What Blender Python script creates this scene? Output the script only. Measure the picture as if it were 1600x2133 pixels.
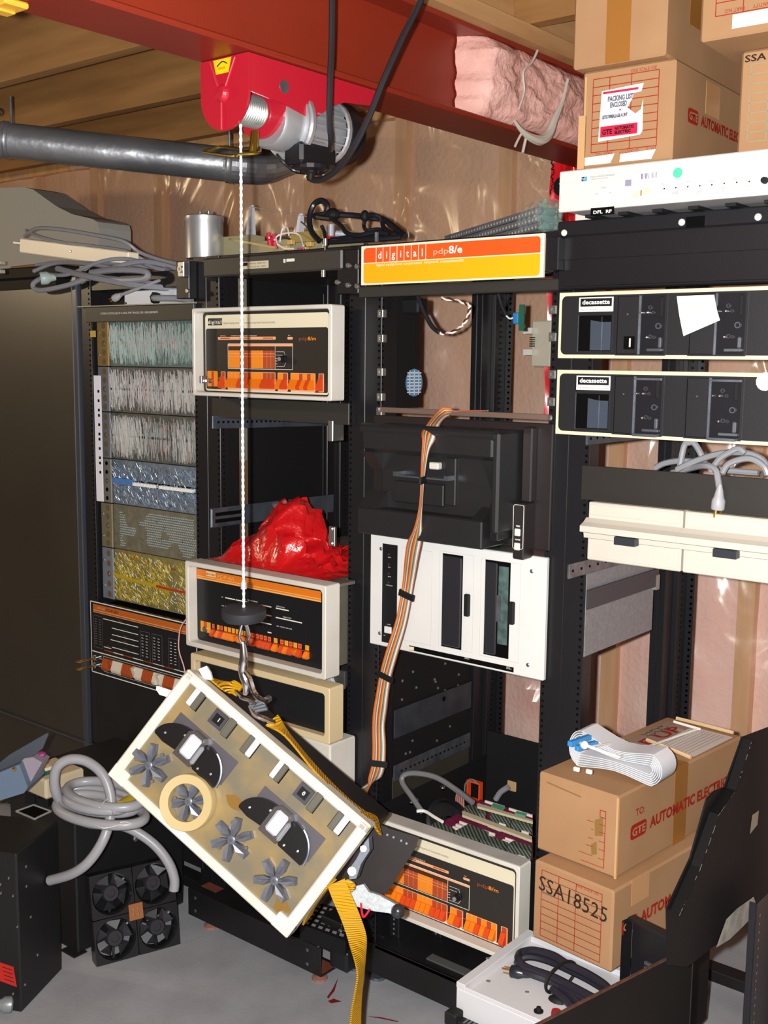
import bpy, bmesh, math, random
from mathutils import Vector as V, Matrix
for o in list(bpy.data.objects): bpy.data.objects.remove(o)
SC = bpy.context.scene
COL = SC.collection
R_ = random.Random(7)
PI = math.pi
# ------------------------------------------------------------------ camera
F = 2310.0
YAW, PIT, ROL = math.radians(39.0), math.radians(7.8), math.radians(-.62)
CAM = V((1.660, -2.0147, 1.555))
_f = V((-math.sin(YAW)*math.cos(PIT), math.cos(YAW)*math.cos(PIT), -math.sin(PIT)))
_r0 = V((math.cos(YAW), math.sin(YAW), 0)); _d0 = _f.cross(_r0)
_r = _r0*math.cos(ROL)+_d0*math.sin(ROL); _d = -_r0*math.sin(ROL)+_d0*math.cos(ROL)
cam = bpy.data.cameras.new('camera'); camo = bpy.data.objects.new('camera', cam); COL.objects.link(camo)
camo.matrix_world = Matrix(((_r.x, -_d.x, -_f.x, CAM.x), (_r.y, -_d.y, -_f.y, CAM.y), (_r.z, -_d.z, -_f.z, CAM.z), (0, 0, 0, 1)))
cam.sensor_fit = 'VERTICAL'; cam.sensor_height = 24.0; cam.lens = 24.0*F/2133.0
cam.clip_start = .02
SC.camera = camo
# ------------------------------------------------------------------ light
w = bpy.data.worlds.new('world'); SC.world = w; w.use_nodes = True
w.node_tree.nodes['Background'].inputs[0].default_value = (1.0, .93, .85, 1)
w.node_tree.nodes['Background'].inputs[1].default_value = .035
fl = bpy.data.lights.new('flash', 'POINT'); fl.energy = 330; fl.shadow_soft_size = .012; fl.color = (1.0, 1.0, 1.0)
flo = bpy.data.objects.new('flash', fl); COL.objects.link(flo); flo.location = CAM - _r*.055 - _d*.012 + _f*.01
bl = bpy.data.lights.new('fill_bulb', 'POINT'); bl.energy = 40; bl.shadow_soft_size = .08; bl.color = (1.0, .78, .5)  # unseen warm lamp, added at a guessed spot for the cabinet's brown sheen
blo = bpy.data.objects.new('fill_bulb', bl); COL.objects.link(blo); blo.location = (-3.2, -1.5, 2.1)
SC.view_settings.view_transform = 'Standard'; SC.view_settings.look = 'None'
SC.view_settings.exposure = 0.0; SC.view_settings.gamma = 1.0; SC.view_settings.use_curve_mapping = False
# ------------------------------------------------------------------ helpers
def ray(u, v): return _r*((u-800)/F)+_d*((v-1066.5)/F)+_f
def at(u, v, y=None, x=None, z=None, d=None):
    r = ray(u, v)
    t = d
    if y is not None: t = (y-CAM.y)/r.y
    elif x is not None: t = (x-CAM.x)/r.x
    elif z is not None: t = (z-CAM.z)/r.z
    return CAM+r*t
def srgb(h):
    if isinstance(h, str):
        h = h.lstrip('#'); c = [int(h[i:i+2], 16)/255 for i in (0, 2, 4)]
    else: c = list(h)
    return [x/12.92 if x <= .04045 else ((x+.055)/1.055)**2.4 for x in c]
MATS = {}
def mat(name, col, rough=.5, metal=0., spec=.5, n=None, bump=None, coat=0., col2=None, alpha=None, trans=0., emit=None):
    """n=(scale, amount[, stretch xyz]) mottles colour towards col2; bump=(scale, strength[, dist])"""
    if name in MATS: return MATS[name]
    m = bpy.data.materials.new(name); MATS[name] = m; m.use_nodes = True
    nt = m.node_tree; b = nt.nodes['Principled BSDF']
    c = srgb(col); b.inputs['Base Color'].default_value = (*c, 1); m.diffuse_color = (*c, 1)
    b.inputs['Roughness'].default_value = rough; b.inputs['Metallic'].default_value = metal
    b.inputs['Specular IOR Level'].default_value = spec; b.inputs['Coat Weight'].default_value = coat
    b.inputs['Transmission Weight'].default_value = trans
    if alpha is not None: b.inputs['Alpha'].default_value = alpha
    if emit: b.inputs['Emission Color'].default_value = (*srgb(emit[0]), 1); b.inputs['Emission Strength'].default_value = emit[1]
    if n or bump:
        tc = nt.nodes.new('ShaderNodeTexCoord')
    if n:
        mp = nt.nodes.new('ShaderNodeMapping'); nt.links.new(tc.outputs['Object'], mp.inputs[0])
        if len(n) > 2: mp.inputs['Scale'].default_value = n[2]
        no = nt.nodes.new('ShaderNodeTexNoise'); no.inputs['Scale'].default_value = n[0]; no.inputs['Detail'].default_value = 6
        nt.links.new(mp.outputs[0], no.inputs['Vector'])
        rp = nt.nodes.new('ShaderNodeValToRGB'); rp.color_ramp.elements[0].position = .5-.35*n[1]; rp.color_ramp.elements[1].position = .5+.25
        c2 = srgb(col2) if col2 else [x*.6 for x in c]
        rp.color_ramp.elements[0].color = (*c2, 1); rp.color_ramp.elements[1].color = (*c, 1)
        nt.links.new(no.outputs[0], rp.inputs[0]); nt.links.new(rp.outputs[0], b.inputs['Base Color'])
    if bump:
        nb = nt.nodes.new('ShaderNodeTexNoise'); nb.inputs['Scale'].default_value = bump[0]; nb.inputs['Detail'].default_value = 4
        nt.links.new(tc.outputs['Object'], nb.inputs['Vector'])
        bp = nt.nodes.new('ShaderNodeBump'); bp.inputs['Strength'].default_value = bump[1]
        bp.inputs['Distance'].default_value = bump[2] if len(bump) > 2 else .01
        nt.links.new(nb.outputs[0], bp.inputs['Height']); nt.links.new(bp.outputs[0], b.inputs['Normal'])
    return m
# thing roots -------------------------------------------------------
INV = {}
def tag(o, label=None, cat=None, group=None, kind=None):
    if label: o['label'] = label
    if cat: o['category'] = cat
    if group: o['group'] = group
    if kind: o['kind'] = kind
    return o
def thing(name, label, cat, loc=(0, 0, 0), rot=None, group=None, kind=None):
    o = bpy.data.objects.new(name, None); COL.objects.link(o); o.empty_display_size = .05
    M = Matrix.Translation(V(loc)) @ (rot.to_4x4() if rot is not None else Matrix.Identity(4))
    o.matrix_world = M; INV[o] = M.inverted()
    return tag(o, label, cat, group, kind)
def rootinv(p):
    while p is not None and p not in INV: p = p.parent
    return INV.get(p, Matrix.Identity(4))
class MB:
    def __init__(s): s.v = []; s.f = []; s.m = []; s.mi = 0
    def add(s, vs, fs):
        o = len(s.v); s.v += [V(p) for p in vs]; s.f += [tuple(i+o for i in f) for f in fs]; s.m += [s.mi]*len(fs); return s
    def box(s, x0, x1, y0, y1, z0, z1, M=None):
        vs = [V((x, y, z)) for x in (x0, x1) for y in (y0, y1) for z in (z0, z1)]
        if M is not None: vs = [M @ p for p in vs]
        return s.add(vs, [(0, 1, 3, 2), (4, 6, 7, 5), (0, 4, 5, 1), (2, 3, 7, 6), (0, 2, 6, 4), (1, 5, 7, 3)])
    def cbox(s, x0, x1, y0, y1, z0, z1, c=.002, M=None):
        """chamfered box"""
        c = min(c, abs(x1-x0)*.45, abs(y1-y0)*.45, abs(z1-z0)*.45)
        lo = (x0, y0, z0); hi = (x1, y1, z1); vs = []; idx = {}
        for i in range(8):
            b = [(i >> k) & 1 for k in range(3)]
            for ax in range(3):
                p = [0, 0, 0]
                for k in range(3):
                    e = hi[k] if b[k] else lo[k]
                    p[k] = e if k == ax else (e-c if b[k] else e+c)
                idx[(i, ax)] = len(vs); vs.append(V(p))
        fs = []
        for ax in range(3):
            o1, o2 = [k for k in range(3) if k != ax]
            for sd in (0, 1):
                q = []
                for a, b in ((0, 0), (1, 0), (1, 1), (0, 1)):
                    i = (sd << ax) | (a << o1) | (b << o2); q.append(idx[(i, ax)])
                fs.append(tuple(q))
            for a in (0, 1):
                for b in (0, 1):
                    i0 = (a << o1) | (b << o2); i1 = i0 | (1 << ax)
                    fs.append((idx[(i0, o1)], idx[(i1, o1)], idx[(i1, o2)], idx[(i0, o2)]))
        for i in range(8): fs.append((idx[(i, 0)], idx[(i, 1)], idx[(i, 2)]))
        if M is not None: vs = [M @ p for p in vs]
        return s.add(vs, fs)
    def quad(s, a, b, c, d): return s.add([a, b, c, d], [(0, 1, 2, 3)])
    def rect(s, x0, x1, z0, z1, y): return s.quad((x0, y, z0), (x1, y, z0), (x1, y, z1), (x0, y, z1))
    def frame(s, x0, x1, z0, z1, y0, y1, t, tb=None):
        tb = t if tb is None else tb
        s.box(x0, x1, y0, y1, z0, z0+tb); s.box(x0, x1, y0, y1, z1-tb, z1)
        s.box(x0, x0+t, y0, y1, z0+tb, z1-tb); s.box(x1-t, x1, y0, y1, z0+tb, z1-tb); return s
    def cyl(s, p0, p1, r0, r1=None, n=12, cap=True):
        p0, p1 = V(p0), V(p1); r1 = r0 if r1 is None else r1
        a = (p1-p0).normalized(); u = a.orthogonal().normalized(); w = a.cross(u)
        vs = []
        for p, r in ((p0, r0), (p1, r1)):
            for i in range(n):
                t = 2*PI*i/n; vs.append(p+(u*math.cos(t)+w*math.sin(t))*r)
        fs = [(i, (i+1) % n, n+(i+1) % n, n+i) for i in range(n)]
        if cap: fs += [tuple(range(n-1, -1, -1)), tuple(range(n, 2*n))]
        return s.add(vs, fs)
    def lathe(s, prof, o, ax=(0, 0, 1), n=20):
        """prof: [(r,h)...] about axis ax from o"""
        o = V(o); a = V(ax).normalized(); u = a.orthogonal().normalized(); w = a.cross(u); vs = []
        for r, h in prof:
            for i in range(n):
                t = 2*PI*i/n; vs.append(o+a*h+(u*math.cos(t)+w*math.sin(t))*max(r, 1e-5))
        fs = [(k*n+i, k*n+(i+1) % n, (k+1)*n+(i+1) % n, (k+1)*n+i) for k in range(len(prof)-1) for i in range(n)]
        return s.add(vs, fs)
    def tube(s, pts, r, n=8, sub=6, closed=False, flat=None):
        P = smooth(pts, sub, closed) if sub else [V(p) for p in pts]
        N = len(P); vs = []; u = None
        for i, p in enumerate(P):
            a = (P[(i+1) % N] if closed or i < N-1 else p)-(P[i-1] if closed or i > 0 else p)
            a = a.normalized() if a.length > 1e-9 else V((0, 0, 1))
            if u is None: u = a.orthogonal().normalized()
            u = (u-a*u.dot(a)); u = u.normalized() if u.length > 1e-6 else a.orthogonal().normalized()
            w_ = a.cross(u); rr = r(i/(N-1)) if callable(r) else r
            for k in range(n):
                t = 2*PI*k/n; vs.append(p+(u*math.cos(t)+w_*math.sin(t))*rr)
        M_ = N if closed else N-1
        fs = [(i*n+k, i*n+(k+1) % n, ((i+1) % N)*n+(k+1) % n, ((i+1) % N)*n+k) for i in range(M_) for k in range(n)]
        if not closed: fs += [tuple(range(n-1, -1, -1)), tuple(range((N-1)*n, N*n))]
        return s.add(vs, fs)
    def ribbon(s, pts, wdir, width, th=.002, sub=6):
        """flat band; wdir list/func of width directions per control point"""
        P = smooth(pts, sub); N = len(P)
        if isinstance(wdir, list):
            W = smooth(wdir, sub)
        else: W = [V(wdir)]*N
        vs = []
        for i, p in enumerate(P):
            a = (P[min(i+1, N-1)]-P[max(i-1, 0)]).normalized(); w_ = W[i]-a*W[i].dot(a); w_ = w_.normalized(); nn = a.cross(w_)
            ww = width(i/(N-1)) if callable(width) else width
            for sx, sy in ((-1, -1), (1, -1), (1, 1), (-1, 1)): vs.append(p+w_*(ww/2*sx)+nn*(th/2*sy))
        fs = [(i*4+k, i*4+(k+1) % 4, i*4+4+(k+1) % 4, i*4+4+k) for i in range(N-1) for k in range(4)]
        fs += [(3, 2, 1, 0), (N*4-4, N*4-3, N*4-2, N*4-1)]
        return s.add(vs, fs)
    def prism(s, poly, o, ux, uy, depth):
        """2-D polygon in plane (ux,uy) at o, pushed by vector depth"""
        o, ux, uy, d = V(o), V(ux), V(uy), V(depth); n = len(poly)
        vs = [o+ux*p[0]+uy*p[1] for p in poly]; vs += [p+d for p in vs]
        fs = [tuple(range(n)), tuple(range(2*n-1, n-1, -1))]+[(i, n+i, n+(i+1) % n, (i+1) % n) for i in range(n)]
        return s.add(vs, fs)
    def poly(s, pts): return s.add(pts, [tuple(range(len(pts)))])
    def sphere(s, c, r, n=10, k=6, sc=(1, 1, 1)):
        c = V(c); vs = []
        for j in range(k+1):
            a = PI*j/k
            for i in range(n):
                t = 2*PI*i/n; vs.append(c+V((math.sin(a)*math.cos(t)*sc[0], math.sin(a)*math.sin(t)*sc[1], math.cos(a)*sc[2]))*r)
        return s.add(vs, [(j*n+i, j*n+(i+1) % n, (j+1)*n+(i+1) % n, (j+1)*n+i) for j in range(k) for i in range(n)])
    def mesh(s, name, mats, inv=None, smooth_=False, merge=False):
        me = bpy.data.meshes.new(name)
        vs = [inv @ p for p in s.v] if inv is not None else s.v
        me.from_pydata([tuple(p) for p in vs], [], s.f)
        mats = mats if isinstance(mats, (list, tuple)) else [mats]
        for m in mats: me.materials.append(m)
        if len(mats) > 1: me.polygons.foreach_set('material_index', s.m)
        bm = bmesh.new(); bm.from_mesh(me)
        if merge: bmesh.ops.remove_doubles(bm, verts=bm.verts, dist=1e-5)
        bmesh.ops.recalc_face_normals(bm, faces=bm.faces)
        if smooth_:
            for f in bm.faces: f.smooth = True
            for e in bm.edges:
                if len(e.link_faces) == 2 and e.calc_face_angle(0) > .7: e.smooth = False
        bm.to_mesh(me); bm.free(); me.update(); return me
    def part(s, name, mats, parent=None, local=False, sm=False, kind=None, label=None, merge=False):
        inv = None if local or parent is None else rootinv(parent)
        o = bpy.data.objects.new(name, s.mesh(name, mats, inv, sm, merge)); COL.objects.link(o)
        if parent is not None: o.parent = parent
        if kind: o['kind'] = kind
        if label: o['label'] = label
        return o
    def solo(s, name, mats, label, cat, group=None, sm=False, kind=None):
        c = V((sum(p.x for p in s.v)/len(s.v), sum(p.y for p in s.v)/len(s.v), min(p.z for p in s.v)))
        o = bpy.data.objects.new(name, s.mesh(name, mats, Matrix.Translation(-c), sm)); COL.objects.link(o)
        o.location = c; INV[o] = Matrix.Translation(-c)
        return tag(o, label, cat, group, kind)
def smooth(pts, sub=6, closed=False):
    P = [V(p) for p in pts]; n = len(P)
    if n < 3 or sub < 2: return P
    out = []
    for i in range(n if closed else n-1):
        if closed: a, b, c, d = P[i-1], P[i], P[(i+1) % n], P[(i+2) % n]
        else: a, b, c, d = P[max(i-1, 0)], P[i], P[i+1], P[min(i+2, n-1)]
        for k in range(sub):
            t = k/sub
            out.append(.5*((2*b)+(c-a)*t+(2*a-5*b+4*c-d)*t*t+(3*b-a-3*c+d)*t*t*t))
    if not closed: out.append(P[-1])
    return out
def rrect(x0, x1, z0, z1, r, n=4):
    out = []
    for cx, cz, a in ((x1-r, z0+r, -90), (x1-r, z1-r, 0), (x0+r, z1-r, 90), (x0+r, z0+r, 180)):
        for i in range(n+1):
            t = math.radians(a+90*i/n); out.append((cx+r*math.cos(t), cz+r*math.sin(t)))
    return out
def circ(cx, cz, r, n=16): return [(cx+r*math.cos(2*PI*i/n), cz+r*math.sin(2*PI*i/n)) for i in range(n)]
def screw(mb, p, d, r=.004, h=.003, n=8):
    p = V(p); d = V(d).normalized(); mb.lathe([(r, 0), (r, h*.5), (r*.6, h), (0, h)], p, d, n)
def scribble(o, ux, uy, length, h, m, parent, off=.0007, seed=1, r=.0005, local=False):
    """an illegible pen stroke line"""
    rr = random.Random(seed); ux, uy = V(ux).normalized(), V(uy).normalized(); nn = ux.cross(uy); n = max(6, int(length/h*2.2)); pts = []
    for k in range(n): pts.append(V(o)+ux*(length*k/n+rr.uniform(-.2, .2)*h)+uy*(rr.uniform(0, 1)*h)+nn*off)
    mb = MB(); mb.tube(pts, r, 4, 3); return mb.part('handwriting', m, parent, local=local, kind='stuff')
def text(s, o, ux, uy, h, m, parent, width=None, align='LEFT', off=.0006, bold=0., local=False, name='lettering'):
    """flat print: origin o (baseline start), ux reading direction, uy up; h capital height"""
    ux, uy = V(ux).normalized(), V(uy).normalized(); nn = ux.cross(uy)
    cu = bpy.data.curves.new('t', 'FONT'); cu.body = s; cu.size = h/.7; cu.resolution_u = 2; cu.offset = bold
    ob = bpy.data.objects.new('t', cu); COL.objects.link(ob)
    dg = bpy.context.evaluated_depsgraph_get(); me = bpy.data.meshes.new_from_object(ob.evaluated_get(dg))
    bpy.data.objects.remove(ob); bpy.data.curves.remove(cu)
    xs = [v.co.x for v in me.vertices] or [0]; w0 = max(xs)
    k = (width/w0) if width else 1.
    w1 = w0*k; sh = {'LEFT': 0, 'CENTER': -w1/2, 'RIGHT': -w1}[align]
    o = V(o); inv = Matrix.Identity(4) if local else rootinv(parent)
    for v in me.vertices: v.co = inv @ (o+ux*(v.co.x*k+sh)+uy*v.co.y+nn*off)
    me.materials.clear(); me.materials.append(m); me.name = name
    t = bpy.data.objects.new(name, me); COL.objects.link(t); t.parent = parent
    return t
def dup(root, M, label=None, group=None):
    """copy a thing with its parts and sub-parts; M = new world matrix"""
    r = root.copy(); COL.objects.link(r); r.matrix_world = M
    if label: r['label'] = label
    if group: r['group'] = group
    for ch in list(root.children):
        c = ch.copy(); COL.objects.link(c); c.parent = r
        for g in ch.children:
            d = g.copy(); COL.objects.link(d); d.parent = c
    return r
def basis(x, y, z): return Matrix((x, y, z)).transposed()
X, Y, Z = V((1, 0, 0)), V((0, 1, 0)), V((0, 0, 1))
# ------------------------------------------------------------------ materials
BLACK = mat('black_enamel', '#19191c', .36, spec=.5, bump=(260, .12, .001))
BLACKM = mat('black_matte', '#131314', .65, spec=.3)
BLACKR = mat('black_rough_paint', '#1d1c1e', .48, spec=.45, bump=(600, .25, .001), n=(9, .7), col2='#121110')
VOID = mat('dark_hole', '#050505', .9, spec=.1)
STEEL = mat('zinc_steel', '#9ba3ad', .36, metal=.85, n=(30, .8), col2='#6d747d')
BLUESTEEL = mat('blue_grey_steel', '#66707c', .42, metal=.6, n=(20, .5), col2='#525b66')
CHROME = mat('chrome', '#d8dade', .15, metal=1.)
SCREW = mat('screw_nickel', '#c9c9c4', .28, metal=.9)
CREAM = mat('cream_plastic', '#e9dfc4', .45, n=(12, .4), col2='#ddd0b0')
WHITE = mat('white_panel', '#dcdcd8', .4)
OFFW = mat('offwhite_plastic', '#dedad0', .45, n=(8, .4), col2='#d0ccc0')
GREYP = mat('grey_paint', '#b8b6b2', .5, n=(15, .5), col2='#a5a29c')
PRINTW = mat('print_white', '#e8e6dc', .6, spec=.2)
PRINTK = mat('print_black', '#16161a', .6, spec=.2)
PRINTG = mat('print_grey', '#6a6966', .6, spec=.2)
PRINTR = mat('print_red', '#b5202a', .6, spec=.2)
GREYCAB = mat('grey_cable', '#8f8f92', .38, spec=.4)
BLACKCAB = mat('black_cable', '#1d1d22', .35, spec=.6)
GOLD = mat('brass', '#c79a3c', .3, metal=.9)
REDP = mat('red_plastic', '#c81a1e', .3, spec=.5)
ALU = mat('cast_aluminium', '#b9bcc0', .4, metal=.7)
PCBG = mat('green_board', '#1f5a44', .5)
OR1 = mat('print_orange', '#f08a1c', .5, spec=.3)
OR2 = mat('print_dark_orange', '#d9531e', .5, spec=.3)
OR3 = mat('print_rust', '#b04a22', .5, spec=.3)
OR4 = mat('print_pale_orange', '#f0a878', .5, spec=.3)
# ================================================================== SETTING
def hsh(i, j, k=0):
    x = math.sin(i*127.1+j*311.7+k*74.7)*43758.5453; return x-math.floor(x)
def vnoise(x, y, k=0):
    i, j = math.floor(x), math.floor(y); fx, fy = x-i, y-j
    fx = fx*fx*(3-2*fx); fy = fy*fy*(3-2*fy)
    a = hsh(i, j, k)*(1-fx)+hsh(i+1, j, k)*fx; b = hsh(i, j+1, k)*(1-fx)+hsh(i+1, j+1, k)*fx
    return a*(1-fy)+b*fy
def fbm(x, y, k=0, o=4):
    s = 0; a = .5
    for q in range(o): s += a*vnoise(x, y, k+q); x *= 2.1; y *= 2.1; a *= .5
    return s
def grid(mb, f, nu, nv):
    vs = [f(i/nu, j/nv) for j in range(nv+1) for i in range(nu+1)]
    mb.add(vs, [(j*(nu+1)+i, j*(nu+1)+i+1, (j+1)*(nu+1)+i+1, (j+1)*(nu+1)+i) for j in range(nv) for i in range(nu)])
CONC = mat('concrete', '#a6a7ab', .62, spec=.35, n=(7, .9), col2='#8e8e91', bump=(140, .25, .002))
mb = MB(); mb.box(-4.2, 3.2, -6, 1.1, -.1, 0); floor = mb.part('floor', CONC, kind='structure')
STAIN = mat('red_paint_stain', '#7c1a20', .5)
for pts in ([(705, 2035), (693, 2060), (681, 2077), (684, 2080), (697, 2064)], [(683, 2085), (695, 2080), (712, 2086), (690, 2090)],
            [(765, 2117), (790, 2118), (830, 2127), (829, 2129), (790, 2121)]):
    mb = MB(); mb.poly([at(u, v, z=.0012) for u, v in pts]); mb.part('paint_stain', STAIN, floor)
# pink fibreglass between studs, behind a clear vapour sheet
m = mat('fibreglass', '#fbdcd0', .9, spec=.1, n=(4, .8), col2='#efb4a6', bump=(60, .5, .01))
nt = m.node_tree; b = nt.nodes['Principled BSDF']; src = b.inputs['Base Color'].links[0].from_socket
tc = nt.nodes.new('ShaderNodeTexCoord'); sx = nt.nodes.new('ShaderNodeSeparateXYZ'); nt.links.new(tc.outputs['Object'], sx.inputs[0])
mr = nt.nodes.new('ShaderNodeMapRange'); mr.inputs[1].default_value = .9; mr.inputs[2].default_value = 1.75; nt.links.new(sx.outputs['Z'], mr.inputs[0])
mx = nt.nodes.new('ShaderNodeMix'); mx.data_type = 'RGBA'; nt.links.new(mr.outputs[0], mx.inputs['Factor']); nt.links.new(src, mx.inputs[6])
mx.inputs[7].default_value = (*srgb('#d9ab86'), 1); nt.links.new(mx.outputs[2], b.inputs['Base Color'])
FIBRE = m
STUDX = [.555+.41*k for k in range(-9, 6)]
mb = MB()
def fw(u, v):
    x = -3.6+6.4*u; z = 2.40*v
    ph = ((x-.555)/.41) % 1.0; bulge = math.sin(PI*ph)
    return V((x, .985-.03*bulge-.03*fbm(x*7, z*5), z))
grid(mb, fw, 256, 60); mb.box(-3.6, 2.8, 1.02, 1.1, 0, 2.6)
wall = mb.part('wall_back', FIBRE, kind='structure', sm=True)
WOODST = mat('pine_stud', '#dca870', .7, n=(14, .8, (2.5, 2.5, .25)), col2='#c08c54')
WOODJ = mat('joist_pine', '#a87a45', .7, n=(10, .9, (.25, 2.5, 2.5)), col2='#86592c')
WOODP = mat('plank_pine', '#c89a68', .7, n=(10, .8, (2.5, .25, 2.5)), col2='#a97c4c')
me0 = None
for x in STUDX:
    mb = MB(); mb.box(x-.024, x+.024, .935, 1.02, 0, 2.36); mb.part('stud', WOODST, wall)
mb = MB(); mb.box(-3.6, 2.8, .92, 1.02, 2.34, 2.40); mb.part('top_plate', WOODST, wall)
# vapour sheet
VAP = bpy.data.materials.new('clear_poly'); VAP.use_nodes = True; nt = VAP.node_tree; nt.nodes.clear()
o_ = nt.nodes.new('ShaderNodeOutputMaterial'); mx = nt.nodes.new('ShaderNodeMixShader'); tr = nt.nodes.new('ShaderNodeBsdfTransparent'); gl = nt.nodes.new('ShaderNodeBsdfGlossy')
tr.inputs[0].default_value = (.97, .95, .92, 1); gl.inputs['Roughness'].default_value = .24; gl.inputs['Color'].default_value = (1, .97, .93, 1)
df = nt.nodes.new('ShaderNodeBsdfDiffuse'); df.inputs[0].default_value = (.8, .72, .66, 1); mx2 = nt.nodes.new('ShaderNodeMixShader'); mx2.inputs[0].default_value = .62
mx.inputs[0].default_value = .20
tcn = nt.nodes.new('ShaderNodeTexCoord'); mp = nt.nodes.new('ShaderNodeMapping'); mp.inputs['Scale'].default_value = (1, 1, .6); mp.inputs['Rotation'].default_value = (0, .5, 0)
nz = nt.nodes.new('ShaderNodeTexNoise'); nz.inputs['Scale'].default_value = 3.2; nz.inputs['Detail'].default_value = 1.5; nz.inputs['Distortion'].default_value = 2.2
bp = nt.nodes.new('ShaderNodeBump'); bp.inputs['Strength'].default_value = .7; bp.inputs['Distance'].default_value = .07
for a, b_ in ((tcn.outputs['Object'], mp.inputs[0]), (mp.outputs[0], nz.inputs['Vector']), (nz.outputs[0], bp.inputs['Height']), (bp.outputs[0], gl.inputs['Normal']),
              (gl.outputs[0], mx2.inputs[1]), (df.outputs[0], mx2.inputs[2]), (tr.outputs[0], mx.inputs[1]), (mx2.outputs[0], mx.inputs[2]), (mx.outputs[0], o_.inputs[0])): nt.links.new(a, b_)
mb = MB()
def fv(u, v):
    x = -3.6+6.4*u; z = 2.36*v; ph = ((x-.555)/.41) % 1.0
    wr = abs(fbm(x*2.2+z*1.6, z*1.1-x*.7, 9, 3)-.45)
    return V((x, .925-.05*(1-min(1, wr*9))*(.4+.6*math.sin(PI*ph)), z))
grid(mb, fv, 200, 70); mb.part('vapour_sheet', VAP, wall, sm=True)
DULL = mat('far_wall_board', '#8d7f70', .8, n=(4, .4))
mb = MB(); mb.box(-4.2, -4.1, -6, 1.1, 0, 2.6); mb.part('wall_left', DULL, kind='structure')
mb = MB(); mb.box(3.1, 3.2, -6, 1.1, 0, 2.6); mb.part('wall_right', DULL, kind='structure')
mb = MB(); mb.box(-4.2, 3.2, -6.1, -6, 0, 2.6); mb.part('wall_front', DULL, kind='structure')
# ceiling: subfloor, joists, plank on the beam, blocking
mb = MB(); mb.box(-4.2, 3.2, -6, 1.1, 2.575, 2.62); ceil = mb.part('ceiling', mat('subfloor_board', '#9c7444', .8, n=(6, .8), col2='#7a5530'), kind='structure')
for k in range(-12, 3):
    y = -.10+.435*k
    mb = MB(); mb.box(-4.1, 3.1, y-.019, y+.019, 2.34, 2.575); mb.part('joist', WOODJ, ceil)
    if -6 < k < 3:
        mb = MB(); mb.box(.115, .153, y+.02, y+.414, 2.342, 2.575); mb.part('blocking', WOODP, ceil)
mb = MB(); mb.box(-4.1, 3.1, .90, .94, 2.405, 2.575); mb.part('rim_joist', WOODJ, ceil)
mb = MB(); mb.box(.0, .20, -6, .93, 2.30, 2.338); mb.part('nailer_plank', WOODP, ceil)
# brace boards between joists on the left
for x, y in ((-1.75, .335), (-1.15, .77)):
    mb = MB(); p = V((x, y+.03, 2.36)); q = V((x-.05, y+.38, 2.56)); 
    M = Matrix.Translation(p) @ basis((1, 0, 0), (q-p).normalized(), V((1, 0, 0)).cross((q-p).normalized())).to_4x4()
    mb.box(-.03, .03, 0, (q-p).length, -.01, .01, M); mb.part('bridging', WOODP, ceil)
# steel beam
REDOX = mat('red_oxide_paint', '#862a16', .42, spec=.5, n=(7, .9, (1, .4, 1)), col2='#7a2417', bump=(90, .12, .002))
beam = thing('steel_beam', 'long red oxide painted steel I-beam under the wooden joists', 'beam', (.1, -2.5, 2.1))
mb = MB(); mb.cbox(.031, .169, -6, .93, 2.10, 2.111, .002); mb.cbox(.031, .169, -6, .93, 2.289, 2.30, .002); mb.box(.096, .104, -6, .93, 2.111, 2.289)
mb.part('girder', REDOX, beam)
mb = MB(); p = at(68, -42, x=.06)+V((0, -.045, 0))
mb.cbox(.03, .085, p.y-.022, p.y+.022, 2.089, 2.099, .003); mb.cbox(.035, .06, p.y-.014, p.y+.014, 2.084, 2.089, .002)
mb.solo('beam_clamp', mat('yellow_paint', '#e0a634', .5), 'yellow clamp on the underside of the red beam, top left', 'clamp')
# torn pink batt stuffed against the beam web
bt = thing('insulation_batt', 'torn pink fibreglass batt stuffed against the side of the red beam', 'insulation', (.14, .5, 2.11))
PINK = mat('pink_wool', '#ecbcb0', .95, spec=.05, n=(14, 1., (1, .6, 1)), col2='#c48a7c', bump=(70, .5, .012))
mb = MB()
y0, y1 = at(1012, 160, x=.19).y, .92
def fb(u, v):
    a = v*1.15-.075; z = 2.108+.185*min(1, max(0, a)); edge = 1-(2*abs(v-.5))**6; eu = 1-max(0, (.06-u)/.06)**2
    d = .085*edge*eu*(.65+.6*fbm(u*9, v*5, 3)); y = y0+(y1-y0)*u+.02*(fbm(v*9, 2, 5)-.5)*(1-u)
    return V((.105+max(.003, d), y, z+.006*(fbm(u*30, v*20, 8)-.5)))
grid(mb, fb, 120, 40); mb.part('wool', PINK, bt, sm=True)
FILM = mat('torn_grey_film', '#c9bfb0', .5)
mb = MB(); pts = [at(u, v, x=.20) for u, v in ((1183, 165), (1172, 210), (1155, 250), (1142, 280), (1125, 292), (1103, 285), (1085, 270), (1072, 252))]
mb.tube(pts, lambda t: .004+.009*math.sin(PI*t)**2, 8, 5); pts = [at(u, v, x=.195) for u, v in ((1090, 272), (1080, 290), (1073, 305))]; mb.tube(pts, .003, 6, 4)
pts = [at(u, v, x=.195) for u, v in ((1097, 282), (1093, 300), (1089, 318))]; mb.tube(pts, .0035, 6, 4)
pts = [at(u, v, x=.19) for u, v in ((1120, 105), (1108, 130), (1090, 150), (1092, 190), (1080, 230))]; mb.tube(pts, .003, 6, 4); mb.part('torn_film', FILM, bt, sm=True)
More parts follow.
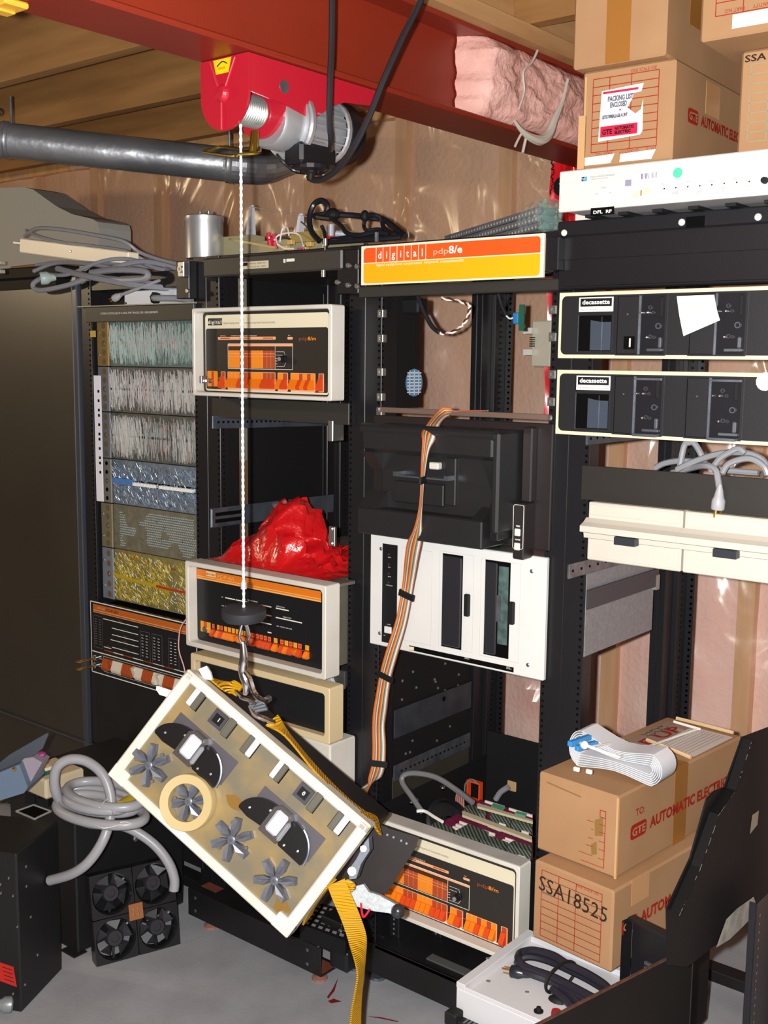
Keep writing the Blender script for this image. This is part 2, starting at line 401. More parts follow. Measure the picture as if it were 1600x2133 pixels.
# ================================================================== RACKS
RX = [-1.10, -.55, 0., .55]
def hole_col(mb, x, y, z0, z1, sx, sy, r=.0034, pitch=(.0159, .0159, .0127)):
    """a column of punched holes as small dark dishes; face normal (sx,sy)"""
    z = z0; k = 0; n = V((sx, sy, 0)); t = V((-sy, sx, 0))
    while z < z1:
        c = V((x, y, z))+n*.0004
        mb.add([c+t*(r*math.cos(q*PI/3))+Z*(r*math.sin(q*PI/3)) for q in range(6)], [(0, 1, 2, 3, 4, 5)])
        z += pitch[k % 3]; k += 1
def rack(i, label, top=1.82, flangeR=True):
    x = RX[i]; r = thing('equipment_rack', label, 'rack', (x+.2413, .28, .0))
    for side, (a, b, fa, fb_) in enumerate(((x-.0337, x-.004, x-.0337, x+.016), (x+.4866, x+.5163, x+.4666, x+.5163))):
        for rear in (0, 1):
            mb = MB(); s = 1 if not rear else -1; yb = 0 if not rear else .56
            mb.cbox(fa, fb_, *sorted((yb, yb+s*.003)), .06, top, .001)
            mb.cbox(a, b, *sorted((yb+s*.003, yb+s*.055)), .06, top, .0015)
            mb.cbox(a+(0 if side == 0 else .012), b-(.012 if side == 0 else 0), *sorted((yb+s*.055, yb+s*.10)), .06, top, .0015)
            p = mb.part('post', BLACK, r)
            h = MB(); hole_col(h, x+.0087 if side == 0 else x+.4739, -.0 if not rear else .557, .12, top-.05, 0, -1)
            if side == 0 and (i > 0): hole_col(h, x-.004, yb+s*.030, .12, top-.08, 1, 0, .003)
            if rear: hole_col(h, x+.0087 if side == 0 else x+.4739, .557, .12, top-.05, 0, -1)
            h.part('mounting_holes', VOID, p, kind='stuff')
    return r
def frame_ends(r, i, top=1.82, front=True):
    x = RX[i]; mb = MB()
    for y0, y1 in ((0.0035, .03), (.53, .5565)): mb.cbox(x-.0337, x+.5163, y0, y1, top-.045, top, .002)
    for xx in (x-.0337, x+.4863): mb.cbox(xx, xx+.03, .03, .53, top-.045, top, .002)
    mb.part('top_frame', BLACK, r)
    mb = MB()
    for y0, y1 in ((0., .05), (.51, .56)): mb.cbox(x-.0334, x+.5160, y0+.0005, y1-.0005, .03, .0598, .002)
    for xx in (x-.0337, x+.4663): mb.cbox(xx, xx+.05, .05, .51, .03, .10, .002)
    mb.part('base_frame', BLACKR, r)
    for xx in (x, x+.48):
        for yy in (.03, .53):
            mb = MB(); mb.lathe([(0, 0), (.022, 0), (.022, .008), (.006, .010), (.006, .032)], (xx, yy, 0), Z, 12); mb.part('levelling_foot', STEEL, r)
r1 = rack(0, 'black steel rack, leftmost, full of wire-wrapped backplanes'); frame_ends(r1, 0, 1.79)
r2 = rack(1, 'black steel rack behind the hanging tape drive'); frame_ends(r2, 1)
r3 = rack(2, 'black steel rack topped by the orange and yellow name panel'); frame_ends(r3, 2)
r4 = rack(3, 'black steel rack under the cardboard boxes, rightmost'); frame_ends(r4, 3)
# ================================================================== PRINTED FACES
class Face:
    """a flat panel seen from -Y: fx runs right, fy runs down, both 0..1"""
    def __init__(s, x0, x1, z1, z0, y): s.x0, s.x1, s.z1, s.z0, s.y = x0, x1, z1, z0, y; s.w = x1-x0; s.h = z1-z0; s.mb = {}
    def p(s, fx, fy, off=.0): return V((s.x0+fx*s.w, s.y-off, s.z1-fy*s.h))
    def q(s, m, fx0, fx1, fy0, fy1, off=.0006): s.mb.setdefault(m, MB()).quad(s.p(fx0, fy1, off), s.p(fx1, fy1, off), s.p(fx1, fy0, off), s.p(fx0, fy0, off))
    def ln(s, m, a, b, t=.0012, off=.0008):
        a, b = s.p(*a, off), s.p(*b, off); d = (b-a).normalized(); n = V((-d.z, 0, d.x))*t/2
        s.mb.setdefault(m, MB()).quad(a-n, b-n, b+n, a+n)
    def outline(s, m, fx0, fx1, fy0, fy1, t=.0012, off=.0008):
        for a, b in (((fx0, fy0), (fx1, fy0)), ((fx1, fy0), (fx1, fy1)), ((fx1, fy1), (fx0, fy1)), ((fx0, fy1), (fx0, fy0))): s.ln(m, a, b, t, off)
    def rr(s, m, fx0, fx1, fy0, fy1, r, off=.0006):
        a, b = s.p(fx0, fy1), s.p(fx1, fy0); s.mb.setdefault(m, MB()).poly([V((px, s.y-off, pz)) for px, pz in rrect(a.x, b.x, a.z, b.z, r)])
    def t(s, txt, fx, fy, h, m, parent, width=None, align='LEFT', off=.0009, bold=0, name='lettering'):
        return text(txt, s.p(fx, fy), X, Z, h, m, parent, width, align, off, bold, False, name)
    def done(s, parent, name='printed_graphics'):
        ms = list(s.mb); mb = MB()
        for i, m in enumerate(ms):
            mb.mi = i; mb.add(s.mb[m].v, s.mb[m].f)
        s.mb = {}
        return mb.part(name, ms, parent)
def digital_logo(fc, fx0, fx1, fy0, fy1, mblock, mchar, parent, lines=None):
    n = 7; wq = (fx1-fx0)/n
    for i, c in enumerate('digital'):
        if lines is None: fc.q(mblock, fx0+wq*(i+.06), fx0+wq*(i+.94), fy0, fy1)
    for i, c in enumerate('digital'):
        fc.t(c, fx0+wq*(i+.5), fy1-(fy1-fy0)*.24, (fy1-fy0)*fc.h*.46, mchar, parent, None, 'CENTER', bold=.0003)
def bezel(root, x0, x1, z0, z1, y, depth, t, m, face_m, rec, mr=0., mt=0.):
    mb = MB(); e = .0018
    # ring with soft edges built from front lip, walls
    outer = rrect(x0, x1, z0, z1, .005); inner = rrect(x0+t, x1-t, z0+t, z1-t, .009)
    n = len(outer); o2 = rrect(x0+e, x1-e, z0+e, z1-e, .004); i2 = rrect(x0+t-e, x1-t+e, z0+t-e, z1-t+e, .010)
    rings = [(outer, y+depth), (outer, y+e), (o2, y), (i2, y), (inner, y+e), (inner, y+rec+.004)]
    vs = [V((a, yy, b)) for r_, yy in rings for a, b in r_]
    fs = [(k*n+i, k*n+(i+1) % n, (k+1)*n+(i+1) % n, (k+1)*n+i) for k in range(5) for i in range(n)]
    mb.add(vs, fs); mb.part('bezel', m, root, sm=True)
    mb = MB(); mb.box(x0+t*.6, x1-t*.6, y+rec, y+rec+.003, z0+t*.6, z1-t*.6); fp = mb.part('face_panel', face_m, root)
    return Face(x0+t, x1-t-mr, z1-t-mt, z0+t, y+rec)
FACEK = mat('face_black', '#2b2823', .38, spec=.5)
FACEK2 = mat('face_black_gloss', '#15171a', .3, spec=.5)
SWO = mat('switch_orange', '#f07c12', .4); SWR = mat('switch_red_orange', '#d8481a', .4); SWD = mat('switch_rust', '#b8401a', .4); SWY = mat('switch_amber', '#e8a018', .4)
def switch_part(fc, fx0, fx1, fy0, fy1, m, root, up=False, out=.016):
    a, b = fc.p(fx0, fy1), fc.p(fx1, fy0); g = (b.x-a.x)*.06; x0, x1 = a.x+g, b.x-g; z0, z1 = a.z, b.z; y = fc.y
    mb = MB(); pr = [(0, z1), (out*.35, z1), (out, z0+(z1-z0)*.25), (out*.8, z0), (0, z0)] if not up else [(0, z1), (out, z1-(z1-z0)*.1), (out*.8, z1-(z1-z0)*.35), (out*.25, z0), (0, z0)]
    mb.prism([(p[0], p[1]) for p in pr], (x0, y, 0), (0, -1, 0), (0, 0, 1), (x1-x0, 0, 0)); return mb.part('switch', m, root)
def knob(p, r, l, root, name='rotary_knob', m=BLACKM, cap=ALU):
    mb = MB(); mb.lathe([(0, 0), (r*1.25, 0), (r*1.2, l*.3), (r, l*.35), (r*.92, l), (0, l)], p, (0, -1, 0), 16); k = mb.part(name, m, root, sm=True)
    mb = MB(); mb.lathe([(r*.7, l), (r*.66, l+.0015), (0, l+.0015)], p, (0, -1, 0), 16); mb.part('knob_cap', cap, k, sm=True)
def computer_8m(x0, z0, z1, y, label, mr=.023, mt=0.):
    root = thing('minicomputer', label, 'computer', (x0+.2413, y+.2, z0))
    fc = bezel(root, x0, x0+.4826, z0, z1, y, .045, .0095, OFFW, FACEK, .03, mr, mt)
    CR = mat('panel_cream', '#e2d9bc', .45)
    fc.rr(CR, .02, .995, .035, .985, .008, .0004); fc.rr(FACEK, .026, .989, .205, .968, .006, .0008); fc.ln(CR, (.03, .968), (.985, .968), .0022, .001)
    fc.done(root, 'header_print')
    digital_logo(fc, .045, .165, .075, .165, PRINTK, PRINTW, root)
    fc.t('digital equipment corporation maynard massachusetts', .175, .15, .0055, PRINTG, root, fc.w*.42)
    def cols(f0, f1, n, g=3, a=SWO, b=OR3): return [(f0+(f1-f0)*i/n, f0+(f1-f0)*(i+1)/n, (OR1 if (i//g) % 2 == 0 else OR3)) for i in range(n)]
    fc.rr(OR4, .13, .60, .31, .345, .002, .0011)
    for a in (.15, .31, .50): fc.q(OR3, a, a+.08, .32, .333, .0014)
    fc.rr(OR4, .69, .73, .315, .345, .002, .0011); fc.t('RUN', .695, .302, .0022, PRINTW, root, off=.0012); fc.t('EMA      MEMORY ADDRESS', .15, .302, .0024, PRINTW, root, fc.w*.3, off=.0012)
    fc.q(OR4, .215, .73, .397, .425, .0011); fc.q(mat('print_brown', '#4a2416', .5), .22, .592, .435, .465, .0011)
    for i, (a, b, m) in enumerate(cols(.217, .593, 12)):
        fc.q(m, a+.001, b-.001, .475, .69, .0011)
        if i: fc.ln(OR4, (a, .475), (a, .69), .0007, .0013)
    fc.ln(OR4, (.217, .515), (.593, .515), .0009, .0014); fc.ln(OR4, (.217, .55), (.593, .55), .0009, .0014)
    fc.outline(PRINTW, .215, .73, .395, .70, .0012, .0015); fc.ln(PRINTW, (.596, .425), (.596, .70), .001, .0015)
    for k, (fy, fx) in enumerate(((.49, .665), (.53, .652), (.665, .665))): fc.ln(PRINTW, (.605, fy), (fx, fy), .0008, .0015); fc.ln(PRINTW, (fx, fy), (fx+.012, .56 if fy < .6 else .62), .0008, .0015)
    for fy in (.57, .60, .635): fc.ln(PRINTW, (.6, fy), (.612, fy), .0012, .0015)
    knob(fc.p(.665, .575), .0075, .018, root)
    fc.t('pdp', .775, .355, .0085, mat('print_rust_line', '#9a4a1c', .5), root, fc.w*.065, off=.0012); fc.t('8/m', .842, .355, .0085, OR1, root, fc.w*.06, off=.0012, bold=.0002)
    groups = [(.212, .593, 12, 'abab'), (.617, .69, 2, 'ab'), (.717, .895, 6, 'm')]
    fc.rr(OR1, .035, .125, .735, .93, .003, .0011); fc.q(OR3, .072, .092, .74, .93, .0014)
    for a, b, n, pat in groups:
        fc.rr(OR4, a-.004, b+.004, .738, .955, .002, .001)
        for i in range(n):
            f0, f1 = a+(b-a)*i/n, a+(b-a)*(i+1)/n
            alt = ((i//3) % 2) if n == 12 else ((i in (2, 4)) if n == 6 else i)
            fc.q(OR1 if not alt else OR3, f0+.001, f1-.001, .745, .82, .0013)
            switch_part(fc, f0, f1, .82, .935, SWO if not alt else SWR, root)
        fc.ln(PRINTW, (a, .958), (b, .958), .0012, .0015)
    for a in (.155, .925):
        fc.rr(OR4, a-.003, a+.036, .738, .955, .002, .001); switch_part(fc, a, a+.032, .80, .945, SWR, root); fc.q(OR3, a+.002, a+.03, .745, .80, .0013)
    fc.ln(OR1, (.125, .825), (.155, .825), .0008, .0012); fc.ln(OR1, (.594, .825), (.617, .825), .0008, .0012); fc.ln(OR1, (.69, .825), (.717, .825), .0008, .0012)
    fc.done(root)
    mb = MB(); p = fc.p(.065, .86); mb.lathe([(0, 0), (.007, 0), (.007, .008), (.004, .009), (.0035, .018), (0, .018)], p, (0, -1, 0), 12); mb.part('key_lock', CHROME, root, sm=True)
    mb = MB(); mb.cbox(p.x-.012, p.x-.004, p.y-.03, p.y-.012, p.z-.006, p.z+.012, .001); mb.part('key', STEEL, root)
    return root, fc
def computer_8l():
    x0, x1, z0, z1, y = -.550, -.052, .800, 1.028, -.115
    root = thing('minicomputer', 'cream framed minicomputer with orange header stripe and red plastic on its top', 'computer', (-.31, .1, z0))
    fc = bezel(root, x0, x1, z0, z1, y, .05, .0125, OFFW, FACEK2, .03, .026, .006)
    stripe = mat('stripe_orange', '#e07818', .45); pale = mat('stripe_pale', '#f0b060', .45)
    fc.q(stripe, .005, .995, .025, .115); fc.q(pale, .005, .995, .115, .125); fc.q(stripe, .005, .995, .125, .14); fc.q(pale, .005, .995, .14, .158)
    fc.q(mat('logo_pale', '#f4c890', .5), .085, .168, .035, .10, .0009)
    digital_logo(fc, .086, .168, .035, .10, None, stripe, root, lines=1)
    fc.t('PDP-8/L', .18, .10, .0095, pale, root, fc.w*.15)
    for fy, t_ in ((.345, 'MEMORY ADDRESS'), (.46, 'MEMORY BUFFER'), (.57, 'ACCUMULATOR')):
        for a, b in ((.245, .33), (.335, .425), (.43, .52), (.525, .62)): fc.ln(PRINTW, (a, fy), (b, fy), .0028)
        fc.t(t_, .43, fy-.022, .003, PRINTW, root); 
        for k in range(12): fc.q(VOID, .255+.031*k, .262+.031*k, fy+.03, fy+.05)
        fc.t('DF' if fy < .4 else 'LINK', .215, fy+.008, .003, PRINTW, root)
    fc.ln(PRINTW, (.59, .68), (.62, .68), .0028)
    fc.ln(PRINTW, (.655, .345), (.755, .345), .0028); fc.t('INSTRUCTION', .66, .325, .003, PRINTW, root)
    fc.ln(PRINTW, (.655, .465), (.855, .465), .0028); fc.t('MAJOR STATES', .71, .445, .003, PRINTW, root)
    fc.t('ION   PAUSE  RUN  PAR', .66, .58, .003, PRINTW, root, fc.w*.12)
    fc.q(SWY, .03, .118, .73, .875); fc.q(SWR, .058, .085, .73, .875, .0009)
    def blk(a, b, n, alt):
        for i in range(n):
            f0, f1 = a+(b-a)*i/n, a+(b-a)*(i+1)/n; r = alt(i); m = SWR if r else SWY
            fc.q(SWR if r else SWY, f0+.003, f1-.003, .735, .80); fc.outline(OR4, f0+.006, f1-.006, .745, .785, .0006, .0009)
            switch_part(fc, f0, f1, .815, .90, SWO if not r else SWR, root, up=(i % 5 == 3), out=.012)
    blk(.128, .155, 1, lambda i: 1); blk(.17, .225, 2, lambda i: i % 2); blk(.23, .62, 12, lambda i: (i//3) % 2 == 0 and i > 2 or i in (9, 10, 11)); blk(.635, .67, 1, lambda i: 0); blk(.685, .855, 5, lambda i: i % 2 == 0); blk(.875, .91, 1, lambda i: 0)
    fc.ln(OR2, (.12, .81), (.91, .81), .0012)
    fc.done(root)
    mb = MB(); p = fc.p(.075, .83); mb.lathe([(0, 0), (.009, 0), (.008, .006), (0, .006)], p, (0, -1, 0), 12); mb.part('key_lock', CHROME, root, sm=True)
    LID = mat('dull_metal_lid', '#8c8578', .45, metal=.35, n=(8, .7), col2='#6c665c')
    mb = MB(); mb.box(-.530, -.088, y+.05, .50, z0+.01, z1-.012); mb.part('chassis', mat('dull_chassis', '#7e786a', .5, metal=.3, n=(9, .6)), root)
    mb = MB(); mb.cbox(x0+.004, x1-.004, y+.012, -.003, z1-.012, z1-.004, .001); mb.cbox(-.530, -.088, -.003, .50, z1-.012, z1-.004, .001); mb.part('lid', LID, root)
    return root
def computer_8i():
    x0, x1, z0, z1, y = -1.10, -.6174, .603, .8245, -.016
    root = thing('minicomputer', 'black minicomputer panel with brown and white switch row, leftmost of the computers', 'computer', (-.86, .1, z0))
    mb = MB(); mb.cbox(x0, x1, y, -.001, z0, z1, .002); mb.box(x0+.03, x1-.03, -.001, .30, z0+.01, z1-.01); mb.part('panel', FACEK2, root)
    fc = Face(x0, x1, z1, z0, y)
    fc.outline(PRINTW, .004, .996, .006, .994, .003, .0007); fc.ln(PRINTW, (.004, .70), (.996, .70), .003)
    st = mat('stripe_brown_orange', '#b8601c', .45)
    fc.q(st, .03, .97, .035, .115); fc.q(OR4, .03, .97, .115, .122); fc.q(st, .03, .97, .122, .135); fc.q(mat('stripe_lt', '#d89a60', .5), .03, .97, .14, .15)
    digital_logo(fc, .075, .15, .045, .10, None, OR4, root, lines=1); fc.t('PDP-8/I', .16, .10, .009, PRINTK, root, fc.w*.12)
    fc.outline(PRINTG, .035, .12, .19, .635, .001)
    for k in range(11):
        for a in (.043, .085): fc.ln(PRINTG, (a, .24+.034*k), (a+.022, .24+.034*k), .0018)
    for a, b, fy in ((.13, .47, .21), (.215, .47, .31), (.215, .47, .40), (.20, .47, .475), (.215, .47, .575), (.13, .205, .60)):
        fc.ln(PRINTW, (a, fy), (b, fy), .0022); fc.t('PROGRAM COUNTER'[:10], a+(b-a)*.42, fy-.018, .0025, PRINTG, root)
    for a in (.49, .60, .75): fc.outline(PRINTG, a, a+.09, .25, .65, .001)
    for a in (.50, .54, .61, .65, .76, .80):
        for k in range(8): fc.ln(PRINTW, (a, .30+.04*k), (a+.018, .30+.04*k), .0014)
    for i in range(8): fc.ln(OR3 if i % 2 == 0 else PRINTW, (.13+.095*i, .645), (.13+.095*(i+1), .645), .0025)
    fc.q(FACEK2, .13, .97, .74, .93, .0006); fc.outline(PRINTW, .125, .975, .735, .945, .0008)
    fc.t('POWER', .078, .79, .003, PRINTW, root); fc.t('PANEL LOCK', .075, .90, .003, PRINTW, root)
    fc.done(root)
    SR = mat('switch_brown', '#a8481c', .4); SW = mat('switch_ivory', '#d8d0bc', .4)
    for i in range(26):
        f0 = .128+.0325*i; switch_part(fc, f0, f0+.0325, .755, .91, SR if (i//3) % 2 == 0 else SW, root, up=i % 7 == 2, out=.014)
    for fy in (.78, .885):
        mb = MB(); p = fc.p(.055, fy); mb.lathe([(0, 0), (.009, 0), (.009, .01), (.006, .012), (0, .012)], p, (0, -1, 0), 12); l = mb.part('key_lock', CHROME, root, sm=True)
        mb = MB(); mb.cbox(p.x-.012, p.x+.006, p.y-.055, p.y-.012, p.z-.002, p.z+.001, .0008); mb.lathe([(0, 0), (.011, 0), (.011, .002), (0, .002)], p+V((-.004, -.06, -.002)), Z, 12); mb.part('key', GOLD, l)
    return root
computer_8m(-.5506, 1.459, 1.6815, -.08, 'cream framed minicomputer panel high behind the hoist rope, brown-black face'); computer_8l(); computer_8i()
# ================================================================== RACK 1 contents: wire-wrapped backplanes
def rcx(u0, v0, u1, v1, y):
    a, b = at(u0, v0, y=y), at(u1, v1, y=y); return a.x, b.x, b.z, a.z
hd = thing('header_panel', 'black header strip with white print above the backplanes', 'panel', (-.86, .02, 1.655))
mb = MB(); mb.cbox(-1.092, -.62, -.012, -.001, 1.655, 1.698, .0015); mb.part('panel', mat('header_black', '#35332e', .45), hd)
mb = MB(); mb.cbox(-1.130, -.618, -.014, -.001, 1.699, 1.702, .0005); mb.box(-1.08, -.638, -.001, .35, 1.699, 1.702); mb.part('top_shelf', mat('shelf_edge', '#a8a08a', .5), hd)
text('SYSTEMS CONTROLLED BY A-I REAL-TIME TRANSDUCER & MEASUREMENTS', (-1.02, -.012, 1.676), X, Z, .0055, PRINTW, hd, width=.255, off=.001)
zs = [at(208, v, y=.03).z for v in (668, 763, 857, 953, 1045, 1137, 1243)]
bx0, bx1 = at(208, 900, y=.03).x, -.625
BPM = [mat('backplane_a', '#5f6e69', .6, n=(60, .8), col2='#56675f'), mat('backplane_b', '#66645e', .6, n=(60, .8), col2='#45443f'), mat('backplane_c', '#5e6058', .6, n=(60, .8), col2='#40423a'),
       mat('backplane_d', '#76808c', .6, n=(70, .9), col2='#4e5762'), mat('backplane_e', '#77735f', .6, n=(40, .6), col2='#5f5b49'), mat('backplane_f', '#8a7f4a', .6, n=(60, .9), col2='#6a623c')]
FLM = [mat('flange_tan', '#a0834c', .5, metal=.3), mat('flange_grey', '#85858a', .5, metal=.3), mat('flange_grey2', '#7e7e84', .5, metal=.3), mat('flange_pale', '#8a857a', .5, metal=.3), mat('flange_olive', '#8a8266', .5, metal=.3), mat('flange_blue', '#8a9098', .5, metal=.3)]
WSIL = mat('wire_silver', '#9c988e', .4); WGRN = mat('wire_green', '#5c7f70', .4); WPNK = mat('wire_pink', '#9a7c74', .4); WBLU = mat('wire_blue', '#4a78b8', .4); WYEL = mat('wire_yellow', '#b8a020', .4); WWHT = mat('wire_white', '#f0f0ec', .35); WRED = mat('wire_red', '#b8301e', .4); WDRK = mat('wire_dark', '#3c3a36', .5); WLTG = mat('wire_pale_green', '#6f7c74', .4); WPIN = mat('pin_bright', '#cfe0ea', .25, metal=.6)
LB = ['topmost backplane with tan flange and greenish wiring', 'second backplane from the top, dense silver vertical wiring', 'third backplane from the top, grey flange, silver and green wires', 'blue-grey backplane with a row of white posts', 'olive backplane with patches of bare bright pins', 'lowest backplane, covered in yellow wires']
def wires(n, x0, x1, z0, z1, lmin, lmax, w_, lean, y, clus=0):
    mb = MB()
    cl = [R_.uniform(x0, x1) for _ in range(clus)]
    for _ in range(int(n*1.6)):
        x = min(x1, max(x0, R_.gauss(R_.choice(cl), .022))) if clus else R_.uniform(x0, x1)
        l = R_.uniform(lmin, lmax); z = R_.uniform(z0, max(z0+.001, z1-l)); a = max(-1.1, min(1.1, R_.gauss(0, lean))); x2 = x+l*math.tan(a); yy = y-R_.uniform(.002, .012)
        ww = w_*R_.uniform(.45, .9)
        mb.add([(x-ww, yy, z), (x+ww, yy, z), (x2+ww, yy-.003, z+l), (x2-ww, yy-.003, z+l), (x, yy-ww*1.5, z), (x2, yy-.003-ww*1.5, z+l)], [(0, 4, 5, 3), (4, 1, 2, 5)])
    return mb
for k in range(6):
    z1, z0 = zs[k]-.0015, zs[k+1]+.0015; h = z1-z0
    b_ = thing('backplane', 'wire-wrapped '+LB[k], 'backplane', ((bx0+bx1)/2, .04, z0), group='backplanes stacked in the leftmost rack')
    mb = MB(); mb.box(bx0+.05, bx1, .036, .05, z0, z1); mb.part('pin_board', BPM[k], b_)
    mb = MB(); mb.cbox(bx0, bx0+.052, .028, .034, z0, z1, .001); f = mb.part('flange', FLM[k], b_)
    mb = MB()
    for q in range(5): mb.lathe([(.0095 if k != 3 else .006, 0), (.0095 if k != 3 else .006, .0007), (.0065, .0007), (0, .0003)], (bx0+.032, .028, z0+h*(.1+.2*q)), (0, -1, 0), 12)
    mb.part('flange_holes', VOID if k in (3,) else mat('flange_hole', '#6e5c3c' if k == 0 else '#6a6866', .5), f, kind='stuff')
    mb = MB()
    for q in (.25, .75): screw(mb, (bx0+.01, .028, z0+h*q), (0, -1, 0), .004, .003)
    screw(mb, (bx0+.032, .028, z0+h*.5), (0, -1, 0), .005, .003); mb.part('screws', SCREW, f, kind='stuff')
    X0, X1 = bx0+.062, bx1-.004
    if k < 3:
        for n, m, cl in (((260, WLTG, 0), (200, WGRN, 0), (70, WPNK, 0), (60, WDRK, 0)) if k == 0 else ((330, WSIL, 14), (130, WPNK, 0), (120, WLTG, 0), (70, WDRK, 0)) if k == 1 else ((240, WSIL, 8), (100, WPNK, 0), (150, WLTG, 0), (60, WDRK, 0))):
            wires(n, X0, X1, z0+.004, z1-.004, h*.1, h*.6, .0009, .05, .036, cl).part('wires', m, b_, kind='stuff')
        mb = MB()
        for q in range(34):
            x = X0+(X1-X0)*q/33; mb.box(x, x+.005, .026, .036, z0+h*.49, z0+h*.54)
        mb.part('bus_strip', WPNK if k == 0 else WDRK, b_, kind='stuff')
    elif k == 3:
        for n, m in ((420, WPIN), (180, WDRK), (90, WBLU)): wires(n, X0, X1, z0+.004, z1-.004, .004, .014, .0009, 1.1, .036).part('wires', m, b_, kind='stuff')
        mb = MB(); mb.box(X0+.004, X0+.095, .022, .036, z0+h*.47, z0+h*.60); mb.part('blue_bundle', WBLU, b_)
        mb = MB()
        for q in range(18):
            if q == 7: continue
            x = X0+.10+(X1-X0-.14)*q/18; mb.box(x, x+.010, .02, .036, z0+h*.47, z0+h*.54)
        mb.part('white_posts', WWHT, b_, kind='stuff')
        mb = MB(); mb.box(X0+.09, X1, .034, .0355, z0+h*.45, z0+h*.57); mb.part('dark_channel', VOID, b_)
    elif k == 4:
        mb = MB()
        for px in range(44):
            for pz in range(16):
                x = X0+.02+(X1-X0-.04)*px/44; z = z0+.01+(h-.02)*pz/16
                if vnoise(px/6, pz/3.5, 37) > .46:
                    xx = x+(pz % 2)*.003; mb.add([(xx, .035, z), (xx+.004, .035, z), (xx+.002, .029, z+.002), (xx+.002, .035, z+.004)], [(0, 1, 2), (1, 3, 2), (3, 0, 2)])
        mb.part('bare_pins', WPIN, b_, kind='stuff')
        wires(60, X0, X1, z0, z1, .003, .008, .0008, .3, .036).part('wires', WDRK, b_, kind='stuff')
    else:
        wires(520, X0, X0+(X1-X0)*.62, z0+.004, z1-.004, .006, .014, .0012, 1.0, .036).part('wires', WYEL, b_, kind='stuff')
        wires(150, X0+(X1-X0)*.72, X1-.02, z0+.004, z1-.004, .006, .014, .0012, 1.0, .036).part('wires', WYEL, b_, kind='stuff')
        wires(160, X0, X1, z0+.004, z1-.004, .004, .012, .0011, 1.0, .036).part('wires', WWHT, b_, kind='stuff')
        mb = MB(); mb.tube([(X0, .026, z0+h*.50), (X0+.15, .024, z0+h*.46), (X0+.26, .026, z0+h*.44)], .006, 6, 4); mb.part('yellow_bundle', WYEL, b_)
        mb = MB(); mb.tube([(X0+.20, .022, z0+h*.46), (X0+.30, .02, z0+h*.45), (X1-.02, .026, z0+h*.47)], .004, 6, 4)
        for q in range(5): mb.box(X0+.03+.055*q, X0+.05+.055*q, .03, .036, z0+h*(.93-.03*q), z0+h*(.945-.03*q))
        mb.part('red_wires', WRED, b_, kind='stuff')
x = at(200, 900, y=.0).x
mb = MB(); a = at(196, 782, y=.004); b = at(203, 1043, y=.004); mb.box(a.x, a.x+.03, .002, .006, b.z, a.z)
cp = mb.solo('white_rail_cover', mat('white_strip', '#e8e8f0', .35), 'white upright strip with dark holes beside the backplanes', 'strip')
mb = MB()
for q in range(11): mb.box(a.x+.018, a.x+.026, .0012, .0019, a.z-.05-.0235*q-(q % 3)*.004, a.z-.042-.0235*q-(q % 3)*.004)
mb.part('strip_holes', VOID, cp, kind='stuff')
a = at(188, 689, y=-.001); b = at(199, 702, y=-.001); mb = MB(); mb.box(a.x, b.x, -.0015, 0.0, b.z, a.z); mb.solo('paper_tag', mat('tag_ochre', '#c29a48', .6), 'small ochre square tag stuck on the leftmost rack post', 'tag')
mb = MB(); mb.cbox(-1.10, -.6174, -.006, -.001, .11, .598, .002); mb.solo('blanking_panel', BLACKR, 'tall black blanking panel low in the leftmost rack', 'panel')
# ================================================================== RACK 2 contents
pc = thing('power_controller', 'black drawer with pale nameplate across the top of the hoist-side rack', 'drawer', (-.31, .1, 1.76))
a = at(398, 552, y=-.035); b = at(690, 575, y=-.035)
zt, zb = at(540, 530, y=-.035).z, at(540, 571, y=-.035).z
mb = MB(); mb.cbox(-.556, -.078, -.035, -.001, zb, zt, .004); mb.cbox(-.53, -.088, .035, .45, zb+.005, zt-.006, .002); mb.part('drawer', mat('drawer_black', '#3a3833', .42), pc)
a = at(501, 547, y=-.036); b = at(559, 562, y=-.036); mb = MB(); zz = at(530, 551, y=-.036).z; mb.box(a.x, b.x, -.0365, -.035, zz-.010, zz+.008); npl = mb.part('nameplate', mat('nameplate', '#cfc3a4', .4), pc)
for k, s in enumerate(('MODEL  SERIAL NO', 'VOLTS HZ  AMPS')): text(s, (a.x+.035, -.0365, zz+.001-.008*k), X, Z, .0035, PRINTK, npl, width=.055)
mb = MB(); mb.box(a.x+.008, a.x+.026, -.0368, -.0364, zz-.002, zz+.006); mb.part('maker_mark', PRINTK, npl)
a = at(593, 543, y=-.036); mb = MB(); mb.box(a.x+.006, a.x+.032, -.0362, -.035, a.z-.003, a.z+.004); mb.box(a.x-.004, a.x+.002, -.0362, -.035, a.z-.005, a.z+.004); mb.part('white_mark', PRINTW, pc)
for u, v in ((676, 505),):
    p = at(678, 508, y=-.03); q = at(674, 568, y=-.03); mb = MB(); mb.cyl(p, q, .0022, n=8); mb.cyl(p+V((0, 0, -.004)), p+V((0, 0, .012)), .005, n=10); mb.cyl(q+V((0, 0, -.010)), q+V((0, 0, .006)), .0055, n=10); mb.part('tie_rod', SCREW, pc, sm=True)
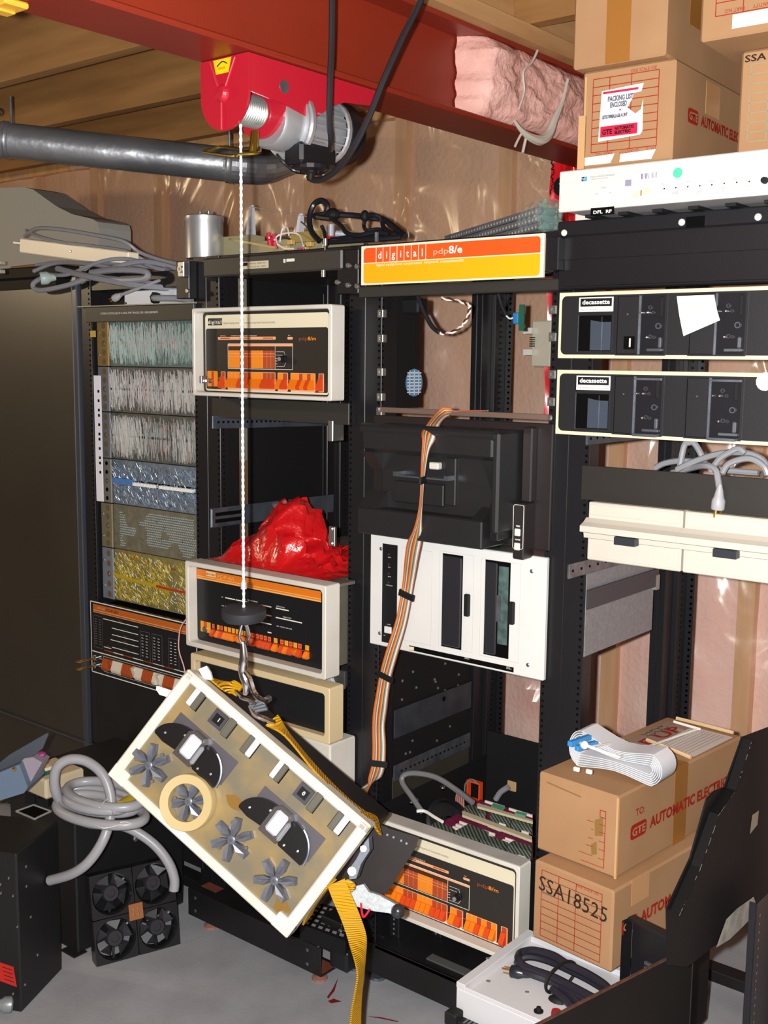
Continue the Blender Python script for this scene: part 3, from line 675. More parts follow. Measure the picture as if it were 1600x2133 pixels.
# corner brackets with bolts
for i, (u0, v0, u1, v1, bolts, lab) in enumerate(((708, 522, 752, 612, ((727, 553), (745, 555), (726, 594), (745, 596), (704, 588)), 'black bolted joining plate between the two middle racks'),
                                     (372, 545, 400, 622, ((392, 606), (386, 561)), 'black bolted joining plate left of the pale nameplate drawer'))):
    a = at(u0, v0, y=-.02); b = at(u1, v1, y=-.02); mb = MB(); mb.cbox(a.x, b.x, -.03, -.002, b.z, a.z, .002)
    br = thing('joining_plate', lab, 'bracket', ((a.x+b.x)/2, -.015, b.z)); mb.part('plate', BLACK, br)
    for u, v in bolts:
        mb = MB(); p = at(u, v, y=-.03); mb.lathe([(0, 0), (.0065, 0), (.0065, .004), (.005, .006), (0, .006)], p, (0, -1, 0), 10); mb.part('bolt', SCREW, br, sm=True)
a = at(379, 561, y=-.045); mb = MB(); mb.cbox(a.x-.012, a.x+.012, -.05, -.03, a.z-.02, a.z+.02, .002); mb.lathe([(.009, 0), (.009, .004), (.004, .004), (.003, .0)], (a.x, -.05, a.z), (0, -1, 0), 12); mb.solo('hinge_clip', SCREW, 'small nickel clip on the left end of the nameplate drawer', 'clip')
# inner black panel, blank strip below 8/m
mb = MB(); mb.cbox(-.555, -.075, -.01, -.004, at(550, 875, y=-.01).z, 1.452, .001); mb.solo('blanking_panel', mat('blank_black', '#2e2c28', .45), 'narrow black blanking strip under the upper cream framed computer', 'panel')
mb = MB(); mb.cbox(-.581, -.578, .14, .455, .90, 1.77, .001); mb.solo('side_sheet', BLACKM, 'flat black side sheet inside the rack behind the red plastic', 'panel')
mb = MB(); mb.cbox(-.577, -.574, .104, .139, .98, 1.77, .001); rb = mb.solo('upright_plate', mat('dusty_plate', '#8a8574', .6, n=(6, .6)), 'dusty grey upright plate seen behind the hoist rope inside the rack', 'panel')
mb = MB(); mb.box(-.5738, -.5732, .105, .138, .98, 1.275); mb.part('brown_lower', mat('brown_sheet', '#6a4f36', .6), rb)
def slide(name, lab, p0, p1, h, m, holes=None, cat='slide', face=(1, 0, 0), lip=.012):
    """a slotted chassis rail from p0 to p1, height h"""
    p0, p1 = V(p0), V(p1); d = (p1-p0); L = d.length; d.normalize(); n = V(face); n = (n-d*n.dot(d)).normalized(); up = n.cross(d)
    if up.z < 0: up = -up
    r = thing(name, lab, cat, p0); B = basis(d, n, up).to_4x4(); B.translation = p0
    mb = MB(); mb.cbox(0, L, -.002, .002, -h/2, h/2, .0006, B); mb.box(0, L, -lip, 0, h/2-.003, h/2, B); mb.box(0, L, -lip, 0, -h/2, -h/2+.003, B); mb.part('rail', m, r)
    if holes:
        mb = MB()
        for k in range(holes[0]):
            s = holes[1]+(L-2*holes[1])*k/max(1, holes[0]-1); rr = holes[2]
            for e in (1, -1): mb.add([B @ V((s+rr*math.cos(q*PI/4), e*.0025, rr*.8*math.sin(q*PI/4))) for q in range(8)], [tuple(range(8))])
        mb.part('slots', VOID, r, kind='stuff')
    return r, B, L
xs_ = -.532
s_, B, L = slide('chassis_slide', 'blue-grey slotted rail behind the hoist rope, upper of two', (xs_, -.03, 1.388), (xs_, .45, 1.378), .034, BLUESTEEL, (26, .02, .0045), lip=.001)
s_, B, L = slide('chassis_slide', 'blue-grey telescopic slide behind the red plastic, lower of two', (xs_, -.04, 1.134), (xs_, .45, 1.129), .052, BLUESTEEL, lip=.001)
mb = MB(); mb.cbox(0, .12, .002, .006, -.024, .024, .001, B); mb.part('slide_end', STEEL, s_)
mb = MB(); mb.box(.012, .11, .0061, .0066, .004, .014, B); mb.box(.012, .11, .0061, .0066, -.014, -.004, B); mb.part('slide_grooves', VOID, s_)
mb = MB(); p = at(692, 1117, y=-.006); mb.cbox(p.x-.010, p.x+.010, -.008, .0, p.z-.024, p.z+.024, .001); screw(mb, (p.x, -.008, p.z+.018), (0, -1, 0), .005); screw(mb, (p.x, -.008, p.z-.018), (0, -1, 0), .005); mb.solo('slide_bracket', SCREW, 'small nickel slide bracket on the post beside the red plastic', 'bracket')
mb = MB(); p = at(690, 893, y=-.006); mb.cbox(p.x-.006, p.x+.010, -.012, .03, p.z-.03, p.z+.02, .0015); mb.solo('slide_bracket', SCREW, 'nickel angle bracket at the right end of the perforated cross rail', 'bracket')
# red plastic heap on the 8/L lid
def heap():
    mb = MB(); z0 = 1.026
    def f(u, v):
        x = -.525+.43*u; y = -.06+.36*v
        ex = min(u, 1-u)*2; ey = min(v, 1-v)*2
        hh = .118*math.exp(-(((x+.325)/.085)**2+((y-.07)/.10)**2)**1.5)+.045*math.exp(-((x+.46)/.06)**2-((y-.03)/.07)**2)+.04*math.exp(-((x+.10)/.13)**2-((y-.22)/.08)**2)+.05*math.exp(-((x+.29)/.10)**2-((y-.03)/.10)**2)
        rd = abs(fbm(x*13+y*5, y*9, 21)-.47)*2; rd2 = abs(fbm(x*30, y*26+x*8, 41, 2)-.45)
        m = min(1, ex*4)*min(1, ey*4)
        c1 = abs(fbm(x*16+y*9, y*15-x*6, 61, 2)-.37)*2; c2 = abs(fbm(x*38-y*12, y*34+x*20, 71, 2)-.37)*2; c3 = abs(fbm(x*20-y*22, 4.2+y*9, 81, 2)-.37)*2
        k_ = min(1, hh/.05+.3)
        return V((max(-.531, min(-.088, x+(.05*(c3-.25)+.02*(c2-.25))*m*k_)), max(-.07, y+(.05*(c1-.3)+.02*(c2-.25))*m*k_), z0+(hh*(.92+.25*(c1-.3))+.030*c1+.020*c2+.012*c3)*m+.002))
    grid(mb, f, 90, 64); return mb
rp = thing('red_plastic_bag', 'glossy crumpled red plastic bag lying on the cream framed computer', 'bag', (-.27, .15, 1.026))
heap().part('bag', mat('red_film', '#c8141a', .25, spec=.6, coat=.5, bump=(26, .6, .012)), rp, sm=True)
mb = MB(); p = at(586, 1064, y=.04); mb.ribbon([p+V((-.03, .03, .0)), p+V((-.01, 0, .02)), p+V((.008, -.005, .008)), p+V((.014, -.005, -.04))], (.8, .3, .1), .036, .001, 4); mb.part('clear_tape', mat('clear_tape', '#d8c8c4', .2, alpha=.10), rp, sm=True)
# tray under the 8/L
tr = thing('module_drawer', 'open black drawer with screws and loose wires under the cream framed computer', 'drawer', (-.31, .1, .74))
mb = MB(); zt = at(600, 1412, y=-.03).z
mb.cbox(-.54, -.075, -.02, -.012, .752, .797, .001); mb.box(-.53, -.088, -.012, .50, .752, .755); mb.box(-.53, -.527, -.012, .50, .755, .79); mb.box(-.091, -.088, -.012, .50, .755, .79); mb.part('tray', mat('tray_grey', '#4c4b4a', .45, metal=.3), tr)
mb = MB()
for u, v in ((530, 1372), (538, 1375), (560, 1380), (566, 1383), (586, 1389), (593, 1391), (617, 1396), (622, 1399), (645, 1404), (652, 1406)): screw(mb, at(u, v, y=-.021), (0, -1, 0), .005, .003)
mb.part('screws', SCREW, tr, kind='stuff')
mb = MB(); p = at(535, 1388, y=-.03)
for k in range(4): mb.tube([p+V((.02*k, 0, 0)), p+V((.03+.03*k, -.02, -.012)), p+V((.07+.04*k, -.01, .006)), p+V((.1+.04*k, .0, -.02))], .0015, 5, 4)
mb.part('loose_wires', WRED, tr, kind='stuff')
mb = MB(); p = at(670, 1405, y=-.03); mb.ribbon([p+V((-.10, .01, -.03)), p+V((-.03, -.02, -.008)), p+V((.01, -.02, 0)), p+V((.03, .03, .01))], (0, .8, .6), .05, .002, 4); mb.part('grey_ribbon', mat('ribbon_grey', '#a9aeb6', .4), tr)
mb = MB(); mb.cbox(-.535, -.40, -.03, -.026, .765, .797, .001); mb.part('perforated_lip', STEEL, tr)
# beige framed black panel
bp_ = thing('blank_drive_front', 'black front in a beige frame behind the hanging tape drive', 'panel', (-.31, .02, .50))
x0, x1 = -.550, -.052; y = -.10
za, zb = at(686, 1438, y=y).z, at(686, 1552, y=y).z
zt = at(395, 1380, y=y).z
BEIGE = mat('beige_frame', '#d8c49a', .5)
fc = bezel(bp_, x0, x1, zb, za+.004, y, .05, .017, BEIGE, FACEK2, .02)
mb = MB(); z1 = zb-.002; mb.cbox(x0+.003, x1+.001, -.098, -.002, z1-.16, z1, .004); mb.solo('cream_cabinet_unit', OFFW, 'cream unit directly under the beige framed black front', 'unit')
# ================================================================== RACK 3 contents
def rp(u0, v0, u1, v1, y):
    a, b = at(u0, v0, y=y), at(u1, v1, y=y); return a.x, b.x, min(a.z, b.z), max(a.z, b.z)
sg = thing('name_panel', 'orange and yellow name panel with white lettering', 'sign', (.24, -.03, 1.7225))
mb = MB(); mb.cbox(.002, .4795, -.06, -.052, 1.7225, 1.809, .001); mb.part('panel', mat('sign_cream', '#f0e6cc', .45), sg)
fc = Face(.002, .4795, 1.809, 1.7225, -.06)
SO, SY = mat('sign_orange', '#e8561c', .4, spec=.4), mat('sign_amber', '#f6ac14', .4, spec=.4)
a0, a1 = fc.p(.018, .96), fc.p(.985, .06)
top = [(px, pz) for px, pz in rrect(a0.x, a1.x, a0.z, a1.z, .008)]
zm = fc.p(0, .435).z
fc.mb[SO] = MB(); fc.mb[SO].poly([V((px, -.0606, pz)) for px, pz in top if pz > zm]+[V((a0.x, -.0606, zm)), V((a1.x, -.0606, zm))])
fc.mb[SY] = MB(); fc.mb[SY].poly([V((px, -.0606, pz)) for px, pz in top[15:20]+top[0:5]]+[V((a1.x, -.0606, zm-.002)), V((a0.x, -.0606, zm-.002))])
f0, f1 = .095, .385
for i in range(8): fc.ln(PRINTW, (f0+(f1-f0)*i/7, .07), (f0+(f1-f0)*i/7, .43), .0016, .0009)
fc.done(sg, 'printed_bands')
for i, c in enumerate('digital'): fc.t(c, f0+(f1-f0)*(i+.5)/7, .345, .0155, PRINTW, sg, None, 'CENTER', .0009, .0004)
OUT = mat('print_pale_outline', '#f6b89a', .5)
fc.t('pdp', .425, .325, .0125, OUT, sg, fc.w*.085, off=.0009); fc.t('8/e', .512, .325, .0155, PRINTW, sg, fc.w*.075, off=.001, bold=.0005)
fc.t('digital equipment corporation  maynard, massachusetts', f0, .535, .0055, PRINTW, sg, fc.w*.50, off=.0009)
mb = MB(); mb.cbox(.016, .467, -.050, .0, 1.735, 1.80, .002); mb.part('mounting_tray', BLACK, sg)
mb = MB(); mb.cbox(.482, .512, -.058, -.002, 1.735, 1.80, .002); mb.part('end_block', BLACK, sg)
mb = MB(); mb.cbox(-.03, .515, -.03, -.001, 1.698, 1.722, .002); mb.solo('cross_member', mat('bar_black', '#302e2a', .45), 'black cross bar directly under the orange and yellow name panel', 'bar')
# clips on posts
for xx, uvs in ((.0, ((793, 653), (793, 705), (792, 775), (791, 827), (790, 857))), (.478, ((1152, 645), (1151, 702), (1150, 780), (1148, 837)))):
    for u, v in uvs:
        p = at(u, v, y=-.002); mb = MB(); mb.cbox(p.x-.009, p.x+.007, -.003, .012, p.z-.009, p.z+.009, .001); mb.lathe([(.006, 0), (.005, .002), (.003, .002), (.002, .0005), (0, .0005)], (p.x, -.003, p.z), (0, -1, 0), 10)
        pass
        mb.part('cage_clip', SCREW, r3, sm=False)
# side sheets inside rack 3 (its left side)
mb = MB(); mb.cbox(-.030, -.026, .104, .20, 1.44, 1.77, .001)
ss = thing('vent_sheet', 'black side panel with round blue and white sticker inside the rack', 'panel', (-.028, .15, 1.44)); mb.part('sheet', BLACKM, ss)
p = at(863, 797, x=-.025); mb = MB(); mb.lathe([(.034, 0), (.034, .0006), (0, .0006)], (-.0257, p.y, p.z), (1, 0, 0), 24); stk = mb.part('sticker', mat('sticker_blue', '#5a86b0', .5), ss)
mb = MB()
for k in range(-3, 4): mb.box(-.0250, -.0246, p.y-.028, p.y+.028, p.z+.008*k-.0012, p.z+.008*k+.0012)
for k in (-1, 0, 1): mb.box(-.0250, -.0246, p.y+.018*k-.001, p.y+.018*k+.001, p.z-.03, p.z+.03)
mb.part('sticker_grid', PRINTW, stk, kind='stuff')
rbp = thing('ribbed_panel', 'black ribbed panel between the two middle racks', 'panel', (-.03, .2, 1.4))
mb = MB(); a = at(752, 700, y=.03); b = at(780, 1050, y=.03)
mb.cbox(a.x, b.x, .104, .108, 1.36, 1.745, .001)
for k in range(9): mb.box(a.x+.003+.0045*k, a.x+.005+.0045*k, .101, .104, 1.37, 1.70)
mb.part('sheet', BLACK, rbp)
mb = MB(); p, q = at(754, 616, y=.10), at(777, 636, y=.10); mb.cbox(p.x, q.x, .097, .101, q.z, p.z, .002); mb.part('white_handle', OFFW, rbp)
# upper wiring
lw = thing('loose_lead', 'black lead ending in a twisted white and brown pair inside the rack', 'cable', at(868, 612, y=.06))
pts = [at(u, v, y=.05) for u, v in ((866, 606), (876, 632), (886, 655), (900, 680), (914, 692))]; mb = MB(); mb.tube(pts, .0055, 8, 5); mb.part('sheath', BLACKCAB, lw, sm=True)
pts = [at(u, v, y=.06) for u, v in ((914, 692), (930, 695), (955, 685), (972, 665), (978, 645), (976, 635), (955, 627), (920, 621))]
P = smooth(pts, 12); A = []; B_ = []
for i, p in enumerate(P):
    t = (P[min(i+1, len(P)-1)]-P[max(0, i-1)]).normalized(); n1 = t.orthogonal().normalized(); n2 = t.cross(n1); an = i*.55
    o = n1*math.cos(an)*.0022+n2*math.sin(an)*.0022; A.append(p+o); B_.append(p-o)
mb = MB(); mb.tube(A, .0022, 5, 0); mb.part('white_wire', PRINTW, lw, sm=True); mb = MB(); mb.tube(B_, .0022, 5, 0); mb.part('brown_wire', mat('wire_brown', '#5a2a20', .4), lw, sm=True)
p = at(862, 640, y=.08); mb = MB(); mb.cbox(p.x-.03, p.x+.02, .07, .11, p.z-.015, p.z+.02, .004); mb.part('connector', BLACKM, lw)
lw = thing('loose_lead', 'short black lead with blue connector near the right post', 'cable', at(1040, 612, y=.2))
pts = [at(u, v, y=.2) for u, v in ((1038, 610), (1045, 635), (1055, 658))]; mb = MB(); mb.tube(pts, .005, 8, 5); mb.part('sheath', BLACKCAB, lw, sm=True)
pts = [at(u, v, y=.2) for u, v in ((1055, 658), (1063, 664), (1072, 660))]; mb = MB(); mb.tube(pts, .002, 6, 4); mb.part('white_wire', PRINTW, lw, sm=True)
p = at(1076, 662, y=.2); mb = MB(); mb.cbox(p.x-.008, p.x+.006, .195, .21, p.z-.014, p.z+.012, .002); mb.part('connector', mat('conn_blue', '#2a78b0', .4), lw)
mb = MB(); mb.box(p.x+.006, p.x+.02, .20, .204, p.z-.03, p.z+.03); mb.part('circuit_board', PCBG, lw)
# grey relay box at the back right
gb = thing('relay_box', 'grey beige control box behind the right post', 'box', at(1125, 765, y=.60)); y = .60
x0, x1, z0, z1 = rp(1108, 668, 1146, 764, y); mb = MB(); mb.cbox(x0, x1, y, y+.06, z0, z1, .003); mb.part('case', mat('box_grey', '#b8b09c', .5), gb)
mb = MB()
for v in (690, 735): 
    a, b, c, d = rp(1094, v-7, 1112, v+5, y-.01); mb.box(a, b, y-.02, y, c, d)
mb.part('bracket', OFFW, gb, kind='stuff')
mb = MB(); a, b, c, d = rp(1104, 700, 1114, 722, y-.001)
for k in range(5): mb.box(a, b, y-.003, y, c+(d-c)*k/5, c+(d-c)*(k+.5)/5)
mb.part('terminals', BLACKM, gb, kind='stuff')
rs = thing('red_sheet', 'tall glossy red plastic sheet with black print hanging on the insulated wall', 'sheet', at(1165, 860, y=.86)); y = .85
RDF = mat('red_sheet_film', '#d8121c', .25, spec=.5, coat=.3)
tl, tr_, bl_, br_ = at(1147, 338, y=y), at(1205, 338, y=y), at(1128, 865, y=y), at(1175, 865, y=y)
mb = MB(); xl = at(1146, 400, y=y).x
grid(mb, lambda u, v: V((xl+(.16)*u, y+.012*math.sin(u*9)+.006*math.sin(v*20+u*4), bl_.z+(tl.z-bl_.z)*v)), 16, 40); mb.part('film', RDF, rs, sm=True)
mb = MB(); p = at(1171, 388, y=y-.015); mb.lathe([(.028, 0), (.028, .001), (0, .001)], p, (0, -1, 0), 20); mb.part('black_emblem', PRINTK, rs)
q = at(1154, 405, y=y-.015); scribble(q, Z, -X, .13, .012, PRINTK, rs, .002, 5, .0016)
# crossbar
mb = MB(); p, q = at(787, 856, y=-.005), at(1150, 866, y=-.005); zc = (p.z+q.z)/2; mb.cbox(p.x, q.x, -.010, -.004, zc-.006, zc+.006, .001); cbx = mb.solo('cross_rod', mat('brown_bar', '#8a7468', .45, metal=.5), 'thin brown-grey cross bar above the black tape reader', 'bar')
for uv in ((790, 857), (1148, 866)):
    pp = at(*uv, y=-.007); mb = MB(); screw(mb, (pp.x, -.010, zc), (0, -1, 0), .006, .004); mb.part('screw', SCREW, cbx)
# ---- tape reader
tp = thing('tape_reader', 'black paper tape reader and punch above the white drive unit', 'reader', (.24, -.02, 1.165))
RB = mat('reader_black', '#202021', .40); RBX = mat('reader_panel', '#2c2423', .4, n=(3, .6), col2='#201c1c')
mb = MB(); mb.cbox(.0, .4826, -.008, .0, 1.160, 1.428, .002); mb.part('mounting_panel', RBX, tp)
mb = MB()
x0, x1 = .050, .407
mb.cbox(x0+.03, x1-.02, -.075, -.008, 1.20, 1.39, .004)            # centre
mb.cbox(x0, x1, -.112, -.008, 1.352, 1.412, .008)                   # brow
mb.cyl((x0, -.104, 1.404), (x1, -.104, 1.404), .012, n=12)
mb.prism([(-.112, 1.352), (-.075, 1.31), (-.075, 1.352)], (x0, 0, 0), Y, Z, (.035, 0, 0)); mb.prism([(-.112, 1.352), (-.075, 1.29), (-.075, 1.352)], (x1-.03, 0, 0), Y, Z, (.03, 0, 0))
mb.cbox(x1-.006, x1+.012, -.112, -.008, 1.20, 1.412, .005)
mb.part('hood', RB, tp)
mb = MB(); mb.cbox(x0-.004, x1-.022, -.118, -.008, 1.166, 1.226, .003); mb.prism([(-.118, 1.226), (-.075, 1.262), (-.075, 1.226)], (x0-.004, 0, 0), Y, Z, (.055, 0, 0)); mb.prism([(-.118, 1.226), (-.075, 1.25), (-.075, 1.226)], (x1-.05, 0, 0), Y, Z, (.026, 0, 0)); mb.part('tape_trough', RB, tp)
a, b, c, d = rp(826, 938, 925, 954, -.08); mb = MB(); mb.cbox(a, b, -.088, -.074, c, d, .004); mb.part('guide_ledge', RB, tp)
a, b, c, d = rp(824, 1000, 925, 1052, -.08); mb = MB(); mb.cbox(a, b, -.084, -.074, c-.004, d, .002); mb.cbox(b+.002, b+.03, -.082, -.074, c, d+.06, .002); mb.part('lower_cover', RB, tp)
p, q = at(832, 986, y=-.085), at(946, 990, y=-.085); mb = MB(); mb.box(p.x, q.x, -.108, -.074, p.z-.004, p.z-.001); mb.box(p.x, p.x+.01, -.108, -.074, p.z-.001, p.z+.006); mb.box(q.x-.01, q.x, -.108, -.074, p.z-.001, p.z+.006); mb.part('tape_gate', STEEL, tp)
for (u0, v0, u1, v1), nm, m in (((899, 962, 918, 978), 'push_button', OFFW),): a, b, c, d = rp(u0, v0, u1, v1, -.08); mb = MB(); mb.cbox(a, b, -.090, -.074, c, d, .002); mb.part(nm, m, tp)
a, b, c, d = rp(929, 962, 948, 980, -.076); mb = MB(); mb.box(a, b, -.0758, -.075, c, d); o = mb.part('wire_opening', VOID, tp); mb = MB(); mb.tube([(a+.003, -.077, c+.003), ((a+b)/2, -.08, (c+d)/2), (b-.003, -.077, d-.003)], .0012, 5, 4); mb.tube([(a+.004, -.077, d-.003), ((a+b)/2, -.081, (c+d)/2-.003), (b-.002, -.077, c+.004)], .0012, 5, 4); mb.part('red_wires', WRED, o)
mb = MB(); mb.cbox(.418, .4455, -.05, -.008, 1.142, 1.262, .003); mb.cbox(.423, .447, -.03, -.008, 1.262, 1.42, .003); cpn = mb.part('control_column', RBX, tp)
fc = Face(.418, .4455, 1.262, 1.142, -.05)
bd = [V((px, -.0505, pz)) for px, pz in rrect(.4195, .4445, 1.165, 1.258, .004)]; mb = MB(); mb.tube(bd, .0006, 4, 0, closed=True); mb.part('cream_outline', PRINTW, cpn)
fc.t('FEED', .5, .42, .0032, PRINTW, cpn, .010, 'CENTER', bold=.0001); fc.t('POWER', .5, .66, .0032, PRINTW, cpn, .013, 'CENTER', bold=.0001)
for fy in (.45, .70): mb = MB(); a, b = fc.p(.25, fy+.13), fc.p(.75, fy); mb.cbox(a.x, b.x, -.055, -.05, a.z, b.z, .0015); mb.part('rocker_button', OFFW, cpn)
mb = MB(); mb.cbox(.392, .413, -.10, -.008, 1.185, 1.262, .002); mb.part('side_door', BLACK, tp)
for uv in ((1087, 938), (1085, 1038), (1090, 1126)): mb = MB(); pp = at(*uv, y=-.008); screw(mb, pp, (0, -1, 0), .005, .004); mb.part('screw', SCREW, tp)
# ---- white drive unit
dr = thing('floppy_drive', 'white dual floppy drive unit with ribbon cable across it', 'drive', (.24, .1, .88)); y = -.015
mb = MB(); mb.cbox(0, .4826, y, -.003, .88, 1.1467, .002); mb.part('face_panel', mat('drive_white', '#dadad6', .35), dr)
mb = MB(); mb.box(.018, .4645, -.003, .48, .89, .90); mb.box(.018, .021, -.003, .48, .90, 1.12); mb.box(.4615, .4645, -.003, .48, .90, 1.12); mb.part('chassis', STEEL, dr)
mb = MB(); mb.box(.31, .4645, -.003, .48, 1.132, 1.135); mb.part('lid', STEEL, dr)
mb = MB(); mb.box(.02, .31, .0, .46, 1.115, 1.118); pcb = mb.part('circuit_board', PCBG, dr)
mb = MB()
for k in range(26): 
    a, b = R_.uniform(.04, .29), R_.uniform(.02, .4); mb.box(a, a+.016, b, b+.007, 1.118, 1.124)
mb.part('chips', BLACKM, pcb, kind='stuff')
mb = MB(); mb.box(.15, .21, .01, .03, 1.118, 1.134); mb.part('blue_connector', mat('conn_cyan', '#3a9ad0', .4), pcb)
mb = MB(); a, b, c, d = rp(798, 1133, 826, 1341, y); zt = at(800, 1132, y=y).z; mb.box(a, b, y-.0015, y, c-.002, zt); st = mb.part('indicator_strip', FACEK2, dr)
fc = Face(a, b, zt, c, y-.0015)
for fy, s in ((.10, 'READY'), (.20, 'BUSY'), (.295, 'WRITE'), (.385, 'CONTROLLER')):
    mb = MB(); pp = fc.p(.45, fy); mb.lathe([(.0022, 0), (.002, .002), (0, .0025)], pp, (0, -1, 0), 8); mb.part('indicator_lamp', mat('dark_red_lens', '#6a2020', .3), st); fc.t(s, .5, fy+.035, .0022, PRINTW, st, None, 'CENTER')
fc.t('POWER', .5, .82, .0022, PRINTW, st, None, 'CENTER'); fc.t('OFF', .15, .94, .0022, PRINTW, st)
mb = MB(); p0, p1 = fc.p(.25, .905), fc.p(.72, .835); mb.cbox(p0.x, p1.x, y-.007, y-.0015, p0.z, p1.z, .0015); mb.part('power_rocker', WHITE, st)
LINE = mat('seam_grey', '#c4c2ba', .5)
def seam(u0, v0, u1, v1): 
    a, b, c, d = rp(u0, v0, u1, v1, y); zt = at(u0, v0, y=y).z; zb = at(u1, v1, y=y).z; mb = MB(); mb.frame(a, b, zb, zt, y-.0004, y, .0009); mb.part('door_seam', LINE, dr)
seam(837, 1140, 898, 1345); seam(917, 1147, 984, 1360); seam(1003, 1163, 1080, 1382)
for k, (u0, v0, u1, v1, h0, h1) in enumerate(((923, 1152, 961, 1354, (971, 1236), (980, 1284)), (1012, 1165, 1059, 1373, (1064, 1252), (1073, 1301)))):
    a, b, c, d = at(u0, v0, y=y).x, at(u1, v1, y=y).x, at(u1, v1, y=y).z, at(u0, v0, y=y).z
    mb = MB(); mb.box(a, b, y-.0008, y, c, d); sl = mb.part('disk_slot', VOID, dr)
    mb = MB(); xr = b-.001 if k == 0 else a+(b-a)*.52; mb.cbox(a+.002, xr, y-.006, y-.0008, c+.004, d-.004, .004); mb.part('slot_door', mat('door_black', '#26262a', .35), sl)
    if k: 
        mb = MB(); mb.box(xr+.002, b-.004, y-.0014, y-.0008, c+.03, d-.01); mb.part('inner_board', mat('board_greygreen', '#5c7470', .4, n=(60, 1.), col2='#20282a'), sl)
        mb = MB(); mb.box(xr-.004, xr+.010, y-.004, y-.0014, c+.08, d-.075); mb.part('metal_tab', STEEL, sl)
    p0, p1 = at(*h0, y=y), at(*h1, y=y); mb = MB(); mb.cbox(p0.x, p1.x, y-.010, y, p1.z, p0.z, .002); mb.part('latch_handle', BLACKM, dr)
mb = MB(); pa, pb = at(853, 1342, y=y), at(1070, 1397, y=y); mb.box(pa.x, pb.x, y-.0008, y, pb.z-.004, pb.z+.007); sl = mb.part('bottom_slit', VOID, dr)
for u, v in ((968, 1372), (1055, 1393)): text('WRITE\nPROTECT', at(u, v-3, y=y-.001), X, Z, .0022, PRINTW, sl, None, 'LEFT', .0006); 
mb = MB(); mb.box(pa.x-.008, pa.x+.014, y-.0016, y-.0008, pb.z-.003, pb.z+.005); mb.part('paper_tag', CREAM, sl)
for uv in ((794, 1143), (791, 1319), (1108, 1190), (1100, 1385)): mb = MB(); screw(mb, at(*uv, y=y), (0, -1, 0), .0045, .002); mb.part('screw', STEEL, dr)
# ---- rainbow ribbon cable
cb = thing('ribbon_cable', 'rainbow striped flat ribbon cable hanging across the white drive unit', 'cable', at(850, 1240, y=-.08))
path = [((1012, 856), .01), ((960, 856), .0), ((925, 862), -.03), ((900, 890), -.10), ((888, 930), -.135), ((881, 990), -.14), ((877, 1050), -.14), ((870, 1100), -.135), ((860, 1150), -.10), ((853, 1200), -.06), ((847, 1240), -.05), ((835, 1300), -.05), ((815, 1365), -.05), ((803, 1410), -.045), ((795, 1460), -.04), ((789, 1510), -.03), ((790, 1560), -.03), ((786, 1605), -.03), ((768, 1640), -.02), ((735, 1662), .01)]
pts = [at(u, v, y=yy) for (u, v), yy in path]
wd = [V((.15, 1, 0)), V((.2, 1, 0)), V((.45, .9, .1)), V((.75, .5, .2)), _f*.8+_r*.55, _f*.95+_r*.28, _f*.97+_r*.22, _f*.85+_r*.5, V((.95, .3, 0)), V((1, 0, 0)), V((1, 0, -.05)), V((1, 0, -.15)), V((1, .1, -.2)), V((1, .1, -.15)), V((.95, .3, -.1)), V((.5, .85, 0)), V((.7, .7, 0)), V((.8, .5, .3)), V((.3, .3, .9)), V((.2, .2, .95))]
RC = ['#c8582a', '#e08a2a', '#6a6e66', '#c9c4b8', '#8a4a36', '#d0682e', '#dca040', '#5c6a60', '#9a96a0', '#e8e4da', '#b0a890', '#7a4030']
Ps = smooth(pts, 6); Ws = [w_.normalized() for w_ in smooth(wd, 6)]; NW = 12; WID = .033
for k in range(NW):
    mb = MB(); off = (k+.5)/NW-.5
    vs = []
    for i, p in enumerate(Ps):
        a = (Ps[min(i+1, len(Ps)-1)]-Ps[max(i-1, 0)]).normalized(); w_ = (Ws[i]-a*Ws[i].dot(a)).normalized(); nn = a.cross(w_); c = p+w_*off*WID
        hw = WID/NW*.5
        vs += [c-w_*hw-nn*.0005, c+w_*hw-nn*.0005, c+w_*hw+nn*.0005, c-w_*hw+nn*.0005, c+nn*.0011, c-nn*.0011]
    fs = []
    for i in range(len(Ps)-1):
        o, q = i*6, i*6+6
        for a, b in ((0, 5), (5, 1), (1, 2), (2, 4), (4, 3), (3, 0)): fs.append((o+a, o+b, q+b, q+a))
    mb.add(vs, fs); mb.part('conductor', mat('ribbon_'+RC[k][1:], RC[k], .45), cb)
for i in (60, 78, 31, 100):
    p = Ps[i]; a = (Ps[i+1]-Ps[i-1]).normalized(); w_ = (Ws[i]-a*Ws[i].dot(a)).normalized(); nn = a.cross(w_); B = basis(w_, a, nn).to_4x4(); B.translation = p
    mb = MB(); mb.cbox(-.022, .022, -.008, .008, -.003, .003, .001, B); mb.part('cable_clamp', BLACKM, cb)
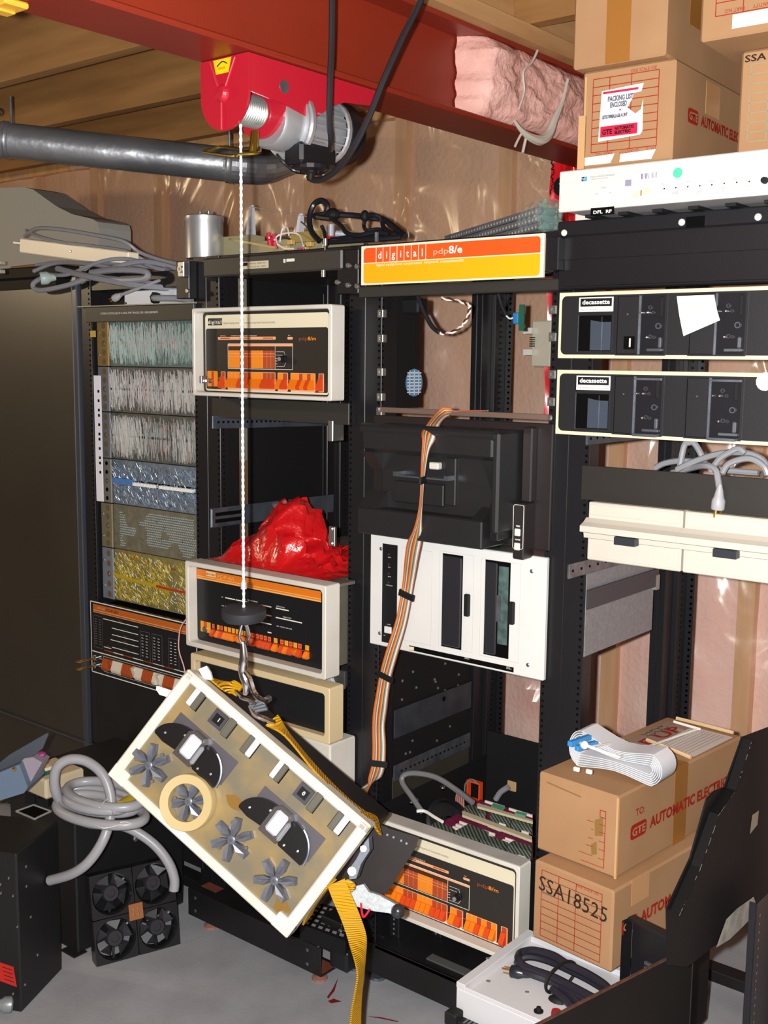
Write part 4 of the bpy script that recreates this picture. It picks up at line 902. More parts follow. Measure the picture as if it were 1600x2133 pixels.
# ---- inside left of rack 3: slides
for z0, lab, m, h, hl in ((at(895, 1480, x=-.02).z, 'dark grey chassis slide inside the rack above the lower computer, upper of two', mat('slide_dark', '#4c5058', .45, metal=.5, n=(20, .6)), .075, None), (at(895, 1578, x=-.02).z, 'zinc chassis slide with a row of slots, lower of two', STEEL, .042, (16, .03, .004))):
    s_, B, L = slide('chassis_slide', lab, (-.020, .11, z0), (-.020, .45, z0), h, m, hl, lip=.001)
    if hl is None:
        mb = MB(); mb.lathe([(.007, 0), (.007, .0005), (0, .0005)], (-.0175, .32, z0+.018), X, 10); mb.part('slot', VOID, s_)
mb = MB(); mb.cbox(-.0305, -.0265, .105, .455, .30, .87, .001); sd = mb.solo('side_sheet', BLACKM, 'black side sheet dotted with screws behind the white drive unit', 'panel')
mb = MB()
for u, v in ((860, 1399), (905, 1415), (927, 1382), (955, 1405), (838, 1418), (867, 1432), (907, 1420), (912, 1433), (927, 1438), (954, 1428), (837, 1457), (859, 1543), (937, 1513), (910, 1543), (845, 1570), (854, 1567)): screw(mb, at(u, v, x=-.0265), X, .004, .003, 6)
mb.part('screws', SCREW, sd, kind='stuff')
mb = MB(); p = at(880, 1625, x=-.024); mb.cbox(-.026, -.022, .11, .45, p.z-.05, p.z+.045, .001); mb.solo('lower_plate', mat('brown_dust', '#3a352c', .6, n=(8, .7)), 'dusty brown plate low inside the rack beside the open computer', 'panel')
# rack 2/3 gap strips seen low between posts
mb = MB(); p = at(753, 1390, y=.12); mb.cbox(p.x-.03, p.x+.02, .12, .122, p.z-.05, p.z+.08, .001); mb.solo('zinc_strip', STEEL, 'zinc slide end seen in the gap left of the ribbon cable', 'slide')
mb = MB(); p = at(752, 1640, y=.12); mb.cbox(p.x-.03, p.x+.02, .12, .122, p.z-.03, p.z+.03, .001); mb.solo('zinc_strip', STEEL, 'zinc slide end low in the gap where the ribbon cable ends', 'slide')
# ---- lower 8/M with open top
lo, fcl = computer_8m(.0, .262, .487, -.088, 'opened minicomputer low in the rack, circuit boards showing on top', .017, .014)
zt = .455
mb = MB(); mb.box(.018, .021, -.04, .48, .265, .47); mb.box(.4615, .4645, -.04, .48, .265, .47); mb.box(.021, .4615, .476, .48, .265, .54); mb.box(.021, .4615, -.04, .476, .265, .27); mb.part('chassis', BLACKM, lo)
mb = MB(); mb.cbox(.002, .4806, -.084, -.042, .4872, .4882, .0003); mb.part('bezel_top', GREYP, lo)
MAR = mat('maroon_board', '#86204a', .5, n=(60, .6), col2='#641636'); HAT = mat('hatch_connector', '#2a3029', .55)
_nt = HAT.node_tree; _tc = _nt.nodes.new('ShaderNodeTexCoord'); _wv = _nt.nodes.new('ShaderNodeTexWave'); _wv.bands_direction = 'DIAGONAL'; _wv.inputs['Scale'].default_value = 55; _rp = _nt.nodes.new('ShaderNodeValToRGB')
_rp.color_ramp.elements[0].color = (.008, .01, .008, 1); _rp.color_ramp.elements[1].color = (.13, .17, .13, 1); _nt.links.new(_tc.outputs['Object'], _wv.inputs[0]); _nt.links.new(_wv.outputs[0], _rp.inputs[0]); _nt.links.new(_rp.outputs[0], _nt.nodes['Principled BSDF'].inputs['Base Color'])
def topq(name, m, uvs, z, th=.004, par=lo, shared=None):
    mb = shared or MB(); P_ = [at(u, v, z=z) for u, v in uvs]; n = len(P_); vs = P_+[p-V((0, 0, th)) for p in P_]
    mb.add(vs, [tuple(range(n)), tuple(range(2*n-1, n-1, -1))]+[(i, (i+1) % n, n+(i+1) % n, n+i) for i in range(n)])
    return None if shared else mb.part(name, m, par)
def ZM(a, b): return 860+a/6.4, 1650+b/6.4
brd = topq('module_board', MAR, [ZM(*p) for p in ((395, 405), (590, 290), (1600, 640), (1600, 900), (1480, 900), (560, 600), (240, 450))], .452, .003)
brd2 = topq('module_board', MAR, [ZM(*p) for p in ((690, 200), (900, 100), (1600, 300), (1600, 560), (660, 250))], .450, .003)
for pts in (((240, 440), (330, 385), (555, 490), (530, 540), (450, 545)), ((560, 520), (740, 420), (1010, 530), (860, 625)), ((900, 625), (960, 560), (1270, 670), (1180, 730)), ((1270, 690), (1340, 645), (1590, 720), (1580, 800))):
    h = topq('edge_connector', HAT, [ZM(*p) for p in pts], .472, .018)
for pts in (((690, 190), (760, 165), (990, 250), (970, 290), (880, 280)), ((1030, 290), (1060, 250), (1340, 340), (1300, 390)), ((1310, 400), (1350, 345), (1600, 410), (1590, 480))):
    topq('edge_connector', HAT, [ZM(*p) for p in pts], .470, .016)
BAR = mat('bar_beige', '#c2b898', .45)
for pts in (((655, 255), (680, 250), (1590, 590), (1590, 640), (660, 300)), ((855, 155), (880, 148), (1600, 370), (1600, 395), (860, 185))): topq('retaining_bar', BAR, [ZM(*p) for p in pts], .478, .006)
mb = MB()
for pts in (((570, 425), (590, 415), (700, 455), (680, 470)), ((530, 455), (545, 448), (640, 485), (625, 495)), ((620, 385), (630, 380), (780, 435), (770, 442)), ((940, 505), (950, 500), (1100, 550), (1090, 558)), ((1005, 560), (1015, 555), (1070, 575), (1060, 585)), ((1000, 430), (1020, 420), (1190, 480), (1170, 495)), ((1195, 630), (1210, 622), (1320, 665), (1305, 675)), ((1230, 605), (1240, 600), (1360, 640), (1350, 648)), ((1450, 510), (1470, 480), (1560, 510), (1545, 545)), ((1150, 405), (1165, 392), (1250, 420), (1240, 435)), ((1440, 815), (1460, 800), (1545, 830), (1530, 845)), ((1400, 840), (1410, 830), (1510, 865), (1500, 872)), ((960, 110), (975, 105), (1230, 185), (1220, 195)), ((1280, 210), (1290, 205), (1600, 300), (1595, 312)), ((1350, 850), (1360, 845), (1470, 885), (1465, 893)), ((1010, 735), (1020, 730), (1180, 785), (1170, 795)), ((1380, 455), (1390, 450), (1460, 470), (1455, 478))):
    topq('', None, [ZM(*p) for p in pts], .458, .006, shared=mb)
mb.part('white_chips', mat('chip_white', '#e4d8d0', .4), brd, kind='stuff')
for pts in (((1045, 175), (1075, 145), (1230, 190), (1160, 245)), ((1360, 275), (1390, 250), (1520, 285), (1500, 315))): topq('green_chip', mat('chip_green', '#58a480', .4), [ZM(*p) for p in pts], .462, .006)
# fan, cables and brackets inside
p = at(912, 1690, z=.46); mb = MB(); mb.lathe([(.062, 0), (.062, .02), (.055, .024), (.055, .004), (.02, .004), (.02, .022), (0, .022)], (p.x, p.y+.03, .415), V((.75, -.25, .6)), 24); fn = mb.part('cooling_fan', mat('fan_black', '#161618', .5, spec=.4), lo, sm=True)
mb = MB(); ax = V((.75, -.25, .6)).normalized(); mb.lathe([(.012, .024), (.014, .026), (.016, .024)], (p.x, p.y+.03, .415), ax, 20); mb.part('fan_ring', CHROME, fn)
mb = MB()
for u, v in ((857, 1671), (866, 1667), (922, 1641)): mb.sphere(at(u, v, z=.47), .007)
mb.part('terminal_nuts', CHROME, lo, kind='stuff')
pts = [at(u, v, x=xx) for u, v, xx in ((880, 1692, .12), (858, 1660, .08), (838, 1630, .04), (843, 1614, .04), (870, 1611, .07), (910, 1620, .12), (950, 1645, .18), (985, 1672, .24))]
mb = MB(); mb.tube(pts, .007, 8, 6); mb.solo('grey_flex', mat('flex_grey', '#6e6e70', .45), 'dark grey cable arching over the opened lower computer', 'cable', sm=True)
pts = [at(u, v, z=.49) for u, v in ((868, 1690), (885, 1690), (905, 1702), (922, 1712))]; mb = MB(); mb.tube(pts, .004, 6, 5); mb.part('white_lead', PRINTW, lo, sm=True)
pts = [at(u, v, y=.40) for u, v in ((1033, 1665), (1043, 1650), (1058, 1640))]; mb = MB(); mb.tube(pts, .008, 8, 5); mb.part('grey_hose', GREYCAB, lo, sm=True)
mb = MB(); a, b = at(976, 1655, y=.33), at(1004, 1634, y=.33); mb.frame(a.x, b.x, a.z-.01, b.z+.005, .32, .335, .004); mb.part('orange_bracket', mat('bracket_orange', '#e0461c', .4), lo)
mb = MB(); mb.tube([at(u, v, y=.32) for u, v in ((968, 1655), (970, 1632), (985, 1624), (995, 1634))], .002, 6, 5); mb.part('green_wire', WGRN, lo)
mb = MB()
for k in range(5): mb.tube([at(952+3*k, 1652, y=.30), at(950+4*k, 1668+k, y=.28), at(958+2*k, 1690, y=.27)], .0018, 5, 4)
mb.part('wire_bundle', mat('wire_skin', '#c89080', .45), lo, kind='stuff')
for uv in ((974, 1607), (1067, 1637)):
    p = at(*uv, y=.475); mb = MB(); mb.cbox(p.x-.014, p.x+.014, .470, .476, p.z-.014, p.z+.014, .002); mb.part('foam_pad', mat('foam_tan', '#b89a6a', .8), lo)
# ---- base plate under rack 3 and stabiliser foot of rack 2
bs = thing('rack_base_plate', 'black steel base plate with scuffed top at the foot of the rack', 'base', (.24, .2, .0))
mb = MB(); mb.cbox(.018, .464, -.006, .45, .10, .112, .002); mb.cbox(-.012, .512, -.006, -.001, .032, .112, .001); mb.part('plate', BLACKR, bs)
mb = MB(); a = at(950, 1990, z=.113); mb.box(.16, .46, .02, .045, .112, .116); mb.part('grey_rail', mat('rail_grey', '#6a6a68', .5, metal=.4), bs)
mb = MB(); mb.cbox(.02, .05, .05, .14, .112, .20, .002); mb.cbox(.10, .13, .12, .16, .112, .20, .002); br = mb.part('perforated_bracket', BLACK, bs, kind='stuff')
mb = MB()
for xx, yy in ((.0351, .0495), (.115, .1195)):
    for k in range(6): mb.lathe([(.003, 0), (.003, .0004), (0, .0004)], (xx, yy, .122+.013*k), (0, -1, 0), 6)
mb.part('bracket_holes', mat('hole_bright', '#6a6a6a', .5), br, kind='stuff')
sf = thing('stabiliser_foot', 'long black channel foot under the hanging tape drive, rusty right end', 'foot', (-.3, -.15, .0))
def fl(u, v, z): return at(u, v, z=z)
A, B2 = fl(397, 1893, .045), fl(663, 2030, .03)
A = V((-.60, A.y, 0)); yb = (fl(397, 1893, .04).y+fl(663, 2030, .04).y)/2
xa, xb = fl(397, 1893, .04).x, fl(663, 2030, .04).x
mb = MB(); mb.cbox(xa, xb, yb, yb+.004, .028, .105, .001); mb.box(xa, xb, yb+.004, yb+.07, .028, .032); mb.cbox(xa, xb-.02, yb+.002, yb+.062, .10, .105, .001); mb.part('channel', BLACKR, sf)
mb = MB(); mb.box(xa+.02, xa+.08, yb+.03, yb+.06, .1051, .1056); mb.box(xb-.05, xb-.002, yb+.01, yb+.06, .0321, .0325); mb.part('rust_patch', mat('rust', '#7a3c22', .8, n=(40, .8)), sf, kind='stuff')
mb = MB(); mb.cbox(xb-.012, xb-.006, yb+.0, yb+.004, .105, .15, .001); mb.part('upright_pin', STEEL, sf)
for xx in (xa+.06, xb-.03): mb = MB(); mb.lathe([(.02, 0), (.02, .006), (.006, .01), (.006, .028)], (xx, yb+.03, 0), Z, 12); mb.part('foot_pad', mat('pad_pink', '#9a6a5c', .6), sf)
mb = MB()
for xx in (xa+.03, xb-.045):
    for zz in (.048, .085): screw(mb, (xx, yb, zz), (0, -1, 0), .005, .002)
mb.part('bolts', STEEL, sf, kind='stuff')
mb = MB(); p = fl(690, 1955, .12); mb.cbox(p.x-.035, p.x+.035, p.y, p.y+.05, .106, .17, .002); mb.cbox(p.x+.0, p.x+.06, p.y-.01, p.y+.03, .05, .106, .006); mb.part('end_bracket', BLACK, sf)
mb = MB(); screw(mb, (p.x+.012, p.y, .135), (0, -1, 0), .006, .003); screw(mb, (p.x+.03, p.y, .15), (0, -1, 0), .006, .003); mb.part('bolts', SCREW, sf, kind='stuff')
gr = thing('vent_grille', 'black slotted grille lying on the rack base behind the yellow strap', 'grille', fl(660, 1905, .15))
c0, c1, c2, c3 = fl(625, 1925, .15), fl(720, 1960, .15), fl(745, 1900, .15), fl(660, 1880, .15)
mb = MB(); mb.add([c0, c1, c2, c3]+[p-V((0, 0, .04)) for p in (c0, c1, c2, c3)], [(0, 1, 2, 3), (7, 6, 5, 4), (0, 4, 5, 1), (1, 5, 6, 2), (2, 6, 7, 3), (3, 7, 4, 0)]); mb.part('plate', BLACKM, gr)
mb = MB()
for i in range(6):
    for j in range(5):
        u0, v0 = .06+.155*i, .08+.18*j; f = lambda u, v: (c0*(1-u)+c1*u)*(1-v)+(c3*(1-u)+c2*u)*v+V((0, 0, .0008))
        mb.quad(f(u0, v0), f(u0+.09, v0), f(u0+.09, v0+.09), f(u0, v0+.09))
mb.part('slots', mat('slot_grey', '#8a8a88', .5), gr, kind='stuff')
# ================================================================== RACK 4 contents
def cassette(z0, z1, y, label, opened):
    x0, x1 = .542, 1.0246
    r = thing('cassette_drive', label, 'drive', (.78, .0, z0), group='cassette drive fronts in the right rack')
    mb = MB(); mb.cbox(x0, x1, y, y+.012, z0, z1, .001); mb.part('frame', mat('frame_cream', '#dccfae', .45), r)
    CF = mat('cassette_black', '#1e1e21', .42, spec=.5, bump=(500, .15, .001))
    mb = MB(); mb.prism(rrect(x0+.008, x1-.006, z0+.007, z1-.007, .010), (0, y-.001, 0), X, Z, (0, -.0015, 0)); mb.part('face', CF, r)
    mb = MB(); mb.box(x0+.026, x1-.012, y+.012, .35, z0+.006, z1-.006); mb.part('chassis', BLACKM, r)
    W_, H = .4826, z1-z0; f = lambda a, b: (x0+a*W_, z1-b*H); yy = y-.0025
    # label
    a, b = f(.095, .30), f(.245, .085); mb = MB(); mb.box(a[0], b[0], yy-.0008, yy, a[1], b[1]); lb = mb.part('name_label', PRINTW, r)
    mb = MB(); mb.box(a[0]+.003, b[0]-.003, yy-.0011, yy-.0008, a[1]+(b[1]-a[1])*.36, b[1]-.002); mb.part('label_block', PRINTK, lb)
    text('decassette', (a[0]+.007, yy-.0011, a[1]+(b[1]-a[1])*.52), X, Z, .0082, PRINTW, lb, width=b[0]-a[0]-.014, off=.0004, bold=.0003)
    text('digital equipment corporation', (a[0]+.004, yy-.0008, a[1]+.0028), X, Z, .0030, PRINTK, lb, width=b[0]-a[0]-.008, off=.0004)
    # cassette pocket: recessed bin
    a, b = f(.095, .90), f(.245, .345); mb = MB(); mb.frame(a[0], b[0], a[1], b[1], yy-.002, yy, .0015); mb.part('pocket_rim', CF, r)
    mb = MB(); mb.box(a[0]+.0015, b[0]-.0015, yy-.0004, yy, a[1]+.0015, b[1]-.0015); pk = mb.part('pocket', VOID, r)
    GL = mat('pocket_sheen', '#3c4450', .3, spec=.6); mb = MB(); xm = a[0]+(b[0]-a[0])*.70
    mb.quad((xm, yy-.0012, a[1]+.003), (b[0]-.003, yy-.0006, a[1]+.003), (b[0]-.003, yy-.0006, b[1]-.014), (xm, yy-.0012, b[1]-.014)); mb.quad((a[0]+(b[0]-a[0])*.36, yy-.0006, a[1]+.003), (xm-.001, yy-.0012, a[1]+.003), (xm-.001, yy-.0012, b[1]-.014), (a[0]+(b[0]-a[0])*.36, yy-.0006, b[1]-.010)); mb.part('pocket_insert', GL, pk)
    mb = MB(); mb.box(xm-.0008, xm+.0004, yy-.0018, yy-.0012, a[1]+.002, b[1]-.004); mb.box(a[0]+.0, a[0]+.0012, yy-.003, yy-.002, a[1], b[1]); mb.part('bright_edges', STEEL, pk, kind='stuff')
    for k, (fa, fb_) in enumerate(((.262, .47), (.56, .78))):
        a, b = f(fa, .955), f(fb_, .06)
        mb = MB(); mb.frame(a[0], b[0], a[1], b[1], yy-.0035, yy, .0025); dr_ = mb.part('transport', CF, r)
        xm = a[0]+(b[0]-a[0])*(.46 if not opened else .42)
        mb = MB(); mb.cbox(a[0]+.003, xm, yy-.003, yy, a[1]+.003, b[1]-.003, .001); mb.part('door', CF, dr_)
        mb = MB(); mb.box(xm+.001, b[0]-.003, yy-.0008, yy, a[1]+.003, b[1]-.003); mb.part('tape_well', mat('well_black', '#1c1c20', .3), dr_)
        mb = MB(); mb.box(xm, xm+.0012, yy-.005, yy-.001, a[1]+.002, b[1]-.002); 
        if opened: mb.box(xm+.002, b[0]-.006, yy-.008, yy-.001, b[1]-.009, b[1]-.005); mb.box(xm+.003, b[0]-.008, yy-.010, yy-.001, a[1]-.001, a[1]+.004)
        mb.part('bright_edges', STEEL, dr_, kind='stuff')
        mb = MB(); xw = b[0]-xm
        for (q1, q2, rr) in ((.12, .70, .0022), (.34, .70, .0026), (.34, .30, .0026)): mb.lathe([(rr, 0), (rr*.8, .006), (0, .007)], (xm+xw*q1, yy-.0008, a[1]+(b[1]-a[1])*q2), (0, -1, 0), 10)
        mb.part('spindles', CHROME, dr_, kind='stuff')
        mb = MB()
        for q1, q2, rr in ((.4, .78, .004), (.52, .70, .003), (.45, .31, .004), (.58, .30, .003)): mb.lathe([(rr, 0), (rr, .002), (rr*.6, .002), (rr*.5, .0)], (xm+xw*q1, yy-.0008, a[1]+(b[1]-a[1])*q2), (0, -1, 0), 10)
        mb.part('hubs', mat('hub_grey', '#3a3a3e', .4), dr_, kind='stuff')
        mb = MB(); mb.lathe([(.006, 0), (.0055, .003), (.004, .003), (.003, .001)], (xm+xw*.72, yy-.0008, a[1]+(b[1]-a[1])*.48), (0, -1, 0), 14); mb.part('drive_wheel', STEEL, dr_)
        mb = MB(); mb.cbox(xm+xw*.34, b[0]-.006, yy-.006, yy-.001, a[1]+.008, a[1]+.0135, .001); mb.cbox(xm+xw*.74, xm+xw*.86, yy-.005, yy-.001, a[1]+.0135, a[1]+.034, .003); mb.part('lever', STEEL, dr_)
        mb = MB(); mb.cbox(xm+xw*.74, xm+xw*.86, yy-.003, yy-.0005, b[1]-.042, b[1]-.006, .003); mb.part('head', BLACKM, dr_)
        mb = MB(); screw(mb, (a[0]+(xm-a[0])*.5, yy-.003, a[1]+(b[1]-a[1])*.68), (0, -1, 0), .0018, .001)
        mb.part('screw', STEEL, dr_)
        if not opened and k == 0:
            mb = MB(); cx = a[0]+(xm-a[0])*.62; cz = a[1]+(b[1]-a[1])*.21; mb.box(cx-.011, cx+.011, yy-.0036, yy-.003, cz-.012, cz+.012); pl = mb.part('number_plate', VOID, dr_); text('1', (cx, yy-.0036, cz-.007), X, Z, .015, PRINTW, pl, None, 'CENTER', .0004, .0006)
    return r
cassette(1.5625, 1.688, -.10, 'upper cassette drive front with sticky note and number 1', False)
cd = cassette(1.4145, 1.540, -.10, 'lower cassette drive front with open tape doors', True)
p = at(1594, 795, y=-.104); mb = MB(); mb.lathe([(.016, 0), (.016, .0005), (0, .0005)], p, (0, -1, 0), 14); mb.part('torn_sticker', PRINTW, cd)
pts = [at(u, v, y=yy) for u, v, yy in ((1410, 617, -.112), (1488, 614, -.112), (1500, 667, -.119), (1424, 700, -.126))]
sn = thing('sticky_note', 'white sticky note slanting on the upper cassette drive', 'note', pts[3]); mb = MB(); grid(mb, lambda u, v: (pts[3]*(1-u)+pts[2]*u)*(1-v)+(pts[0]*(1-u)+pts[1]*u)*v+V((0, .006*-math.sin(PI*v)*.5, 0)), 4, 6); mb.part('paper', mat('note_paper', '#f6f6d8', .6), sn, sm=True)
d_ = (pts[2]-pts[3]).normalized()
for k in range(3): scribble(pts[0]*(.62-.16*k)+pts[3]*(.38+.16*k)-Y*.006+d_*.012, d_, (pts[0]-pts[3]).normalized(), .042, .005, mat('pencil', '#b4b49c', .6), sn, .0004, k+3, .0003)
# upper cover and rail stack
cv = thing('rack_cover', 'black blank cover panel above the cassette drives', 'panel', (.78, -.03, 1.70))
mb = MB(); mb.cbox(.497, 1.07, -.032, -.002, 1.698, 1.806, .003); mb.cbox(.512, 1.07, -.034, -.030, 1.704, 1.757, .001); mb.part('panel', BLACK, cv)
mb = MB(); mb.cbox(.497, 1.07, -.040, -.001, 1.801, 1.8315, .003); mb.part('top_flange', BLACK, cv)
for u, v in ((1175, 485), (1420, 463), (1579, 452)): mb = MB(); p = at(u, v, y=-.041); mb.lathe([(.0065, 0), (.0065, .002), (.004, .005), (0, .006)], (p.x, -.04, p.z), (0, -1, 0), 12); mb.part('rivet', PRINTW, cv, sm=True)
p = at(1448, 462, y=-.041); mb = MB(); mb.box(p.x-.018, p.x+.018, -.0405, -.04, p.z-.010, p.z+.010); mb.part('tape_patch', VOID, cv)
hp = thing('bench_instrument', 'long white instrument with green dot and barcode on the right rack top', 'instrument', (.78, .05, 1.832)); y = -.13
mb = MB(); mb.cbox(.551, .98, y, y+.012, 1.836, 1.911, .002); mb.part('front_panel', mat('instrument_white', '#cacbc5', .45), hp)
mb = MB(); mb.cbox(.557, .974, y+.012, .30, 1.838, 1.909, .002); mb.part('case', mat('instrument_case', '#a8a4a6', .45), hp)
mb = MB(); 
for xx in (.57, .64, .71, .78, .85, .92): mb.box(xx, xx+.02, -.06, .2, 1.832, 1.838)
mb.part('feet', BLACKM, hp, kind='stuff')
mb = MB()
for v0, v1 in (((1183, 383), (1600, 336)), ((1183, 432), (1600, 402))): 
    p = at(*v0, y=y-.0003); q = at(*v1, y=y-.0003); z_ = (p.z+q.z)/2; mb.box(.551, .98, y-.0003, y, z_-.0005, z_+.0005)
mb.part('panel_grooves', LINE, hp, kind='stuff')
def hpr(u0, v0, u1, v1, m, nm, th=.0006, par=hp):
    p, q = at(u0, v0, y=y), at(u1, v1, y=y); mb = MB(); mb.box(p.x, q.x, y-th, y, min(p.z, q.z), max(p.z, q.z)); return mb.part(nm, m, par)
lg = hpr(1212, 369, 1223, 377, mat('logo_blue', '#4aa0d0', .5), 'maker_logo'); p = at(1217, 376, y=y); mb = MB(); mb.box(p.x-.005, p.x+.0005, y-.0008, y-.0006, p.z-.0005, p.z+.0065); mb.part('logo_dark', PRINTK, lg)
text('hp', at(1213, 375, y=y), X, Z, .004, PRINTW, lg, .006, off=.0014)
text('37201A HP-IB EXTENDER', at(1229, 371, y=y), X, Z, .0030, PRINTG, hp, .05); text('HEWLETT-PACKARD', at(1231, 375, y=y), X, Z, .0020, PRINTG, hp, .036)
sw = hpr(1249, 398, 1264, 409, mat('rocker_pinkish', '#f6e6e0', .4), 'power_button', .004); text('POWER', at(1252, 393, y=y), X, Z, .0022, PRINTG, hp); text('OFF', at(1240, 406, y=y), X, Z, .0022, PRINTG, hp); text('ON', at(1269, 403, y=y), X, Z, .0022, PRINTG, hp)
hpr(1303, 375, 1315, 387, mat('badge_lilac', '#8a86a0', .5), 'small_badge')
bc = hpr(1326, 352, 1378, 380, mat('label_white', '#ffffff', .5), 'barcode_label'); mb = MB(); p, q = at(1336, 370, y=y), at(1367, 361, y=y); xx = p.x; zc = at(1352, 366, y=y).z
while xx < q.x: ww = R_.choice((.0005, .001, .0015)); mb.box(xx, xx+ww, y-.0009, y-.0006, zc-.005, zc+.005); xx += ww+R_.choice((.0006, .001, .0014))
mb.part('barcode_bars', mat('bar_purple', '#4a4264', .5), bc, kind='stuff')
mb = MB(); P_ = [at(u, v, y=y-.0006) for u, v in ((1316, 400), (1353, 389), (1356, 402), (1320, 416))]; mb.poly(P_); tpx = mb.part('masking_tape', mat('tape_beige', '#ecdcb0', .6), hp); mb = MB(); p = at(1336, 402, y=y); mb.box(p.x-.001, p.x+.001, y-.001, y-.0007, p.z-.005, p.z+.005); mb.part('ink_mark', mat('ink_brown', '#6a3a30', .6), tpx)
p = at(1412, 360, y=y); mb = MB(); mb.lathe([(.0088, 0), (.0088, .0006), (0, .0006)], p, (0, -1, 0), 20); mb.part('green_dot', mat('dot_green', '#4ad49c', .5), hp)
nl = hpr(1231, 434, 1279, 446, VOID, 'embossed_label'); p = at(1236, 445, y=y); zc = at(1255, 441, y=y).z; text('DFL  RF', (p.x, y-.0006, zc-.0028), X, Z, .0056, PRINTW, nl, .038, off=.0004, bold=.0002)
for k, (u, v, s, dn) in enumerate(((1384, 393, 'FAST\nCOMPLETE', 0), (1408, 391, 'EXTENDER\nADDRESSED', 1), (1433, 389, 'FAILURE', 0), (1458, 387, 'LOSS OF\nREMOTE\nDATA', 1), (1483, 385, 'CALL\nCOMPLETE', 0), (1509, 382, 'REMOTE\nCALL IN\nDELAY', 1), (1535, 380, 'DATA SET\nREADY', 0), (1561, 378, 'CONNECT\nTO\nDATA', 1))):
    mb = MB(); p = at(u, v, y=y); mb.lathe([(.0014, 0), (.0012, .001), (0, .0012)], p, (0, -1, 0), 8); mb.part('indicator_lamp', PRINTK, hp); text(s, (p.x, y, p.z+(.0075 if not dn else -.0085)), X, Z, .0017, PRINTG, hp, None, 'CENTER')
mb = MB(); p = at(1594, 376, y=y); mb.lathe([(.006, 0), (.005, .008), (0, .008)], p, (0, -1, 0), 14); mb.part('round_knob', BLACKM, hp, sm=True)
# shelf with black front, grey mains lead
bsf = thing('black_shelf_unit', 'black steel shelf unit holding the grey mains lead', 'shelf', (.8, .1, 1.27))
zt = at(1300, 975, y=-.004).z; mb = MB(); mb.cbox(.5515, 1.03, -.005, -.001, 1.276, zt, .001); mb.cbox(.57, 1.012, .0, .35, 1.30, 1.304, .001); mb.part('shelf', mat('shelf_black', '#27241f', .5), bsf)
for u, v, m in ((1267, 1023, SCREW), (1432, 994, SCREW), (1365, 1031, mat('rust_hole', '#7a5a48', .6))): mb = MB(); p = at(u, v, y=-.004); mb.lathe([(.004, 0), (.004, .0008), (.0025, .0008), (.002, -.0)], p, (0, -1, 0), 10); mb.part('eyelet', m, bsf)
gl = thing('mains_lead', 'grey mains lead coiled under the cassette drives, plug hanging down', 'cable', at(1490, 960, y=.08))
def cpath(uvs, y0): return [at(u, v, y=y0+(dy if len(q_) else 0)) for (u, v, *q_) in uvs for dy in [q_[0] if q_ else 0]]
mb = MB()
mb.tube(cpath([(1365, 975), (1385, 965), (1420, 960), (1460, 965), (1500, 978), (1540, 982), (1580, 985)], .08), .0062, 8, 6)
mb.tube(cpath([(1415, 980), (1425, 930), (1435, 922), (1448, 925), (1465, 955), (1470, 972, .03)], .05), .0062, 8, 6)
mb.tube(cpath([(1410, 978), (1450, 960), (1500, 945), (1550, 943), (1585, 955), (1598, 975), (1590, 990, .03)], .03), .0062, 8, 6)
mb.tube(cpath([(1480, 982), (1500, 955), (1525, 940), (1540, 935), (1552, 945)], .02), .0062, 8, 6)
mb.tube(cpath([(1505, 985), (1520, 965), (1560, 955), (1590, 970), (1600, 990)], .01), .0062, 8, 6)
mb.tube(cpath([(1400, 985, .05), (1440, 975, .03), (1470, 970), (1490, 978, -.01), (1496, 1000, -.014), (1499, 1022, -.014)], .0), .0062, 8, 6)
mb.part('cord', GREYCAB, gl, sm=True)
def plug(root, p, d, m, pm, s=1.):
    d = V(d).normalized(); u = d.orthogonal().normalized(); w_ = d.cross(u); B = basis(u, w_, d).to_4x4(); B.translation = V(p)
    mb = MB(); mb.lathe([(.004*s, -.012*s), (.0075*s, 0), (.010*s, .012*s), (.0135*s, .020*s), (.0135*s, .036*s), (.012*s, .038*s), (0, .038*s)], p, d, 12); q = mb.part('plug', m, root, sm=True)
    mb = MB(); mb.box(-.007*s, -.0055*s, -.003*s, .003*s, .038*s, .054*s, B); mb.box(.0055*s, .007*s, -.003*s, .003*s, .038*s, .054*s, B); mb.cyl(B @ V((0, .007*s, .038*s)), B @ V((0, .007*s, .056*s)), .0022*s, n=8); mb.part('plug_pins', pm, q, kind='stuff')
plug(gl, at(1499, 1022, y=-.022), (-.05, 0, -1), mat('plug_grey', '#a2a2a6', .45), GOLD, .95)
